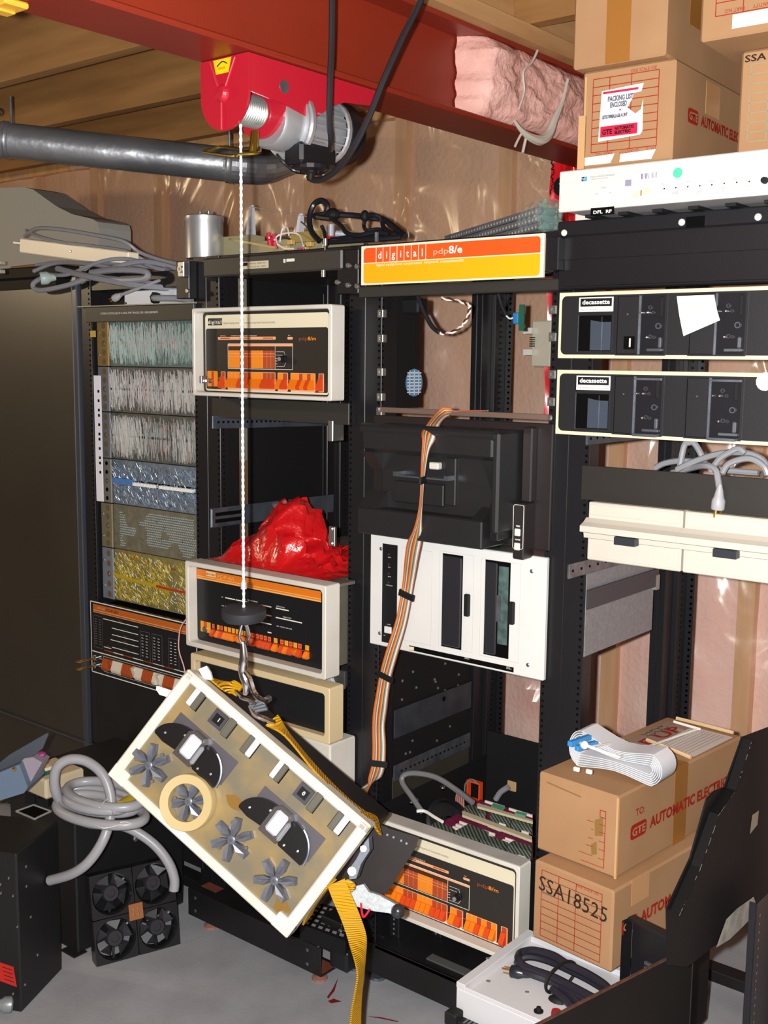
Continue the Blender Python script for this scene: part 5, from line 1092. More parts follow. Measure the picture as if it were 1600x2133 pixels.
# cream tape trays
for k, (u0, u1, lab) in enumerate(((1226, 1423, 'cream drawer pair front with black pull, left half'), (1425, 1640, 'cream drawer pair front with black pull, right half'))):
    yy = -.025
    x0, x1 = at(u0, 1060, y=yy).x+(.002 if k else 0), at(u1, 1064, y=yy).x; zt, zb = at(1228, 1045, y=yy).z, at(1222, 1165, y=yy).z; zl0, zl1 = at(1225, 1083, y=yy-.02).z, at(1225, 1112, y=yy-.02).z
    x1 = min(x1, 1.02)
    dt = thing('tape_cabinet', lab, 'drawer', ((x0+x1)/2, .1, zb), group='cream drawers under the grey lead')
    CD = mat('drawer_cream', '#c8c2b4', .5); mb = MB(); mb.cbox(x0, x1, yy, .25, zb, zt, .002); mb.part('drawer_body', CD, dt)
    mb = MB(); mb.frame(x0+.004, x1-.004, zl0+.006, zt-.005, yy-.0015, yy, .0025); mb.frame(x0+.004, x1-.004, zb+.004, zl1-.012, yy-.0015, yy, .002); mb.part('raised_border', CD, dt)
    mb = MB(); mb.prism([(yy, zl0+.002), (yy-.012, zl0-.006), (yy-.026, zl0-.012), (yy-.026, zl1+.004), (yy-.010, zl1), (yy-.008, zl1-.010), (yy, zl1-.012)], (x0-.004, 0, 0), Y, Z, (x1-x0+.004, 0, 0)); mb.part('lip', CD, dt)
    xm = x0+(x1-x0)*.36; mb = MB(); mb.cbox(xm, xm+.045, yy-.0275, yy-.008, zl1-.014, zl1+.002, .001); mb.part('drawer_pull', mat('pull_slate', '#2c2f36', .4), dt)
mb = MB(); mb.cbox(.57, 1.012, .252, .262, 1.15, 1.30, .001); mb.part('rear_support', BLACKM, bsf)
slide('chassis_slide', 'blue-grey slotted rail just under the lower cassette drive', (.568, -.02, 1.402), (.568, .36, 1.402), .026, BLUESTEEL, (14, .015, .004), lip=.001)
slide('chassis_slide', 'short zinc slotted rail under the cream drawers', (.568, -.075, 1.137), (.568, .34, 1.137), .030, STEEL, (12, .015, .004), lip=.001)
slide('chassis_slide', 'dark slate slide across the grey plate in the right rack', (.556, .03, 1.060), (.556, .37, 1.060), .042, mat('slate_slide', '#4a4c52', .4, metal=.4), lip=.001)
mb = MB(); p = at(1370, 1212, x=.556); mb.cbox(.55, .56, p.y-.012, p.y+.004, p.z-.018, p.z+.018, .001); mb.solo('slide_bracket', SCREW, 'bright bracket at the rear end of the slate slide', 'bracket')
pl = thing('grey_plate', 'plain grey galvanised plate hanging in the right rack', 'plate', (.548, .2, .935)); mb = MB(); mb.cbox(.548, .551, .035, .358, .935, 1.137, .0005); mb.part('plate', mat('galvanised', '#9a9ca0', .5, metal=.35, n=(120, .6), col2='#86888c'), pl)
# ================================================================== HOIST under the beam
ho = thing('electric_hoist', 'red electric hoist with silver motor bolted under the steel beam', 'hoist', (.09, -.4, 2.098))
HR = mat('hoist_red', '#ae1a2c', .32, spec=.5, coat=.2)
def pl_end(y0, y1, x0, x1, zt, zb):
    r = (x1-x0)/2; cx = (x0+x1)/2; cz = zb+r
    poly = [(x0, zt), (x1, zt), (x1, cz)]+[(cx+r*math.cos(-PI*k/14), cz+r*math.sin(-PI*k/14)) for k in range(1, 14)]+[(x0, cz)]
    return poly[::-1]
ZT = 2.0985
mb = MB(); mb.prism(pl_end(0, 0, .031, .158, ZT, 1.970), (0, -.560, 0), X, Z, (0, .006, 0)); mb.part('end_plate', HR, ho)
mb = MB(); mb.prism(pl_end(0, 0, .033, .156, ZT, 1.970), (0, -.470, 0), X, Z, (0, .010, 0)); mb.part('end_plate', HR, ho)
mb = MB()
side = [(-.555, ZT), (-.20, ZT), (-.195, 2.085), (-.205, 2.068), (-.297, 2.058), (-.335, 2.045), (-.375, 2.018), (-.395, 2.010), (-.47, 2.025), (-.555, 2.033)]
mb.prism(side, (.154, 0, 0), Y, Z, (.004, 0, 0)); mb.prism(side, (.031, 0, 0), Y, Z, (.004, 0, 0)); mb.box(.033, .156, -.556, -.20, ZT-.004, ZT); mb.part('housing', HR, ho)
mb = MB(); mb.lathe([(.017, 0), (.015, .004), (.011, .009), (0, .010)], (.09, -.560, 2.036), (0, -1, 0), 16)
for a, b in (((.06, 2.095), (.083, 2.045)), ((.125, 2.095), (.098, 2.045)), ((.088, 2.025), (.088, 1.972))): mb.tube([(a[0], -.561, a[1]), (b[0], -.561, b[1])], .0025, 6, 0)
mb.part('pressed_ribs', HR, ho, kind='stuff')
st = MB(); a = [at(u, v, y=-.5605) for u, v in ((444, 127), (482, 118), (476, 150), (450, 156))]; st.poly(a); sk = st.part('warning_sticker', mat('sticker_yellow', '#f4c40c', .4), ho)
mb = MB(); c = at(463, 133, y=-.561); mb.tube([c+V((-.014, 0, -.003)), c+V((0, 0, .004)), c+V((.013, 0, -.001))], .0011, 5, 4); mb.part('arrow_mark', PRINTK, sk); text('DANGER', at(455, 146, y=-.561), X, Z, .004, PRINTK, sk, .018)
mb = MB(); mb.lathe([(.012, 0), (.012, .001), (0, .001)], (.158, -.468, 2.056), X, 16); sl = mb.part('slot_hole', STEEL, ho); sl.scale = (1, 1, 1)
mb = MB()
for k in range(14): mb.lathe([(.028, .0005), (.030, .0028), (.028, .005)], (.094, -.553+.0056*k, 2.016), Y, 20)
mb.lathe([(.0275, 0), (.0275, .08)], (.094, -.552, 2.016), Y, 20); mb.part('rope_drum', mat('drum_wire', '#b8bcb8', .35, metal=.8), ho, sm=True)
mb = MB(); mb.lathe([(0, 0), (.050, 0), (.054, .006), (.054, .05), (.062, .052), (.062, .06), (.066, .060), (.066, .068), (.058, .070), (0, .070)], (.104, -.460, 2.006), Y, 28); gbx = mb.part('gearbox', ALU, ho, sm=True)
for uv in ((610, 249), (576, 313)): mb = MB(); p = at(*uv, y=-.402); mb.lathe([(.006, 0), (.006, .005), (.003, .005), (.003, .002), (0, .002)], p, (0, -1, 0), 8); mb.part('socket_bolt', BLACKM, gbx)
mb = MB(); mb.lathe([(0, 0), (.047, 0), (.047, .11), (0, .11)], (.104, -.392, 2.008), Y, 24)
for k in range(22):
    t = 2*PI*k/22; d = V((math.cos(t), 0, math.sin(t))); n_ = V((-math.sin(t), 0, math.cos(t)))*.0014; c = V((.104, 0, 2.008))
    vs = [c+d*.046-n_-Y*.375, c+d*.058-n_-Y*.375, c+d*.058-n_-Y*.285, c+d*.046-n_-Y*.285]; vs += [p+n_*2 for p in vs]
    mb.add(vs, [(0, 1, 2, 3), (7, 6, 5, 4), (0, 4, 5, 1), (1, 5, 6, 2), (2, 6, 7, 3), (3, 7, 4, 0)])
mb.lathe([(.058, .100), (.062, .102), (.062, .110), (.05, .110)], (.104, -.392, 2.008), Y, 24); mt = mb.part('motor', ALU, ho)
mb = MB(); mb.lathe([(.055, 0), (.063, .002), (.064, .03), (.058, .048), (.04, .054), (0, .055)], (.104, -.282, 2.008), Y, 24); mb.part('motor_cap', mat('cap_black', '#17171a', .35), ho, sm=True)
mb = MB(); mb.cbox(.105, .155, -.418, -.315, 1.928, 1.968, .006); mb.lathe([(.03, 0), (.04, .004), (.04, .012)], (.128, -.366, 1.918), Z, 18); tb = mb.part('terminal_box', mat('cap_black', '#17171a', .35), ho)
mb = MB(); mb.lathe([(.011, 0), (.011, .010), (.008, .012), (.007, .024), (0, .024)], (.132, -.366, 1.926), (0, -.1, -1), 10); mb.part('cable_gland', BLACKM, tb)
BRS = mat('lever_brass', '#b8a040', .25, metal=.95)
yl = -.515; P = lambda u, v: at(u, v, y=yl if u > 500 else -.52)
mb = MB(); mb.tube([at(424, 316, y=-.50), at(458, 306, y=-.47), at(500, 310, y=-.47), at(536, 308, y=-.48), at(542, 313, y=-.50), at(535, 319, y=-.53), at(500, 321, y=-.55), at(484, 325, y=-.55), at(424, 317, y=-.50)], .0028, 7, 5); mb.cyl((.113, -.50, 1.975), (.118, -.51, 1.935), .008, n=10); mb.part('limit_lever', BRS, ho, sm=True)
# rope assembly
ro = thing('hoist_rope', 'thin steel hoist rope with black rubber disc and lifting hook', 'rope', (.105, -.53, .92))
RX_, RY = .106, -.530
mb = MB()
N = 300
for ph in (0, 2.1, 4.2):
    pass
mb.cyl((RX_, RY, 1.985), (RX_, RY, 1.072), .0024, n=8)
for ph in (0, PI):
    pts = [(RX_+.0019*math.cos(ph+k*1.05), RY+.0019*math.sin(ph+k*1.05), 1.985-.915*k/220) for k in range(221)]; mb.tube(pts, .0014, 5, 0)
ROPE = mat('bright_wire_rope', '#ececf0', .3, metal=.15); mb.part('wire', ROPE, ro, sm=True)
mb = MB(); mb.cyl((RX_, RY, 1.108), (RX_, RY, 1.122), .006, .006, 10); mb.part('ferrule', mat('ferrule', '#dedee2', .3, metal=.5), ro)
mb = MB(); mb.lathe([(.004, .014), (.038, .013), (.0435, .009), (.0435, -.006), (.040, -.011), (.004, -.012)], (RX_, RY, 1.058), V((.04, -.06, 1)), 32); mb.part('rubber_disc', mat('rubber_black', '#2a2a2e', .5), ro, sm=True)
mb = MB(); c = V((RX_, RY, 1.0)); rr = _r; 
mb.tube([c+V((0, 0, .046)), c+rr*.006+V((0, 0, .03)), c+rr*.009+V((0, 0, .01)), c+V((0, 0, -.004)), c-rr*.009+V((0, 0, .01)), c-rr*.006+V((0, 0, .03)), c+V((0, 0, .046))], .0035, 8, 6)
mb.part('thimble', CHROME, ro, sm=True)
mb = MB(); h = V((RX_+.002, RY, .0)); hp_ = lambda u, v: at(u, v, y=RY)
mb.tube([hp_(506, 1336), hp_(507, 1352), hp_(508, 1375), hp_(506, 1400), hp_(512, 1420), hp_(513, 1437), hp_(510, 1446)], lambda t: .0045+.005*math.sin(PI*t), 10, 6)
mb.tube([hp_(511, 1400), hp_(520, 1415), hp_(528, 1440), hp_(540, 1455), hp_(555, 1462)], .0055, 8, 6); mb.part('hook', CHROME, ro, sm=True)
# cables of the hoist
c1 = MB(); c1.tube([at(u, v, y=yy) for u, v, yy in ((692, -40, -.44), (691, 80, -.43), (687, 180, -.43), (686, 250, -.42), (690, 290, -.40), (689, 312, -.375))], .0058, 8, 6); c1.solo('power_cable', BLACKCAB, 'black cable dropping straight in front of the beam to the hoist', 'cable', sm=True)
c1 = MB(); c1.tube([at(u, v, y=yy) for u, v, yy in ((893, -40, -.33), (870, 15, -.34), (838, 80, -.36), (800, 165, -.38), (770, 240, -.385), (735, 310, -.385), (700, 355, -.38), (670, 374, -.37), (650, 374, -.366), (643, 366, -.366))], .0062, 8, 6); c1.solo('pendant_cable', BLACKCAB, 'thicker black cable sweeping diagonally from upper right to the hoist underside', 'cable', sm=True)
c1 = MB(); c1.tube([at(u, v, y=yy) for u, v, yy in ((577, 322, -.42), (590, 338, -.42), (608, 352, -.40), (625, 358, -.39))], .003, 6, 5); c1.part('limit_wire', BLACKCAB, ho, sm=True)
# ================================================================== duct
dc = thing('duct_pipe', 'galvanised round vent duct hanging below the joists at left', 'duct', (-1.2, .2, 2.1))
GAL = mat('galvanised_duct', '#b4b4b6', .38, metal=.7, bump=(6, .35, .03), n=(4, .5), col2='#85888d')
A, B = at(-60, 284, d=3.34), at(478, 343, d=3.42); rd = .0515
d = (B-A).normalized(); 
mb = MB(); mb.lathe([(rd, 0)]+[(rd*(1+.012*(fbm(k*.7, 3, 5)-.5)), (B-A).length*k/20) for k in range(1, 20)]+[(rd, (B-A).length)], A, d, 28); mb.part('straight_pipe', GAL, dc, sm=True)
mb = MB(); q = A+d*((at(12, 293, d=3.35)-A).length); mb.lathe([(rd, -.012), (rd+.004, -.008), (rd+.004, -.002), (rd+.001, 0), (rd+.004, .004), (rd+.002, .012), (rd, .014)], q, d, 28); mb.part('crimped_joint', GAL, dc, sm=True)
mb = MB(); e = d; pts = [B-d*.01, B+d*.04, B+d*.075+V((-.01, .05, .01)), B+d*.085+V((-.05, .16, .05)), B+d*.08+V((-.10, .30, .09))]; mb.tube(pts, rd*1.03, 24, 3); mb.part('elbow', GAL, dc)
mb = MB(); mb.lathe([(rd, -.012), (rd+.005, -.006), (rd+.003, .0), (rd+.006, .008), (rd, .014)], B, d, 28); mb.part('crimped_joint', GAL, dc, sm=True)
mb = MB(); p = at(0, 232, d=3.32); mb.sphere(p+V((-.01, 0, 0)), .012, 8, 6); mb.part('clip', CHROME, dc, sm=True)
mb = MB(); mb.tube([B+V((0, 0, .05)), B+V((0, 0, .19))], .004, 6, 0); mb.tube([A+d*.12+V((0, 0, .05)), A+d*.12+V((0, 0, .13))], .004, 6, 0); mb.part('hanger_wire', STEEL, dc, kind='stuff')
# ================================================================== left cabinet
cab = thing('storage_cabinet', 'tall plain black steel cabinet at the far left', 'cabinet', (-1.43, .3, 0))
CABM = mat('cabinet_black_satin', '#3a352b', .36, spec=.7, n=(2.5, .6), col2='#2c2820')
mb = MB(); mb.cbox(-1.75, -1.142, .012, .62, .03, 1.762, .003); mb.part('body', CABM, cab)
mb = MB(); mb.cbox(-1.75, -1.165, -.006, .012, .368, 1.762, .003); mb.part('door', CABM, cab)
mb = MB(); mb.box(-1.75, -1.02, -.012, -.004, .362, .366); mb.part('door_lip', mat('lip_grey', '#57565a', .4, metal=.4), cab)
mb = MB(); mb.cbox(-1.160, -1.139, -.010, .010, .03, 1.80, .002); mb.part('edge_trim', mat('trim_blueblack', '#3c4048', .3), cab)
for z in (.0,): 
    for xx in (-1.70, -1.2): mb = MB(); mb.box(xx, xx+.04, .05, .58, 0, .03); mb.part('plinth', BLACKM, cab)
# clutter on top of it
gc = thing('grey_cover', 'grey moulded plastic cover standing on the cabinet against the wall', 'cover', at(120, 560, y=.5))
GP = mat('grey_moulded', '#aaa9a1', .6)
poly = [at(u, v, y=.45) for u, v in ((-90, 395), (-20, 392), (50, 390), (68, 394), (90, 410), (118, 430), (150, 446), (192, 456), (203, 462), (206, 475), (206, 590), (-90, 600))]
mb = MB(); mb.prism([(p.x, p.z) for p in poly], (0, .45, 0), X, Z, (0, .14, 0)); mb.part('shell', GP, gc)
mb = MB(); p = at(112, 515, y=.42); mb.box(-1.75, p.x, .36, .42, 1.763, 1.80); mb.part('black_base', BLACKM, gc)
cbx = MB(); a, b = at(20, 515, y=.16), at(92, 545, y=.16); 
M = Matrix.Translation(V((a.x, .16, 1.80))) @ Matrix.Rotation(-.12, 4, 'Z')
cbx.cbox(0, .28, 0, .10, .0, .055, .002, M); bb = cbx.solo('wooden_block', mat('block_brown', '#a56a34', .6, n=(8, .6)), 'brown wooden block under the cream power strip', 'block')
for k, (v, lab) in enumerate(((548, 'uppermost'), (572, 'lower'))):
    mb = MB(); p = at(-30, v, y=.10); z0 = 1.763+.0365*(1-k); mb.cbox(-1.75, -1.30-.03*k, .05, .30, z0, z0+.0355, .004); mb.solo('flat_black_unit', BLACKM, 'flat black unit stacked on the far left cabinet, %s of two' % lab, 'unit')
    mb = MB()
for k, v in enumerate((548, 566)): mb = MB(); p = at(6, v, y=.045); mb.cbox(p.x-.02, p.x+.01, .03, .049, p.z-.006, p.z+.006, .002); mb.solo('handle_tab', mat('tab_dusty', '#b0aa98', .6), 'small pale tab on the %s flat black unit' % ('uppermost', 'lower')[k], 'tab')
ps = thing('power_strip', 'long cream power strip with plug prongs lying on the cabinet', 'power strip', at(150, 540, y=.1))
a, b = at(52, 512, y=.06), at(278, 542, y=.06); d = (b-a).normalized(); u = V((0, 0, 1)); u = (u-d*u.dot(d)).normalized(); n_ = d.cross(u); B = basis(d, -n_ if False else u.cross(d), u).to_4x4(); B.translation = a
L = (b-a).length; mb = MB(); mb.cbox(0, L, -.02, .02, -.022, .022, .003, B); mb.part('body', mat('strip_cream', '#fff0d2', .45), ps)
mb = MB(); mb.box(.004, L-.004, -.018, .018, .022, .0225, B); mb.part('top_face', mat('strip_brown', '#4a342c', .5), ps)
mb = MB(); screw(mb, B @ V((L*.5, -.02, .002)), B.to_3x3() @ V((0, -1, 0)), .004, .002); mb.part('screw', SCREW, ps)
mb = MB(); mb.cbox(-.045, -.004, -.014, -.006, .002, .010, .001, B); mb.cbox(-.045, -.004, .004, .012, .002, .010, .001, B); mb.part('prongs', STEEL, ps, kind='stuff')
def cab_uv(uvy): return [at(u, v, y=yy) for u, v, yy in uvy]
mb = MB(); mb.tube(cab_uv(((52, 492, .05), (75, 476, .03), (120, 477, .03), (190, 488, .04), (255, 502, .05), (290, 525, .08), (330, 540, .1), (370, 550, .12))), .0055, 8, 6)
mb.tube(cab_uv(((55, 480, .05), (80, 492, .03), (130, 505, .03), (190, 512, .05), (260, 523, .06), (310, 545, .1), (368, 552, .14))), .005, 8, 6); mb.part('cord', GREYCAB, ps, sm=True)
gcb = thing('cable_coil', 'bundle of grey cables coiled over the leftmost rack and cabinet', 'cable', at(220, 600, y=.05))
GC2 = mat('grey_cable_thick', '#8a8b92', .38, spec=.45)
specs = (([(95, 575, -.02), (70, 590, -.03), (75, 603, -.03), (105, 602, -.03), (160, 588, -.02), (230, 560, 0), (300, 545, .04), (372, 560, .08)], .0075), ([(120, 560, 0), (180, 575, -.03), (270, 592, -.03), (330, 598, .0), (372, 600, .05)], .009),
         ([(190, 568, -.02), (240, 562, -.03), (300, 565, -.03), (302, 580, -.03), (240, 583, -.03), (195, 574, -.02)], .009), ([(70, 565, 0), (120, 548, .02), (200, 552, 0), (290, 570, .02), (374, 575, .08)], .006),
         ([(85, 570, 0), (140, 572, -.02), (210, 545, 0), (270, 540, .04), (330, 560, .05), (374, 566, .08)], .006), ([(75, 552, .03), (130, 545, .03), (200, 548, .04), (280, 552, .05), (372, 568, .1)], .005),
         ([(385, 612, .02), (375, 590, .03), (360, 570, .05), (330, 555, .08), (290, 548, .1)], .010), ([(150, 585, 0), (220, 578, -.02), (290, 588, -.01), (372, 588, .05)], .006))
for pts, r in specs: mb = MB(); mb.tube(cab_uv(pts), r, 8, 6); mb.part('cable', GC2, gcb, sm=True)
mb = MB(); p = at(84, 580, y=-.05); mb.lathe([(0, 0), (.017, 0), (.019, .003), (.019, .02), (.012, .03), (.009, .045)], p, V((.5, .8, .1)), 18); cn = mb.part('twist_connector', mat('conn_pale', '#a8b8b4', .4), gcb, sm=True)
mb = MB(); 
for k in range(4): mb.lathe([(.0025, 0), (.0025, .001), (0, .001)], p+V((.008*math.cos(k*PI/2), -.0005, .008*math.sin(k*PI/2))), V((-.5, -.8, -.1)), 6)
mb.part('connector_slots', VOID, cn, kind='stuff')
mlw = thing('mains_lead', 'thin grey mains lead with plug resting on the leftmost rack header', 'cable', at(240, 620, y=-.03)); mb = MB(); mb.tube(cab_uv(((374, 575, .08), (330, 585, .0), (290, 600, -.03), (258, 612, -.045), (250, 615, -.045))), .0045, 8, 6); mb.part('cord', GREYCAB, mlw, sm=True)
p0, p1 = at(252, 614, y=-.045), at(222, 631, y=-.05); plug(mlw, p0, p1-p0, mat('plug_grey', '#b4b6ba', .45), GOLD, .8)
jb = thing('junction_box', 'white metal junction box with conduit on the leftmost rack', 'box', at(320, 632, y=.1)); a, b = at(259, 632, y=.02), at(400, 600, y=.02)
mb = MB(); mb.cbox(a.x, min(b.x, -.645), .02, .14, 1.7025, 1.742, .002); mb.part('case', mat('box_paleblue', '#d8dce2', .45), jb)
p = at(327, 618, y=.018); mb = MB(); mb.cyl((p.x, .02, p.z-.004), (p.x, .006, p.z-.004), .017, n=6); mb.part('hex_nut', BLACKM, jb)
mb = MB(); mb.tube([(p.x, .01, p.z-.004), (p.x+.03, -.01, p.z-.006), at(375, 622, y=.01), at(400, 628, y=.015)], .009, 10, 6); mb.part('conduit', GC2, jb, sm=True)
mb = MB(); mb.lathe([(.003, 0), (.003, .001), (0, .001)], (a.x+.008, .02, 1.708), (0, -1, 0), 8); mb.part('corner_hole', VOID, jb)
# ================================================================== on top of racks 2 and 3
cn = thing('capacitor_can', 'silver cylindrical capacitor can standing on the middle rack', 'capacitor', (-.64, .06, 1.82))
p0, p1 = at(398, 538, y=.06), at(455, 533, y=.06); cx = (p0.x+p1.x)/2; r = (p1-p0).length/2*.93
CANM = mat('can_aluminium', '#d4d6d8', .36, metal=.7, n=(20, .5, (1, 1, .2)), col2='#a8aaac')
mb = MB(); zt = at(425, 452, y=.06).z; mb.lathe([(0, 1.821), (r, 1.821), (r, zt-.014), (r+.002, zt-.010), (r+.002, zt), (r-.003, zt+.003), (r-.006, zt), (0, zt)], (cx, .06, 0), Z, 32); mb.part('can', CANM, cn, sm=True)
for dx in (-.016, .018): mb = MB(); mb.lathe([(.006, 0), (.006, .004), (.004, .006), (.004, .014), (0, .014)], (cx+dx, .06, zt), Z, 10); mb.part('terminal', STEEL, cn)
ch = thing('circuit_chassis', 'beige metal chassis with two bright upright brackets and loose wires', 'electronics', (-.4, .2, 1.82))
CB = mat('chassis_beige', '#a89f7c', .5, metal=.2)
y = .10; a, b = at(460, 528, y=y), at(600, 522, y=y)
mb = MB(); mb.cbox(a.x, -.26, y, y+.16, 1.821, 1.862, .001); zt = at(460, 494, y=y).z; mb.cbox(a.x-.001, a.x+.12, y-.002, y+.05, 1.8212, zt, .001); mb.part('chassis', CB, ch)
mb = MB(); p, q = at(478, 498, y=y-.01), at(575, 516, y=y-.06); mb.tube([p, q], .004, 4, 0); mb.box(-.36, -.26, y-.012, y, 1.85, 1.875); mb.part('flange', mat('flange_gold', '#b09a5c', .4, metal=.4), ch)
BRK = mat('bracket_alu', '#dadce2', .4, metal=.2)
for (u0, v0, u1, v1), yy in (((521, 430, 514, 505), .14), ((624, 448, 614, 515), .12)):
    p, q = at(u0, v0, y=yy), at(u1, v1, y=yy); mb = MB(); d = (q-p); w_ = V((.0065, 0, 0)); mb.add([p-w_*.7, p+w_*.7, q+w_, q-w_, p-w_*.7+V((0, .012, 0)), p+w_*.7+V((0, .012, 0)), q+w_+V((0, .03, 0)), q-w_+V((0, .03, 0))], [(0, 1, 2, 3), (7, 6, 5, 4), (0, 4, 5, 1), (1, 5, 6, 2), (3, 2, 6, 7), (0, 3, 7, 4)]); mb.lathe([(.006, 0), (.006, .006), (0, .008)], p+V((0, .006, -.002)), Z, 8); mb.part('bracket', BRK, ch)
mb = MB(); mb.tube([at(524, 431, y=.14), at(624, 448, y=.12), at(720, 466, y=.12)], .0012, 4, 0); mb.part('stretched_wire', mat('wire_dull', '#9a8f84', .5), ch)
for u, v, m in ((561, 498, 'red'), (572, 502, 'red')):
    p = at(u, v, y=.07); mb = MB(); mb.lathe([(.006, -.02), (.007, -.004), (.005, .0), (.006, .004), (.006, .016), (0, .018)], p, V((-.2, 0, 1)), 10); mb.part('red_capacitor', mat('cap_red', '#d02a44', .35), ch)
mb = MB(); mb.tube(cab_uv(((580, 512, .06), (575, 495, .07), (590, 487, .08), (612, 485, .08), (625, 492, .08), (632, 512, .06))), .0022, 6, 6); mb.tube(cab_uv(((583, 505, .08), (588, 478, .09), (598, 474, .09), (602, 490, .08))), .0022, 6, 6); mb.tube(cab_uv(((578, 508, .05), (592, 517, .05), (612, 518, .05))), .0025, 6, 5); mb.part('white_wires', mat('wire_cream', '#ece6dc', .45), ch, kind='stuff')
mb = MB(); mb.tube(cab_uv(((627, 462, .1), (640, 475, .1), (642, 500, .1), (636, 515, .08))), .0018, 6, 5); mb.tube(cab_uv(((560, 493, .09), (590, 495, .09), (606, 498, .09))), .003, 6, 4); mb.part('dark_wires', WDRK, ch, kind='stuff')
mb = MB(); 
for u, v in ((598, 517), (608, 505), (637, 520), (648, 509)): p = at(u, v, y=.06); mb.cbox(p.x-.008, p.x+.008, .05, .065, p.z-.006, p.z+.006, .001)
mb.part('small_components', mat('comp_yellow', '#caa85a', .5), ch, kind='stuff')
mb = MB(); p = at(632, 520, y=.055); mb.cbox(p.x-.014, p.x+.010, .045, .06, p.z-.004, p.z+.004, .001); mb.part('connector', mat('conn_magenta', '#b04070', .4), ch)
bc = thing('cable_bundle', 'tangle of black cables on top of the middle racks', 'cable', at(760, 500, y=.1))
for pts, r in (([(665, 502, .06), (648, 480, .07), (645, 450, .08), (655, 425, .09), (672, 418, .09), (682, 430, .09), (676, 446, .09), (655, 450, .09), (690, 455, .08)], .0075), ([(690, 455, .08), (710, 470, .07), (725, 487, .06), (750, 490, .06), (780, 484, .07), (810, 488, .08)], .006),
               ([(705, 447, .10), (740, 449, .12), (775, 454, .13), (800, 458, .14), (830, 480, .12), (845, 492, .1)], .007), ([(762, 455, .12), (758, 470, .12), (765, 480, .11), (790, 478, .12), (830, 488, .12)], .005),
               ([(765, 450, .12), (780, 448, .12), (795, 458, .13), (800, 475, .12), (820, 490, .10)], .006), ([(675, 505, .05), (710, 503, .04), (750, 500, .05), (790, 498, .06), (835, 494, .08)], .006), ([(690, 500, .08), (720, 497, .08), (760, 492, .1), (800, 496, .1)], .008), ([(670, 470, .1), (676, 485, .1), (678, 500, .08)], .005)):
    mb = MB(); mb.tube(cab_uv(pts), r, 8, 6); mb.part('cable', BLACKCAB, bc, sm=True)
p = at(693, 447, y=.09); mb = MB(); mb.sphere(p, .016, 10, 8, (1.3, 1, 1)); q = at(760, 450, y=.12); mb.sphere(q, .011, 10, 8, (1, 1, 1.3)); mb.part('connector_boot', BLACKM, bc, kind='stuff')
sp = thing('component_board', 'small board with bright cylinders and red base on the rack top', 'electronics', at(690, 495, y=.1))
p = at(690, 490, y=.1); mb = MB(); mb.box(p.x-.03, p.x+.07, .09, .16, p.z-.012, p.z-.008); mb.part('board', BLACKM, sp)
mb = MB(); mb.cyl((p.x, .1, p.z-.008), (p.x, .1, p.z+.026), .008, n=12); q = at(700, 487, y=.09); mb.cyl(q, q+V((.035, .02, -.004)), .009, n=12); mb.part('silver_cylinders', mat('cyl_lilac', '#c4c8d4', .35, metal=.4), sp, kind='stuff')
mb = MB(); mb.cyl((p.x, .1, p.z-.010), (p.x, .1, p.z-.002), .012, n=12); mb.part('red_base', REDP, sp)
p = at(785, 495, y=.05); mb = MB(); mb.cyl((p.x, .05, p.z-.01), (p.x, .05, p.z+.012), .005, n=8); mb.part('standoff', STEEL, sp)
wp = thing('white_board', 'white board lying on the rack top behind the name panel', 'board', (.35, .2, 1.822)); mb = MB()
q0, q1, q2, q3 = at(1155, 492, z=1.826), at(1205, 482, z=1.826), at(1205, 433, z=1.87), at(1150, 433, z=1.87)
mb.cbox(.478, .548, .06, .50, 1.822, 1.868, .003); mb.cbox(.10, .478, .22, .50, 1.822, 1.836, .003); mb.part('board', OFFW, wp)
ms = thing('metal_strips', 'bundle of perforated grey metal strips wrapped in clear plastic, on the white board', 'strips', (.4, .1, 1.85))
e = at(1146, 455, y=.02); d = V((-.82, .57, 0)).normalized(); w_ = V((.57, .82, 0)); B = basis(d, w_, Z).to_4x4(); B.translation = e
for k in range(3):
    mb = MB(); z0 = -.022+.016*k; mb.cbox(.012*k, .60, -.022, .022, z0, z0+.0145, .001, B); s_ = mb.part('strip', mat('strip_grey', '#8c9096', .4, metal=.5), ms)
    mb = MB()
    for j in range(30): s0 = .02+.018*j; mb.add([B @ V((s0+.004*math.cos(t*PI/3), -.0225, z0+.006+.003*math.sin(t*PI/3))) for t in range(6)], [tuple(range(6))]); mb.add([B @ V((s0+.004*math.cos(t*PI/3), .0225, z0+.006+.003*math.sin(t*PI/3))) for t in range(6)], [tuple(range(6))])
    mb.part('punched_holes', mat('hole_pale', '#d0d0d2', .4), s_, kind='stuff')
mb = MB(); grid(mb, lambda u, v: B @ V((-.004+.12*u+.004*math.sin(v*40), .028*math.cos(v*2*PI)*(1+.1*math.sin(u*30)), .006+.034*math.sin(v*2*PI)*(1+.1*math.sin(u*23+v*9)))), 14, 26); mb.part('plastic_wrap', mat('wrap_greenish', '#c8dcd4', .12, spec=.8, alpha=.13), ms, sm=True)
mb = MB(); grid(mb, lambda u, v: B @ V((-.006+.01*math.sin(v*17+u*5), -.026+.05*u, -.026+.06*v+.004*math.sin(u*11))), 8, 8); mb.part('wrap_end', mat('wrap_green_end', '#7aa898', .2, spec=.8, alpha=.4), ms, sm=True)
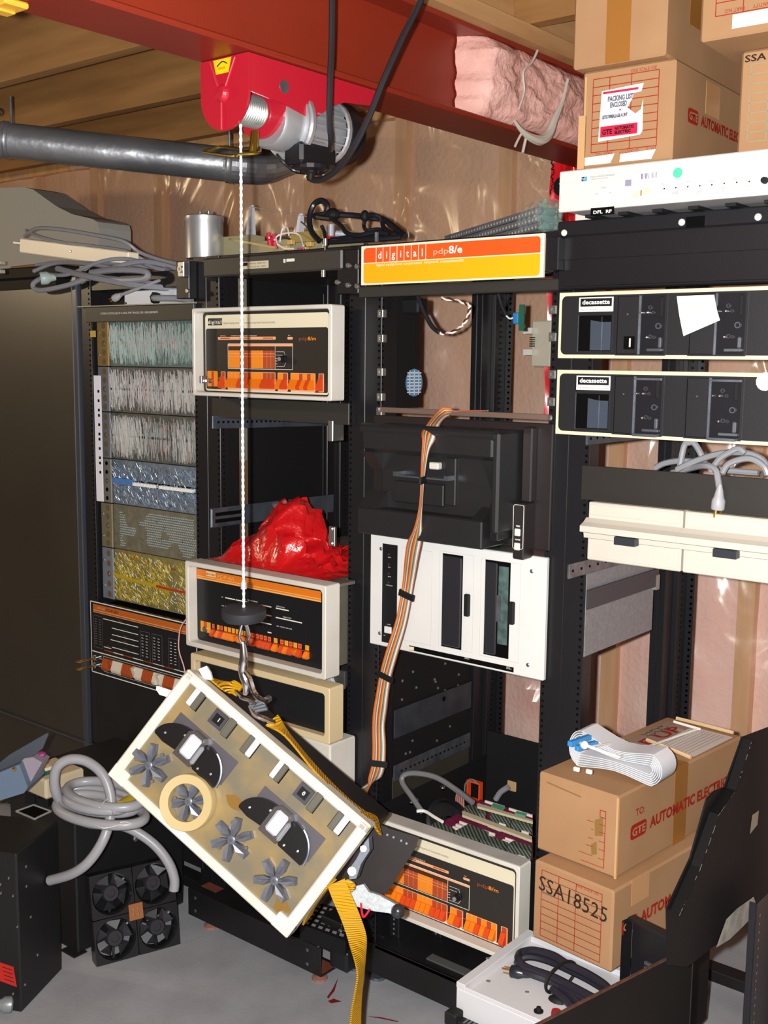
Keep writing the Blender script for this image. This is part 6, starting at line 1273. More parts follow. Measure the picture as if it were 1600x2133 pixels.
# ================================================================== CARTONS
CARD = mat('corrugated_card', '#a88460', .75, spec=.15, n=(5, .6), col2='#997452'); TAPE = mat('brown_tape', '#94622c', .3, spec=.5); TAPEC = mat('clear_tape_brown', '#b98a5c', .25, spec=.6)
INKR = mat('ink_red', '#98241a', .7, spec=.1); INKK = mat('marker_black', '#2c2420', .7, spec=.1); FLAP = mat('card_edge', '#bc9464', .75)
def carton(label, flt, yaw, w, l, h, group=None):
    o = V((flt[0], flt[1], flt[2]-h)); r = thing('cardboard_box', label, 'box', o, Matrix.Rotation(yaw, 3, 'Z'), group)
    mb = MB(); mb.cbox(0, w, 0, l, 0, h, .004); mb.part('body', CARD, r, local=True); return r
def on_front(r, mb, name, m): return mb.part(name, m, r, local=True)
def frect(x0, x1, z0, z1, e=.0005): mb = MB(); return mb.quad((x0, -e, z0), (x1, -e, z0), (x1, -e, z1), (x0, -e, z1))
def table_print(r, x0, x1, z0, z1, rows, colx, m=INKR, t=.0015, e=.0008):
    mb = MB(); q = lambda a, b, c, d: mb.quad((a, -e, c), (b, -e, c), (b, -e, d), (a, -e, d))
    for k in range(rows+1): z = z0+(z1-z0)*k/rows; q(x0, x1, z-t/2, z+t/2)
    for x in [x0]+colx+[x1]: q(x-t/2, x+t/2, z0, z1)
    return mb.part('printed_table', m, r, local=True)
LX, LZ, LY = V((1, 0, 0)), V((0, 0, 1)), V((0, 1, 0))
def ftext(r, s, x, z, h, m, width=None, bold=0, up=1, rot=0, align='LEFT', e=.0008):
    c, s_ = math.cos(rot), math.sin(rot); return text(s, (x, 0, z), (c*up, 0, s_*up), (-s_*up, 0, c*up), h, m, r, width, align, e, bold, True)
def stext(r, w, s, y, z, h, m, width=None, bold=0, up=1): return text(s, (w, y, z), (0, up, 0), (0, 0, up), h, m, r, width, 'LEFT', .0012, bold, True)
def gte_logo(r, w, y, z, h, m, up=1):
    """rounded badge with GTE cut out as card coloured letters on the right side"""
    mb = MB(); pts = rrect(y, y+h*1.9, z, z+h, h*.28); mb.poly([V((w+.0008, a, b)) for a, b in pts]); mb.part('maker_badge', m, r, local=True)
    text('GTE', (w+.0008, y+h*.16, z+h*.24), (0, 1, 0), (0, 0, 1), h*.52, CARD, r, h*1.58, 'LEFT', .0008, .0006, True)
CW, CH = .180, .174
ca = carton('cardboard box with torn packing list label, on the white instrument', (.592, -.125, 2.0855), .035, CW, .48, CH)
table_print(ca, .022, .150, .028, .158, 9, [.055, .098]); ftext(ca, 'ONE SCALE USE', .095, .160, .006, INKR, .05)
ftext(ca, 'DATE      QUANTITY      PART NO.', .150, .0265, .0055, INKR, .12, up=-1)
pts = [(.036, .046), (.040, .135), (.122, .139), (.118, .125), (.103, .124), (.101, .115), (.092, .100), (.108, .088), (.118, .094), (.122, .112), (.123, .056), (.118, .050)]
pa = MB(); pa.poly([V((x, -.0016, z)) for x, z in pts]); pl_ = pa.part('packing_label', mat('label_paper', '#d8d4d4', .4), ca, local=True); PKR = mat('label_pinkred', '#d8143c', .5)
mb = MB(); mb.quad((.040, -.0021, .053), (.113, -.0021, .053), (.113, -.0021, .072), (.040, -.0021, .072)); mb.quad((.043, -.0021, .129), (.112, -.0021, .129), (.112, -.0021, .133), (.043, -.0021, .133)); mb.part('label_bands', PKR, pl_, local=True)
for s, x, z, h, w_, m in (('PACKING LIST', .053, .115, .0085, .050, mat('print_slate', '#4a5060', .6)), ('ENCLOSED', .058, .104, .0085, .033, MATS['print_slate'] if 'print_slate' in MATS else INKK), ("LISTE D'EMBALLAGE A L'INT", .043, .0855, .0055, .050, MATS['print_slate'] if 'print_slate' in MATS else INKK), ('GTE', .044, .0575, .0085, .020, PRINTK), ('AUTOMATIC', .069, .0635, .0052, .038, PRINTK), ('ELECTRIC', .069, .0565, .0052, .032, PRINTK)):
    text(s, (x, 0, z), LX, LZ, h, m, pl_, w_, 'LEFT', .0026, .0005, True)
mb = MB(); mb.poly([V((.078+.0018*math.cos(t*PI/4), -.0021, .098+.0018*math.sin(t*PI/4))) for t in range(8)]); mb.part('red_dot', PKR, pl_, local=True)
for x0, x1 in ((.006, .070), (.080, .150)): mb = MB(); mb.poly([V((x0, -.0012, .006)), V((x1-.008, -.0012, .006)), V((x1, -.0012, .022)), V((x0+.002, -.0012, .020))]); mb.part('white_sticker', PRINTW, ca, local=True)
gte_logo(ca, CW, .062, .076, .026, INKR); stext(ca, CW, 'AUTOMATIC ELECTRIC', .125, .080, .018, INKR, .25, .0012)
mb = MB(); mb.box(CW-.0005, CW+.0006, .145, .215, .105, CH-.01); mb.part('clear_tape', TAPEC, ca, local=True)
mb = MB(); mb.box(-.004, .010, -.004, .002, -.0, CH*.55); mb.box(.006, .010, -.003, .0, .0, CH-.01); mb.part('frayed_edge', FLAP, ca, local=True)
cb_ = carton('plain cardboard box with a vertical tape strip, on the torn label box', (.583, -.150, 2.307), .035, CW, .48, .221)
mb = MB(); mb.box(.066, .113, -.0006, .0, .0, .222); mb.part('tape_strip', TAPE, cb_, local=True)
mb = MB(); mb.box(CW-.0005, CW+.0006, .10, .15, .075, .222); mb.part('tape_end', TAPE, cb_, local=True)
pD = at(1534, 326, z=1.9115); pC = at(1457, 88, z=2.0865)
cdx = carton('cardboard box with grey table and hand lettering at the right edge, on the instrument', (pD.x, pD.y, 2.0855), .03, CW, .42, CH)
mb = table_print(cdx, .018, .15, .022, .150, 8, [.05, .1], mat('ink_greygreen', '#8a8a70', .7)); ftext(cdx, 'SSA 18525', .006, .155, .011, INKK, .10, .0003)
ccx = carton('cardboard box at the upper right corner with white sticker, printed upside down', (pC.x, pC.y, 2.0865+CH), .03, CW, .46, CH)
table_print(ccx, .026, .165, .036, .160, 6, [.072, .125]); ftext(ccx, 'DATE      QUANTITY      PART NO.', .16, .0365+.008, .006, INKR, .12, up=-1)
mb = frect(.055, .165, .012, .034, .0012); mb.part('white_sticker', PRINTW, ccx, local=True)
# lower stack
c2 = carton('cardboard box under the white ribbon bundle, upper of the floor stack', (.588, -.200, .760), -.091, .182, .485, .160, None)
mb = MB(); e = .0008; tx = lambda a, b, c, d: mb.quad((a, -e, c), (b, -e, c), (b, -e, d), (a, -e, d))
tx(.155, .1565, .012, .125); tx(.143, .1565, .123, .1245); tx(.143, .1445, .112, .1245)
for z, x in ((.028, .10), (.046, .115), (.062, .12), (.080, .125), (.095, .115), (.110, .143)): tx(x, .130 if z < .1 else .155, z, z+.0012); tx(.143, .155, z, z+.0012)
tx(.105, .155, .012, .0132); mb.part('printed_table', INKR, c2, local=True)
mb = MB(); mb.poly([V((.02, -.0006, .145)), V((.10, -.0006, .138)), V((.10, -.0006, .135)), V((.02, -.0006, .142))]); mb.poly([V((.128, -.0006, .030)), V((.140, -.0006, .035)), V((.138, -.0006, .06)), V((.126, -.0006, .05))]); mb.poly([V((.134, -.0006, .07)), V((.152, -.0006, .075)), V((.150, -.0006, .112)), V((.132, -.0006, .10))]); mb.part('torn_patches', mat('card_torn', '#83602e', .8), c2, local=True, kind='stuff')
gte_logo(c2, .182, .045, .060, .030, INKR); stext(c2, .182, 'TO:', .06, .105, .014, INKR, None, .0003); stext(c2, .182, 'AUTOMATIC ELECTRIC', .115, .066, .021, INKR, .31, .0012)
mb = MB(); mb.box(.1815, .1826, .205, .255, .0, .160); mb.box(.06, .182, .205, .255, .1595, .1606); mb.part('tape_strip', TAPE, c2, local=True)
mb = MB(); mb.box(.1785, .1828, -.0006, .004, .0, .158); mb.part('worn_edge', FLAP, c2, local=True, kind='stuff')
mb = MB(); mb.quad((.02, .20, .1608), (.13, .20, .1608), (.13, .46, .1608), (.02, .46, .1608)); slv = mb.part('plastic_sleeve', mat('sleeve', '#c0a898', .15, spec=.7, alpha=.55), c2, local=True)
mb = MB(); mb.quad((.08, .29, .1614), (.175, .29, .1614), (.175, .46, .1614), (.08, .46, .1614)); pp = mb.part('paper_slip', mat('slip_paper', '#d8ccc4', .5), c2, local=True)
mb = MB()
for k in range(9): mb.quad((.085+.009*k, .30, .1617), (.086+.009*k, .30, .1617), (.086+.009*k, .45, .1617), (.085+.009*k, .45, .1617))
mb.part('ruled_lines', PRINTG, pp, local=True, kind='stuff')
text('SIDE UP', (.075, .17, .1617), (0, 1, 0), (-1, 0, 0), .028, INKR, c2, .26, 'LEFT', .0006, .0006, True); [scribble((.035+.012*k, .33, .1617), (0, 1, 0), (-1, 0, 0), .09, .008, INKK, c2, .0004, 8+k, .0005, True) for k in (0, 1)]
mb = MB(); mb.tube([(.03, .475, .166), (.10, .476, .166), (.165, .478, .165)], .004, 6, 3); mb.tube([(.06, .30, .166), (.12, .285, .167), (.175, .278, .163)], .004, 6, 4); mb.part('shiny_tape_fold', mat('tape_gloss', '#d8b88c', .15, spec=.8), c2, local=True, sm=True, kind='stuff')
c1p = at(1113, 1790, z=.598)
c1 = carton('cardboard box hand lettered SSA18525, lower of the floor stack', (c1p.x, c1p.y, .598), -.11, .182, .47, .160)
table_print(c1, .020, .158, .012, .146, 9, [.060, .100]); ftext(c1, 'ONE SCALE USE', .10, .1405, .005, INKR, .05)
ftext(c1, 'SSA18525', .012, .105, .030, INKK, .158, .0, rot=-.07, e=.0012)
ftext(c1, 'SC1117', .022, .098, .006, PRINTG, .03)
gte_logo(c1, .182, .03, .062, .028, INKR); stext(c1, .182, 'AUTOMATIC ELECTRIC', .095, .066, .021, INKR, .31, .0012)
mb = MB(); mb.box(.1815, .1826, .06, .12, .11, .16); mb.part('clear_tape', TAPEC, c1, local=True)
hb = MB(); hb.cbox(.60, .78, -.12, .24, .101, .437, .004); hb.solo('steel_chassis', BLACKM, 'black chassis standing under the stack of two cardboard boxes', 'chassis')
# white ribbon bundle on the box
rb_ = thing('ribbon_bundle', 'folded white ribbon cable with blue connectors on the upper floor box', 'cable', (.72, -.15, .761))
WRB = mat('ribbon_white', '#d8dade', .4); ang = -.091; ux_ = V((math.cos(ang), math.sin(ang), 0)); uy_ = V((-math.sin(ang), math.cos(ang), 0))
f0, f1 = at(1192, 1595, z=.80), at(1350, 1650, z=.79)
ax = (f1-f0); ax.z = 0; Lr = ax.length; ax.normalize(); wv = V((-ax.y, ax.x, 0))
o = at(1180, 1590, z=.763)
for k in range(6):
    r1_, r2_ = .036-.0048*k, .030-.0042*k; Lk = .145
    c0 = o+ax*.032; base = .764
    pts = []
    for j in range(9): t = PI/2+PI*j/8; pts.append(c0+ax*(r1_*.75*math.cos(t))+Z*(.038+r1_*math.sin(t)))
    for j in range(9): t = -PI/2+PI*j/8; pts.append(c0+ax*(Lk+r2_*.9*math.cos(t))+Z*(.032+r2_*math.sin(t)))
    mid = c0+ax*(Lk*.5)
    pts = pts[:9]+[mid+Z*(.012+.0035*k)]+pts[9:]+[mid+Z*(.052-.003*k)]
    mb = MB(); P_ = pts+[pts[0]]; mb.ribbon([p+wv*.03+V((0, 0, 0)) for p in P_], wv, .060, .0012, 3); mb.part('fold', WRB, rb_, sm=True)
for (u0, v0), (u1, v1) in (((1186, 1551), (1228, 1536)), ((1200, 1560), (1242, 1549))):
    p, q = at(u0, v0, z=.835), at(u1, v1, z=.835); d = (q-p); L = d.length; d.normalize(); B = basis(d, Z.cross(d), Z).to_4x4(); B.translation = p; mb = MB(); mb.cbox(0, L, -.005, .005, -.004, .006, .001, B); mb.part('blue_connector', mat('conn_skyblue', '#2f86c8', .35), rb_)
mb = MB(); 
for uv in ((1202, 1602), (1228, 1607)): p = at(*uv, y=-.21); mb.cbox(p.x-.006, p.x+.006, p.y-.004, p.y+.002, p.z-.004, p.z+.004, .001)
mb.part('end_clips', PRINTW, rb_, kind='stuff')
wr = thing('white_wire_frame', 'bent white coated wire lying across the sleeve on the floor box', 'wire', at(1290, 1575, z=.78)); mb = MB()
mb.tube([at(1210, 1548, z=.842), at(1222, 1553, z=.842), at(1290, 1577, z=.815)], .0032, 6, 3); mb.tube([at(1290, 1577, z=.815), at(1370, 1548, z=.775), at(1455, 1518, z=.766)], .0026, 6, 3); mb.tube([at(1404, 1503, z=.768), at(1459, 1519, z=.768)], .003, 6, 0); mb.tube([at(1225, 1556, z=.84), at(1270, 1548, z=.82), at(1300, 1540, z=.775)], .002, 6, 4); mb.sphere(at(1218, 1552, z=.844), .008, 8, 6); mb.part('wire', PRINTW, wr, sm=True)
# ================================================================== bottom right: instrument, cord, bracket, leaning plate
gi = thing('grey_instrument', 'pale grey instrument with recessed top holding a coiled black cord', 'instrument', (.66, -.29, 0))
GI = mat('instrument_grey', '#c2c2c4', .45); xa, xb, ya, yb, zt = .549, .792, -.412, -.158, .400
mb = MB(); mb.cbox(xa, xb, ya, yb, 0.0, zt-.012, .002); mb.part('case', GI, gi)
rim = MB(); t = .026
rim.cbox(xa, xa+.020, ya, yb, zt-.012, zt, .001); rim.cbox(xa+.020, xb, yb-.022, yb, zt-.012, zt, .001); rim.cbox(xa+.020, xb, ya, ya+.004, zt-.012, zt-.004, .001); rim.part('top_rim', GI, gi)
mb = MB()
for u, v in ((1016, 1997), (1017, 2044), (1175, 1985), (1189, 2011), (1098, 2067)): mb.lathe([(.004, 0), (.004, .001), (.002, .0015), (0, .001)], at(u, v, z=zt-.0115 if u > 1020 else zt+.0), Z, 8)
mb.part('screws', SCREW, gi, kind='stuff')
p = at(1122, 2107, z=zt-.011); mb = MB(); mb.lathe([(.009, 0), (.009, .002), (.005, .002), (.004, .009), (0, .009)], p, Z, 14); mb.part('socket', BLACKM, gi, sm=True)
p = at(1158, 2124, z=zt-.011); mb = MB(); mb.lathe([(.009, 0), (.009, .012), (.008, .018), (0, .018)], p, Z, 14); mb.part('red_knob', mat('knob_dark_red', '#8a1420', .3), gi, sm=True)
p = at(1160, 2084, z=zt-.011); mb = MB(); mb.sphere(p, .016, 12, 6, (1.1, .7, .5)); mb.part('cord_bushing', BLACKM, gi, sm=True)
mb = MB(); a = at(955, 2085, y=ya-.001); mb.cbox(xa-.006, xa+.02, ya-.03, ya-.001, .325, .352, .003); mb.cbox(xa+.0, xb, ya-.022, ya-.001, .29, .338, .002); fb_ = mb.part('front_connector', BLACKM, gi)
mb = MB()
for k in range(18): mb.box(xa+.03+.008*k, xa+.034+.008*k, ya-.020, ya-.004, .338, .3385)
mb.part('connector_teeth', mat('teeth_grey', '#5a5a5e', .5), fb_, kind='stuff')
kc = thing('coiled_lead', 'black power cord coiled and tied on the pale grey instrument', 'cable', at(1180, 2030, z=.395)); zz = zt+.0
loop = lambda uvs: [at(u, v, z=zz+dz) for u, v, dz in uvs]
mb = MB()
for pts in ([(1085, 1985, .01), (1080, 1998, .015), (1095, 2015, .01), (1150, 2035, .01), (1200, 2060, .01), (1245, 2082, .012), (1268, 2075, .016), (1262, 2055, .02), (1225, 2030, .022), (1180, 2008, .024), (1150, 1990, .026), (1110, 1980, .022)],
            [(1078, 2005, -.004), (1100, 2025, -.004), (1150, 2045, .0), (1200, 2075, .0), (1240, 2095, .0), (1265, 2090, .004), (1270, 2070, .008), (1235, 2045, .01), (1190, 2022, .01), (1140, 2000, .01), (1100, 1992, .008)]):
    mb.tube(loop(pts), .0078, 8, 6, closed=True)
mb.tube(loop([(1075, 2022, 0), (1110, 2030, .004), (1160, 2050, .0), (1200, 2085, -.002), (1230, 2120, -.004), (1245, 2150, -.004)]), .0075, 8, 6); mb.tube(loop([(1150, 2060, .0), (1180, 2085, -.002), (1200, 2110, -.004), (1225, 2150, -.004)]), .0075, 8, 6); mb.part('cord', mat('cord_black', '#24222c', .38), kc, sm=True)
p0, p1 = at(1100, 2030, z=zz-.0), at(1066, 2023, z=zz-.002); plug(kc, p0, p1-p0, mat('plug_black', '#20222c', .3), GOLD, .9)
mb = MB(); c = at(1168, 2035, z=zz+.012); mb.tube([c+V((.02*math.cos(t)*.3, .045*math.cos(t), .026*math.sin(t))) for t in [2*PI*k/10 for k in range(10)]], .003, 6, 3, closed=True); mb.part('cord_tie', BLACKM, kc, sm=True)
# black sheet chassis
i1, i2, i3 = at(1445, 1970, z=.53), at(1150, 2120, z=.53), at(1318, 1908, z=.53)
i2 = i2+(i2-i1)*.35
def wallbox(mb, p, q, z0, z1, th):
    d = (q-p); d.z = 0; L = d.length; d.normalize(); B = basis(d, Z.cross(d), Z).to_4x4(); B.translation = V((p.x, p.y, 0)); mb.cbox(0, L, 0, th, z0, z1, .0012, B); return B, L
sc = thing('sheet_chassis', 'open black sheet metal chassis with rusty edge and louvred back, bottom right', 'chassis', (i1.x, i1.y, 0))
mb = MB(); B1, L1 = wallbox(mb, i2, i1, .0, .53, .003); mb.part('side_wall', mat('chassis_rusty_black', '#151210', .62, spec=.22, n=(7, .9), col2='#0e0b0a'), sc)
mb = MB(); B2_, L2 = wallbox(mb, i3, i1, .0, .53, .004); mb.box(0, L2, -.014, .004, .526, .532, B2_); mb.part('back_wall', BLACK, sc)
mb = MB()
for k in range(10): mb.box(.035, .062, -.006, -.001, .452-.010*k, .457-.010*k, B2_)
mb.part('louvres', mat('louvre_edge', '#4a4a4a', .4), sc, kind='stuff')
mb = MB(); mb.box(0, L1, -.0006, .0036, .5285, .5315, B1); mb.part('rusty_edge', mat('rust_edge', '#5a3420', .7, n=(60, .9), col2='#241a16'), sc)
mb = MB(); d3 = (i1-i2); d3.z = 0; d3.normalize(); mb.add([V((i3.x, i3.y, 0)), V((i3.x, i3.y, .53)), V((i3.x, i3.y, .53))-d3*.03, V((i3.x, i3.y, 0))-d3*.03], [(0, 1, 2, 3)]); mb.part('return_flange', BLACK, sc)
# leaning plate
xs = .965; lp = thing('leaning_plate', 'scuffed black steel side plate with peeled label leaning by the floor boxes', 'plate', at(1440, 2010, x=xs))
PLM = mat('plate_black_scuffed', '#0f0f10', .6, spec=.22, n=(6, .8), col2='#0a0a0a')
out = [at(u, v, x=xs) for u, v in ((1547, 1536), (1600, 1516), (1690, 1485), (1690, 1830), (1590, 1893), (1500, 1962), (1432, 2014), (1392, 2010), (1390, 1893), (1438, 1790), (1473, 1665), (1490, 1648), (1510, 1640))]
mb = MB(); mb.prism([(p.y, p.z) for p in out], (xs, 0, 0), Y, Z, (-.003, 0, 0)); mb.part('plate', PLM, lp)
mb = MB(); e0 = [at(u, v, x=xs) for u, v in ((1549, 1536), (1515, 1640), (1480, 1690), (1441, 1800), (1398, 1895))]
for a, b in zip(e0[:-1], e0[1:]): mb.add([a, b, b+X*.016, a+X*.016, a-Y*.003, b-Y*.003, b+X*.016-Y*.003, a+X*.016-Y*.003], [(0, 1, 2, 3), (7, 6, 5, 4), (0, 4, 5, 1), (1, 5, 6, 2), (2, 6, 7, 3), (3, 7, 4, 0)])
mb.part('folded_flange', PLM, lp)
mb = MB(); e1 = [p+X*.0165+V((0, -.0015, 0)) for p in e0]
for k in range(26): t = R_.random()*3.99; i = int(t); c = e1[i].lerp(e1[i+1], t-i); l = R_.uniform(.003, .014); d = (e1[i+1]-e1[i]).normalized(); mb.add([c-Y*.0012, c+d*l-Y*.0012, c+d*l+Y*.0012, c+Y*.0012], [(0, 1, 2, 3)])
mb.part('chipped_paint', mat('chip_metal', '#a8aaac', .4), lp, kind='stuff')
mb = MB(); q = [at(u, v, x=xs+.0008) for u, v in ((1567, 1698), (1581, 1688), (1578, 1718), (1562, 1738))]; mb.poly(q); mb.part('window_hole', mat('hole_beyond', '#8a7c6c', .7), lp)
mb = MB(); q = [at(u, v, x=xs+.0010) for u, v in ((1513, 1915), (1535, 1893), (1570, 1868), (1574, 1880), (1562, 1915), (1548, 1930), (1520, 1957), (1492, 1974))]; mb.poly(q); mb.part('peeled_label', mat('peeled_paper', '#b4b0a4', .6, n=(40, .9), col2='#7a766c'), lp)
pr_ = thing('perforated_upright', 'black perforated steel upright at the right edge in front of the plate', 'post', at(1580, 2000, x=1.02))
pt, pb = at(1590, 1875, x=1.02), at(1574, 2133, x=1.02); xx, yy = pb.x, at(1568, 2000, x=1.02).y
mb = MB(); mb.cbox(xx, xx+.003, yy, yy+.12, 0, .62, .001); mb.cbox(xx-.012, xx, yy, yy+.003, 0, .62, .001); mb.part('angle', BLACK, pr_)
mb = MB()
for k in range(38): mb.add([V((xx+.0034, yy+.014+.003*math.cos(t*PI/3), .02+.0155*k+.003*math.sin(t*PI/3))) for t in range(6)], [tuple(range(6))])
mb.part('holes', mat('hole_bright', '#6a6a6a', .5), pr_, kind='stuff')
# ================================================================== TAPE DRIVE hanging from the hook
TM = Matrix(((.815, -.425, .395), (.226, .859, .459), (-.534, -.285, .796)))
ex = V((TM[0][0], TM[1][0], TM[2][0])).normalized(); ez = V((TM[0][2], TM[1][2], TM[2][2])); ez = (ez-ex*ez.dot(ex)).normalized(); ey = ez.cross(ex)
TU = thing('tape_drive', 'cream framed dual tape drive hanging tilted from the hoist', 'tape drive', (.1374, -.5854, .7016), basis(ex, ey, ez))
w2, h2 = .2413, .13335
TFR = mat('drive_frame_offwhite', '#dad7d0', .45, n=(9, .6), col2='#cdc6b4')
mb = MB(); tb_ = .0215
mb.cbox(-w2, w2, 0, .045, h2-.0195, h2, .003); mb.cbox(-w2, w2, 0, .045, -h2, -h2+.018, .003); mb.cbox(-w2, -w2+.0215, 0, .0448, -h2+.001, h2-.001, .003); mb.cbox(w2-.0225, w2, 0, .0448, -h2+.001, h2-.001, .003)
mb.cbox(-w2, -w2+.040, -.001, .03, -h2-.0002, -h2+.030, .002); mb.cbox(w2-.042, w2, -.001, .03, -h2-.0002, -h2+.030, .002); mb.part('frame', TFR, TU, local=True)
mb = MB(); g = .006; mb.frame(-w2+g, w2-g, -h2+g, h2-g, -.0012, .0, .0022); mb.part('frame_bead', TFR, TU, local=True)
FP = mat('stained_face', '#98804e', .34, spec=.5, n=(13, .3), col2='#706a58', bump=(70, .15, .002), coat=.2)
mb = MB(); mb.box(-w2+.02, w2-.02, .010, .014, -h2+.016, h2-.018); mb.part('face_plate', FP, TU, local=True)
mb = MB(); mb.poly([V((.0+.02*math.cos(t*PI/6)*(1+.2*math.sin(t*2.3)), .0096, -.008+.013*math.sin(t*PI/6))) for t in range(12)]); mb.poly([V((.195+.017*math.cos(t*PI/6)*(1+.3*math.sin(t*1.7)), .0096, -.098+.014*math.sin(t*PI/6))) for t in range(12)]); mb.part('stain', mat('stain_ochre', '#7c5c22', .4), TU, local=True, kind='stuff')
HUB = mat('hub_slate', '#5a5e66', .35, spec=.6)
def hub(cx, cz, rot, clip):
    mb = MB(); r = .0425
    for k in range(6):
        a = rot+k*PI/3; c, s = math.cos(a), math.sin(a); u = V((c, 0, s)); v = V((-s, 0, c)); o = V((cx, .010, cz))
        P_ = lambda rr, ww, yy: o+u*rr+v*ww-Y*yy
        vs = [P_(.006, -.003, .0), P_(.023, -.009, 0), P_(r, -.007, 0), P_(r, .007, 0), P_(.023, .009, 0), P_(.006, .003, 0),
              P_(.006, -.003, .012), P_(.023, -.009, .013), P_(r, -.007, .013), P_(r, .007, .013), P_(.023, .009, .013), P_(.006, .003, .012), P_(.014, 0, .004), P_(r-.006, 0, .008)]
        mb.add(vs, [(0, 1, 7, 6), (1, 2, 8, 7), (2, 3, 9, 8), (3, 4, 10, 9), (4, 5, 11, 10), (6, 7, 13, 12), (7, 8, 13), (8, 9, 13), (9, 10, 13), (10, 11, 12, 13), (11, 6, 12)])
    h = mb.part('reel_hub', HUB, TU, local=True)
    mb = MB(); mb.lathe([(.0085, .0), (.0085, .013), (.006, .0145), (.003, .0145), (.002, .011), (0, .011)], (cx, .010, cz), -Y, 16); mb.part('hub_boss', HUB, h, local=True, sm=True)
    mb = MB(); a = rot+clip
    for k in (0, 2, 4): b = a+k*PI/3+.35; mb.lathe([(.0035, 0), (.0035, .008), (.002, .009), (0, .009)], (cx+.032*math.cos(b), .010, cz+.032*math.sin(b)), -Y, 10)
    mb.part('locating_pins', mat('pin_rubber', '#6a5f5c', .5), h, local=True, kind='stuff'); return h
for k, (cx, cz, rot, cl) in enumerate(((-.183, -.0635, .45, 0), (-.0725, -.064, .25, .4), (.042, -.0635, .35, 1.), (.157, -.0665, .10, .8))): hub(cx, cz, rot+.55, cl)
mb = MB(); mb.lathe([(.037, -.012), (.037, .012), (.054, .014), (.055, .012), (.055, -.010), (.053, -.012), (.037, -.012)], (-.0722, -.004, -.0650), -Y, 48); ring = mb.part('tape_reel_ring', mat('ring_cream', '#bca878', .45), TU, local=True, sm=True)
mb = MB(); mb.lathe([(.038, .0142), (.0535, .0142)], (-.0722, -.004, -.0650), -Y, 48)
HPL = mat('head_plate', '#57545a', .4, metal=.3); GD = mat('guide_black', '#111113', .3, spec=.6)
for dx in (0, .2285):
    mb = MB(); mb.box(-.200+dx, -.043+dx, .008, .0098, -.001, .056); hd_ = mb.part('head_plate', HPL, TU, local=True)
    # guides: left and right quarter curves
    for s, cx in ((-1, -.1500), (1, -.1130)):
        n = 10
        if s < 0: poly = [(-.150, -.004), (-.1500, .046)]+[(-.150-.066*math.sin(t*PI/2/n), -.002+.048*math.cos(t*PI/2/n)) for t in range(1, n+1)]+[(-.214, -.006), (-.19, -.009)]
        else: poly = [(-.113, .040), (-.105, .046)]+[(-.105+.056*math.sin(t*PI/2/n), -.008+.054*math.cos(t*PI/2/n)) for t in range(1, n+1)]+[(-.050, -.012), (-.107, -.011), (-.113, -.006)]
        mb = MB(); mb.prism([(p[0]+dx, p[1]) for p in poly], (0, .008, 0), X, Z, (0, -.012, 0)); gd = mb.part('tape_guide', GD, hd_, local=True)
        mb = MB(); pins = ((-.195, .012), (-.172, .004)) if s < 0 else ((-.075, .002), (-.095, -.004))
        for q in (((-.196, .008), (-.160, .030)) if s < 0 else ((-.098, -.003), (-.070, .006))): mb.lathe([(.0026, 0), (.0026, .0012), (.001, .0015), (0, .0012)], (q[0]+dx, -.004, q[1]), -Y, 8)
        mb.part('guide_screws', SCREW, hd_, local=True, kind='stuff')
    mb = MB(); n = 10; arc = [(-.105+.056*math.sin(t*PI/2/n), -.008+.054*math.cos(t*PI/2/n)) for t in range(2, n+1)]; mb.tube([V((p[0]+dx+.0025, -.001, p[1])) for p in arc], .003, 8, 2); mb.part('guide_rail', STEEL, hd_, local=True, sm=True)
    mb = MB(); mb.prism([(-.156+dx, -.010), (-.112+dx, -.010), (-.108+dx, .0), (-.112+dx, .044), (-.120+dx, .052), (-.148+dx, .052), (-.156+dx, .044)], (0, .008, 0), X, Z, (0, -.022, 0)); mb.part('head_block', mat('head_steel', '#6c6a68', .3, metal=.7), hd_, local=True)
    mb = MB(); mb.cbox(-.146+dx, -.118+dx, -.026, -.014, .002, .048, .004); mb.part('head_cover', mat('head_white', '#c4c6d0', .35), hd_, local=True)
    mb = MB(); mb.cbox(-.117+dx, -.107+dx, -.022, -.010, -.002, .040, .004); mb.part('head_side', mat('head_grey', '#9a9ca0', .35, metal=.3), hd_, local=True)
SWG = mat('rocker_greygreen', '#57564c', .4); SWW = mat('rocker_pale', '#d4ced2', .4)
def rocker(x0, x1, white):
    mb = MB(); mb.box(x0, x1, .0085, .0098, .076, .118); f = mb.part('switch_recess', VOID, TU, local=True); xm = (x0+x1)/2
    mb = MB(); a = (x0+.0015, xm) if white == 'L' else (xm, x1-.0015); b = (xm, x1-.0015) if white == 'L' else (x0+.0015, xm)
    mb.cbox(b[0], b[1], -.001, .009, .0775, .1165, .0015); mb.part('rocker', SWG, f, local=True); mb = MB(); mb.cbox(a[0], a[1], .002, .009, .0775, .1165, .0015); mb.part('lens', SWW, f, local=True)
def wheel(cx, s):
    mb = MB(); mb.frame(cx-.0165, cx+.0165, .079, .1105, .004, .0098, .006); f = mb.part('selector_bezel', mat('bezel_slate', '#3c3e46', .4), TU, local=True)
    mb = MB(); mb.box(cx-.011, cx+.011, .0085, .0097, .084, .1055); mb.part('selector_wheel', GD, f, local=True); text(s, (cx, .0085, .0905), X, Z, .008, PRINTW, f, None, 'CENTER', .0006, .0003, True)
def single(x0, x1): mb = MB(); mb.box(x0-.001, x1+.001, .0085, .0098, .0755, .1185); f = mb.part('switch_recess', VOID, TU, local=True); mb = MB(); mb.cbox(x0, x1, -.001, .009, .0765, .1175, .0015); mb.part('rocker', SWG, f, local=True)
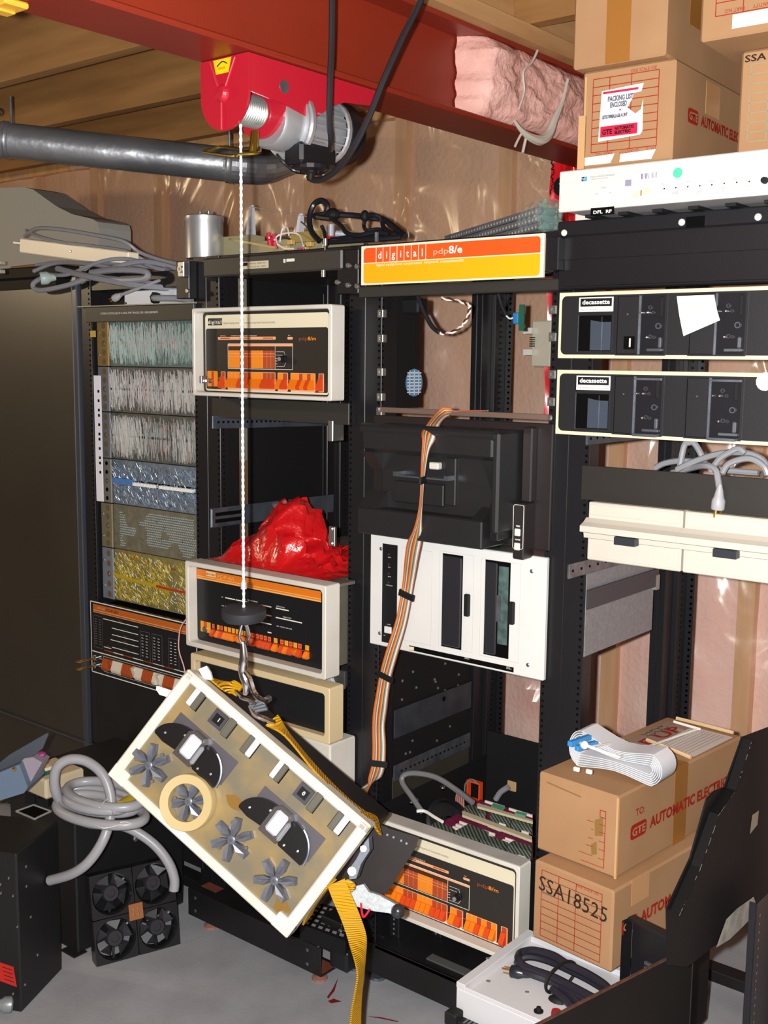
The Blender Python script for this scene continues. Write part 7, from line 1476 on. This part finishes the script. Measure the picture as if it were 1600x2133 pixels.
rocker(-.2045, -.1755, 'L'); wheel(-.1275, '1'); single(-.107, -.0915); rocker(-.0565, -.0285, 'R'); rocker(.0205, .0475, 'L'); wheel(.0985, '0'); single(.1195, .1350); rocker(.1725, .2025, 'R')
mb = MB(); mb.cbox(-w2+.012, w2-.012, .045, .26, -h2+.012, h2-.012, .003); mb.part('chassis', BLACKM, TU, local=True)
mb = MB(); mb.lathe([(.003, 0), (.003, .0006), (0, .0006)], (w2, .018, h2-.025), X, 8); mb.lathe([(.003, 0), (.003, .0006), (0, .0006)], (w2, .018, -h2+.02), X, 8); mb.part('side_holes', VOID, TU, local=True, kind='stuff')
mb = MB(); P_ = [V((.2345, .05, .140)), V((.350, .10, .150))]
mb = MB(); bl_ = TU.matrix_world.inverted()
def tl(u, v, dy): # pixel to drive-local on plane y=dy
    n_ = ey; o_ = V((.1374, -.5854, .7016))+ey*dy; r = ray(u, v); t = (o_-CAM).dot(n_)/r.dot(n_); return bl_ @ (CAM+r*t)
q = [tl(u, v, .15) for u, v in ((775, 1715), (872, 1744), (866, 1765), (805, 1862), (700, 1850))]; mb.add(q+[p+V((0, .004, 0)) for p in q], [(0, 1, 2, 3, 4), (9, 8, 7, 6, 5)]+[(i, (i+1) % 5, 5+(i+1) % 5, 5+i) for i in range(5)]); pn = mb.part('rear_flap', mat('flap_brownblack', '#1c1412', .5, spec=.3), TU, local=True)
mb = MB()
for u, v in ((807, 1739), (820, 1744), (836, 1751), (847, 1757)): mb.lathe([(.0025, 0), (.0025, .0006), (0, .0006)], tl(u, v, .1495), -Y, 6)
mb.part('flap_rivets', STEEL, pn, local=True, kind='stuff')
HAM = mat('hammered_grey', '#cdd6d8', .35, metal=.3, n=(220, .9), col2='#a4aeb2')
lev = [tl(u, v, .07) for u, v in ((722, 1850), (757, 1842), (768, 1858), (790, 1865), (835, 1890), (832, 1905), (780, 1898), (726, 1884))]; mb = MB(); n = len(lev); mb.add(lev+[p+V((0, .014, 0)) for p in lev], [tuple(range(n)), tuple(range(2*n-1, n-1, -1))]+[(i, (i+1) % n, n+(i+1) % n, n+i) for i in range(n)]); lv = mb.part('lever', HAM, TU, local=True)
mb = MB(); mb.sphere(tl(829, 1898, .07), .0135, 14, 10); mb.part('lever_ball', mat('ball_black', '#2c2c30', .25, spec=.7), lv, local=True, sm=True)
mb = MB(); mb.tube([tl(752, 1881, .06), tl(754, 1900, .06), tl(757, 1910, .06), tl(763, 1905, .06), tl(771, 1893, .06)], .0022, 6, 5); mb.part('red_lead', mat('lead_red', '#d01838', .35), TU, local=True, sm=True)
for uvs in (((326, 1428), (362, 1440), (357, 1455), (332, 1447), (325, 1436)), ((413, 1394), (430, 1387), (438, 1400), (442, 1416), (425, 1415))):
    q = [tl(u, v, .03) for u, v in uvs]; n = len(q); mb = MB(); mb.add(q+[p+V((0, .008, 0)) for p in q], [tuple(range(n)), tuple(range(2*n-1, n-1, -1))]+[(i, (i+1) % n, n+(i+1) % n, n+i) for i in range(n)]); mb.part('white_tab', WHITE, TU, local=True)
# sling strap with ratchet
sl = thing('ratchet_strap', 'yellow ratchet strap slung around the hanging tape drive', 'strap', (.2, -.5, .7))
YS = mat('strap_yellow', '#d8a418', .45, spec=.4, n=(3, .5), col2='#c08c10'); nt = YS.node_tree; wv_ = nt.nodes.new('ShaderNodeTexWave'); tcn = nt.nodes.new('ShaderNodeTexCoord'); 
wv_.inputs['Scale'].default_value = 75; wv_.bands_direction = 'Z'; bp = nt.nodes.new('ShaderNodeBump'); bp.inputs['Strength'].default_value = .8; bp.inputs['Distance'].default_value = .003
nt.links.new(tcn.outputs['Object'], wv_.inputs['Vector']); nt.links.new(wv_.outputs[1], bp.inputs['Height']); nt.links.new(bp.outputs[0], nt.nodes['Principled BSDF'].inputs['Normal'])
G = lambda u, v, dy: TU.matrix_world @ tl(u, v, dy)
ynv = [ey]
mb = MB(); mb.ribbon([G(420, 1405, .06), G(445, 1416, .055), G(470, 1428, .05), G(488, 1432, .045), G(499, 1440, .04)], [ey, ey, ey*.8+ez*.5, ez, ez], lambda t: .036-.012*t, .004, 6); mb.part('strap', YS, sl, sm=True)
mb = MB(); mb.ribbon([G(566, 1500, .05), G(600, 1533, .05), G(660, 1605, .05), G(720, 1665, .05), G(768, 1702, .05), G(790, 1722, .09)], [ey*.6+ez*.6, ey, ey, ey, ey, ey], .036, .004, 5); mb.part('strap', YS, sl, sm=True)
mb = MB(); mb.ribbon([G(692, 1838, .03), G(672, 1862, .045), G(650, 1893, .06), G(640, 1915, .09)], ey, .03, .004, 4); mb.part('strap', YS, sl, sm=True)
tail = [G(700, 1838, .03), at(712, 1868, d=2.12), at(728, 1905, d=2.10), at(742, 1945, d=2.10), at(750, 1985, d=2.11), at(752, 2020, d=2.12), at(747, 2060, d=2.13), at(742, 2100, d=2.14), at(740, 2150, d=2.15), at(742, 2190, d=2.16)]
wd = [_r*.9+_d*.4, _r*.95-_d*.25, _r*.95-_d*.3, _r*.9-_d*.2+_f*.2, _r*.55+_f*.7, _r*.32+_f*.9, _r*.35+_f*.9, _r*.45+_f*.85, _r*.5+_f*.8, _r*.5+_f*.8]
mb = MB(); mb.ribbon(tail, wd, .036, .0035, 8); mb.part('strap_tail', YS, sl, sm=True)
q = [G(u, v, .05) for u, v in ((760, 1755), (768, 1745), (770, 1772), (752, 1800), (742, 1830), (728, 1832), (726, 1812), (742, 1790))]; mb = MB(); n = len(q); mb.add(q+[p+ey*.03 for p in q], [tuple(range(n)), tuple(range(2*n-1, n-1, -1))]+[(i, (i+1) % n, n+(i+1) % n, n+i) for i in range(n)]); rt_ = mb.part('ratchet', STEEL, sl)
mb = MB(); mb.cyl(G(733, 1815, .045), G(735, 1817, .10), .008, n=12); mb.cyl(G(757, 1768, .045), G(757, 1768, .09), .006, n=10); mb.part('ratchet_axles', CHROME, rt_, kind='stuff')
mb = MB(); mb.tube([G(722, 1838, .04), G(735, 1846, .035), G(728, 1852, .04)], .007, 8, 4); mb.part('strap_roll', YS, sl, sm=True)
mb = MB(); mb.tube([G(492, 1440, .045), G(505, 1452, .03), G(522, 1458, .03), G(535, 1468, .03)], .0055, 8, 5); mb.tube([G(522, 1470, .035), G(530, 1487, .03), G(545, 1495, .03), G(572, 1506, .045)], .0055, 8, 5); mb.part('sling_hook', CHROME, sl, sm=True)
mb = MB()
for k in range(4): a = G(520+4*k, 1466+5*k, .03); b = G(548+3*k, 1455+7*k, .03); mb.tube([a, b], .0042, 7, 0)
mb.cyl(G(552, 1460, .02), G(560, 1455, .05), .007, n=10); mb.part('sling_buckle', STEEL, sl, sm=True, kind='stuff')
# ================================================================== bottom left
b2 = thing('power_supply_box', 'large black box under the thick grey cable coil at left', 'box', (-.80, -.2, 0))
BXM = mat('psu_black', '#161617', .5)
mb = MB(); mb.cbox(-.97, -.672, -.392, -.03, .0, .43, .004); mb.part('case', BXM, b2)
mb = MB(); screw(mb, at(283, 1746, x=-.672), X, .009, .004, 10); mb.part('screw', SCREW, b2)
P1 = V((-.552, -.638, 0)); P2 = V((-.641, -.462, 0)); dd = (P2-P1).normalized(); nn = V((dd.y, -dd.x, 0)); L = (P2-P1).length
zt = at(106, 1703, y=P2.y).z
b1 = thing('power_supply_box', 'black box with screws and red label in the bottom left corner', 'box', (P1.x, P1.y, 0), basis(dd, -nn, Z))
mb = MB(); mb.cbox(0, L, 0, .24, .0, zt, .004); mb.part('case', BXM, b1, local=True)
mb = MB(); il = b1.matrix_world.inverted()
def b1f(u, v): 
    r = ray(u, v); t = (P1-CAM).dot(nn)/r.dot(nn); return il @ (CAM+r*t)
for u, v in ((54, 1805), (55, 1846), (64, 1910), (78, 1989), (18, 1829), (27, 1866), (36, 1930), (52, 2051), (27, 2070), (2, 1860), (1, 1842)): p = b1f(u, v); screw(mb, (p.x, 0, p.z), -Y, .0036, .002, 6)
mb.part('screws', SCREW, b1, local=True, kind='stuff')
mb = MB(); q = [b1f(u, v) for u, v in ((-20, 1998), (27, 2014), (34, 2056), (-10, 2040))]; mb.poly([V((p.x, -.0015, p.z)) for p in q]); rl = mb.part('red_label', mat('label_red', '#e02c20', .5), b1, local=True)
mb = MB()
for k in range(4): a = q[0].lerp(q[3], .2+.2*k); b = q[1].lerp(q[2], .2+.2*k); a = a.lerp(b, .45); b = a.lerp(b, .8); mb.quad((a.x, -.002, a.z-.0008), (b.x, -.002, b.z-.0008), (b.x, -.002, b.z+.0008), (a.x, -.002, a.z+.0008))
mb.part('label_print', PRINTK, rl, local=True, kind='stuff')
c_ = il @ at(70, 1693, z=zt); mb = MB(); pts = [il @ at(u, v, z=zt+.001) for u, v in ((34, 1690), (70, 1677), (106, 1690), (72, 1706))]; 
rr_ = [];  
for i in range(4):
    a, b, c = pts[i-1], pts[i], pts[(i+1) % 4]; rr_ += [b.lerp(a, .18), b, b.lerp(c, .18)]
mb.tube(rr_, .0028, 6, 3, closed=True); gm = mb.part('grommet', mat('grommet_grey', '#8c8a86', .4), b1, local=True, sm=True); mb = MB(); mb.poly([V((p.x, p.y, zt+.0006)) for p in pts]); mb.part('grommet_hole', VOID, gm, local=True)
mb = MB(); p = il @ at(27, 2092, d=2.62); q = il @ at(-30, 2095, d=2.60); mb.lathe([(.012, 0), (.019, .004), (.019, .02), (.014, .026), (.012, .035)], p, q-p, 14); mb.tube([p+(q-p)*.3, q, q+(q-p)], .010, 10, 4); mb.part('cable_clamp', mat('clamp_grey', '#8a9094', .4, metal=.3), b1, local=True, sm=True)
for (u0, v0), (u1, v1) in (((55, 1655), (72, 1675)), ((75, 1664), (108, 1676)), ((108, 1676), (132, 1695))):
    p = il @ at(u0, v0, z=zt+.02); q = il @ at(u1, v1, z=zt+.0); mb = MB(); x0, x1 = sorted((p.x, q.x)); y0, y1 = sorted((p.y, q.y)); mb.cbox(x0, x1, y0, max(y1, y0+.012), zt, zt+.022, .001); mb.part('black_lug', BLACKM, b1, local=True)
mb = MB(); f0 = at(148, 1985, z=0); mb.cbox(f0.x-.03, f0.x+.03, f0.y-.012, f0.y+.03, .0, .004, .001); mb.solo('black_angle', BLACKM, 'small black angle piece on the floor beside the bottom left box', 'bracket'); mb = MB()
# blue-grey chassis on top with flared sheet
sc2 = thing('small_chassis', 'blue-grey chassis with raised dark lid on the bottom left box', 'chassis', at(20, 1650, z=zt))
BG = mat('chassis_bluegrey', '#56687c', .45); D0 = 2.62
q = [at(u, v, d=D0) for u, v in ((-40, 1625), (40, 1592), (58, 1640), (50, 1652), (-40, 1680))]; n = 5; mb = MB(); mb.add(q+[p+V((-.05, .08, 0)) for p in q], [tuple(range(n)), tuple(range(2*n-1, n-1, -1))]+[(i, (i+1) % n, n+(i+1) % n, n+i) for i in range(n)]); mb.part('body', BG, sc2)
q = [at(u, v, d=D0+.02) for u, v in ((40, 1592), (50, 1580), (68, 1577), (88, 1588), (75, 1610), (58, 1640))]; n = 6; mb = MB(); mb.add(q+[p+V((-.02, .035, 0)) for p in q], [tuple(range(n)), tuple(range(2*n-1, n-1, -1))]+[(i, (i+1) % n, n+(i+1) % n, n+i) for i in range(n)]); mb.part('end_bracket', mat('bracket_grey', '#8c8490', .45, metal=.2), sc2)
q = [at(u, v, d=D0+.03) for u, v in ((-40, 1620), (20, 1572), (98, 1527), (101, 1530), (88, 1560), (40, 1592), (-40, 1628))]; n = 7; mb = MB(); mb.add(q+[p+V((-.004, .006, 0)) for p in q], [tuple(range(n)), tuple(range(2*n-1, n-1, -1))]+[(i, (i+1) % n, n+(i+1) % n, n+i) for i in range(n)]); mb.part('raised_lid', mat('lid_slate', '#3c444c', .4), sc2)
mb = MB(); a, b = at(27, 1603, d=D0-.006), at(33, 1601, d=D0-.006); mb.cyl(a, b, .0045, n=8); mb.part('brass_stud', GOLD, sc2)
mb = MB(); mb.sphere(at(86, 1572, d=D0+.05), .012, 8, 6, (1, 1, .7)); mb.part('pink_plug', mat('plug_magenta', '#8a3468', .4), sc2)
bp_ = thing('cream_unit', 'cream moulded unit with small circuit board behind the bottom left box', 'electronics', at(90, 1650, z=.44)); q0 = at(96, 1668, z=.432)
mb = MB(); mb.cbox(q0.x-.13, q0.x-.0, q0.y-.0, q0.y+.12, .432, .485, .006); mb.part('case', mat('unit_cream', '#c4b494', .5), bp_)
mb = MB(); mb.box(q0.x-.11, q0.x-.03, q0.y+.01, q0.y+.06, .485, .488); mb.part('circuit_board', PCBG, bp_); mb = MB(); mb.box(q0.x-.10, q0.x-.05, q0.y+.03, q0.y+.055, .488, .496); mb.part('pale_cover', CREAM, bp_)
# thick grey cable coil
tcb = thing('thick_cable', 'thick grey cable coiled on the large black box with one loop standing up', 'cable', (-.72, -.2, .43)); TG = mat('cable_thick_grey', '#9a9a9e', .36, spec=.5)
lp_ = lambda uvs, z: [at(u, v, z=z) for u, v in uvs]
mb = MB()
def oval(cu, cv, a, b, z, tilt=.12): return [at(cu+a*math.cos(t), cv+b*math.sin(t)+tilt*a*math.cos(t), z=z) for t in [2*PI*k/14 for k in range(14)]]
for (cu, cv, a, b, z, r) in ((205, 1668, 82, 24, .455, .0125), (210, 1690, 92, 27, .442, .0125), (218, 1655, 78, 26, .478, .0125), (200, 1672, 62, 16, .470, .0115)): mb = MB(); mb.tube(oval(cu, cv, a, b, z), r, 10, 5, closed=True); mb.part('coil_turn', TG, tcb, sm=True)
D2 = 2.72; mb = MB(); mb.tube([at(u, v, d=dd_) for u, v, dd_ in ((135, 1680, 2.80), (118, 1655, 2.76), (113, 1625, 2.74), (120, 1597, 2.73), (145, 1582, 2.73), (180, 1586, 2.73), (213, 1612, 2.72), (230, 1655, 2.71), (230, 1700, 2.70), (215, 1750, 2.68), (185, 1795, 2.68), (150, 1820, 2.70), (104, 1834, 2.74))], .0125, 12, 6); mb.part('standing_loop', TG, tcb, sm=True)
mb = MB(); mb.tube([at(u, v, d=dd_) for u, v, dd_ in ((140, 1700, 2.85), (190, 1716, 2.83), (235, 1717, 2.81), (275, 1728, 2.80), (320, 1758, 2.80), (350, 1795, 2.80), (363, 1830, 2.80), (362, 1855, 2.80))], .0125, 12, 6); mb.part('cable_tail', TG, tcb, sm=True)
a, b = at(250, 1683, z=.475), at(270, 1670, z=.475); mb = MB(); mb.cyl(a, b, .0165, n=14); mb.part('yellow_sleeve', mat('sleeve_yellow', '#b8a020', .4), tcb, sm=True)
a, b = at(232, 1692, z=.470), at(250, 1684, z=.474); mb = MB(); mb.cyl(a, b, .010, n=12); mb.part('cable_end', TG, tcb, sm=True)
mb = MB(); mb.tube(lp_(((208, 1682), (215, 1672), (224, 1664)), .49), .0012, 5, 3); mb.tube(lp_(((200, 1718), (215, 1725), (235, 1722), (255, 1716)), .46), .0012, 5, 4); mb.tube(lp_(((250, 1713), (262, 1712), (275, 1716)), .46), .0012, 5, 4); mb.part('tie_string', WHITE, tcb, kind='stuff')
# fan tray
FA, FB = at(201, 2016, z=0), at(377, 1967, z=0); fx = (FB-FA).normalized(); Lf = .245
h_top = at(175, 1832, d=(FA-CAM).dot(_f)*.995); 
up = V((0, 0, 1)); back = Z.cross(fx); tilt = .22; fz = (Z*math.cos(tilt)+back*math.sin(tilt)).normalized(); fy = fz.cross(fx)
Lf = (FB-FA).length; ft = thing('fan_tray', 'black tray of four axial fans with copper coloured centre plate on the floor', 'fan', FA, basis(fx, fy, fz))
Hf = .232; s = Lf/2; FM = mat('fan_plastic', '#1b1b1d', .32, spec=.6); FD = mat('fan_metal', '#2c2c30', .35, spec=.6)
for i in (0, 1):
    for j in (0, 1):
        x0, z0 = Lf*i/2, Hf*j/2; cx, cz = x0+Lf/4, z0+Hf/4; R0 = min(Lf, Hf)/4*.93
        mb = MB(); n = 24
        # square frame with round opening
        sq = []
        for k in range(n):
            t = 2*PI*k/n; c, s_ = math.cos(t), math.sin(t); m_ = max(abs(c)/(Lf/4-.001), abs(s_)/(Hf/4-.001)); sq.append((cx+c/m_, cz+s_/m_))
        rings = [([(p[0], p[1]) for p in sq], 0.038), ([(p[0], p[1]) for p in sq], 0.), (circ(cx, cz, R0, n), 0.), (circ(cx, cz, R0*.93, n), .008), (circ(cx, cz, R0*.93, n), .038)]
        vs = [V((a, yy, b)) for rg, yy in rings for a, b in rg]; mb.add(vs, [(k*n+q, k*n+(q+1) % n, (k+1)*n+(q+1) % n, (k+1)*n+q) for k in range(4) for q in range(n)])
        f = mb.part('axial_fan', FM, ft, local=True)
        mb = MB(); mb.lathe([(R0*.42, .034), (R0*.42, .012), (R0*.36, .008), (R0*.2, .008), (R0*.18, .011), (0, .011)], (cx, 0, cz), Y, 20); mb.part('motor_hub', FD, f, local=True, sm=True)
        mb = MB()
        for k in range(5):
            a = 2*PI*k/5+.3*i+.5*j; b = a+.75; P_ = lambda r, t, y: V((cx+r*math.cos(t), y, cz+r*math.sin(t)))
            mb.add([P_(R0*.4, a, .012), P_(R0*.9, a-.1, .012), P_(R0*.9, b, .030), P_(R0*.4, b, .030)], [(0, 1, 2, 3)])
        mb.part('blades', FD, f, local=True, kind='stuff')
        mb = MB()
        for k in range(3): a = 2*PI*k/3+.5; mb.tube([V((cx+R0*.3*math.cos(a), .034, cz+R0*.3*math.sin(a))), V((cx+R0*.95*math.cos(a), .034, cz+R0*.95*math.sin(a)))], .004, 5, 0)
        mb.part('struts', FM, f, local=True, kind='stuff')
mb = MB(); mb.cbox(Lf/2-.019, Lf/2+.019, -.006, -.001, Hf/2-.021, Hf/2+.021, .0008); cpp = mb.part('centre_plate', mat('copper_plate', '#a86a3e', .4, metal=.3), ft, local=True); mb = MB()
for a in (-.006, .006):
    for b in (-.007, .007): screw(mb, (Lf/2+a, -.006, Hf/2+b), -Y, .003, .0015, 8)
mb.part('rivets', SCREW, cpp, local=True, kind='stuff')
# thin red and white wire hanging from the amber-switched computer
mb = MB(); mb.tube([at(u, v, y=-.13) for u, v in ((389, 1288), (376, 1308), (372, 1340), (374, 1360), (382, 1385), (386, 1402))], .0016, 6, 6); mb.solo('thin_wire', mat('wire_pinkwhite', '#d8a4a0', .5), 'thin pinkish wire hanging left of the orange striped computer', 'wire', sm=True)
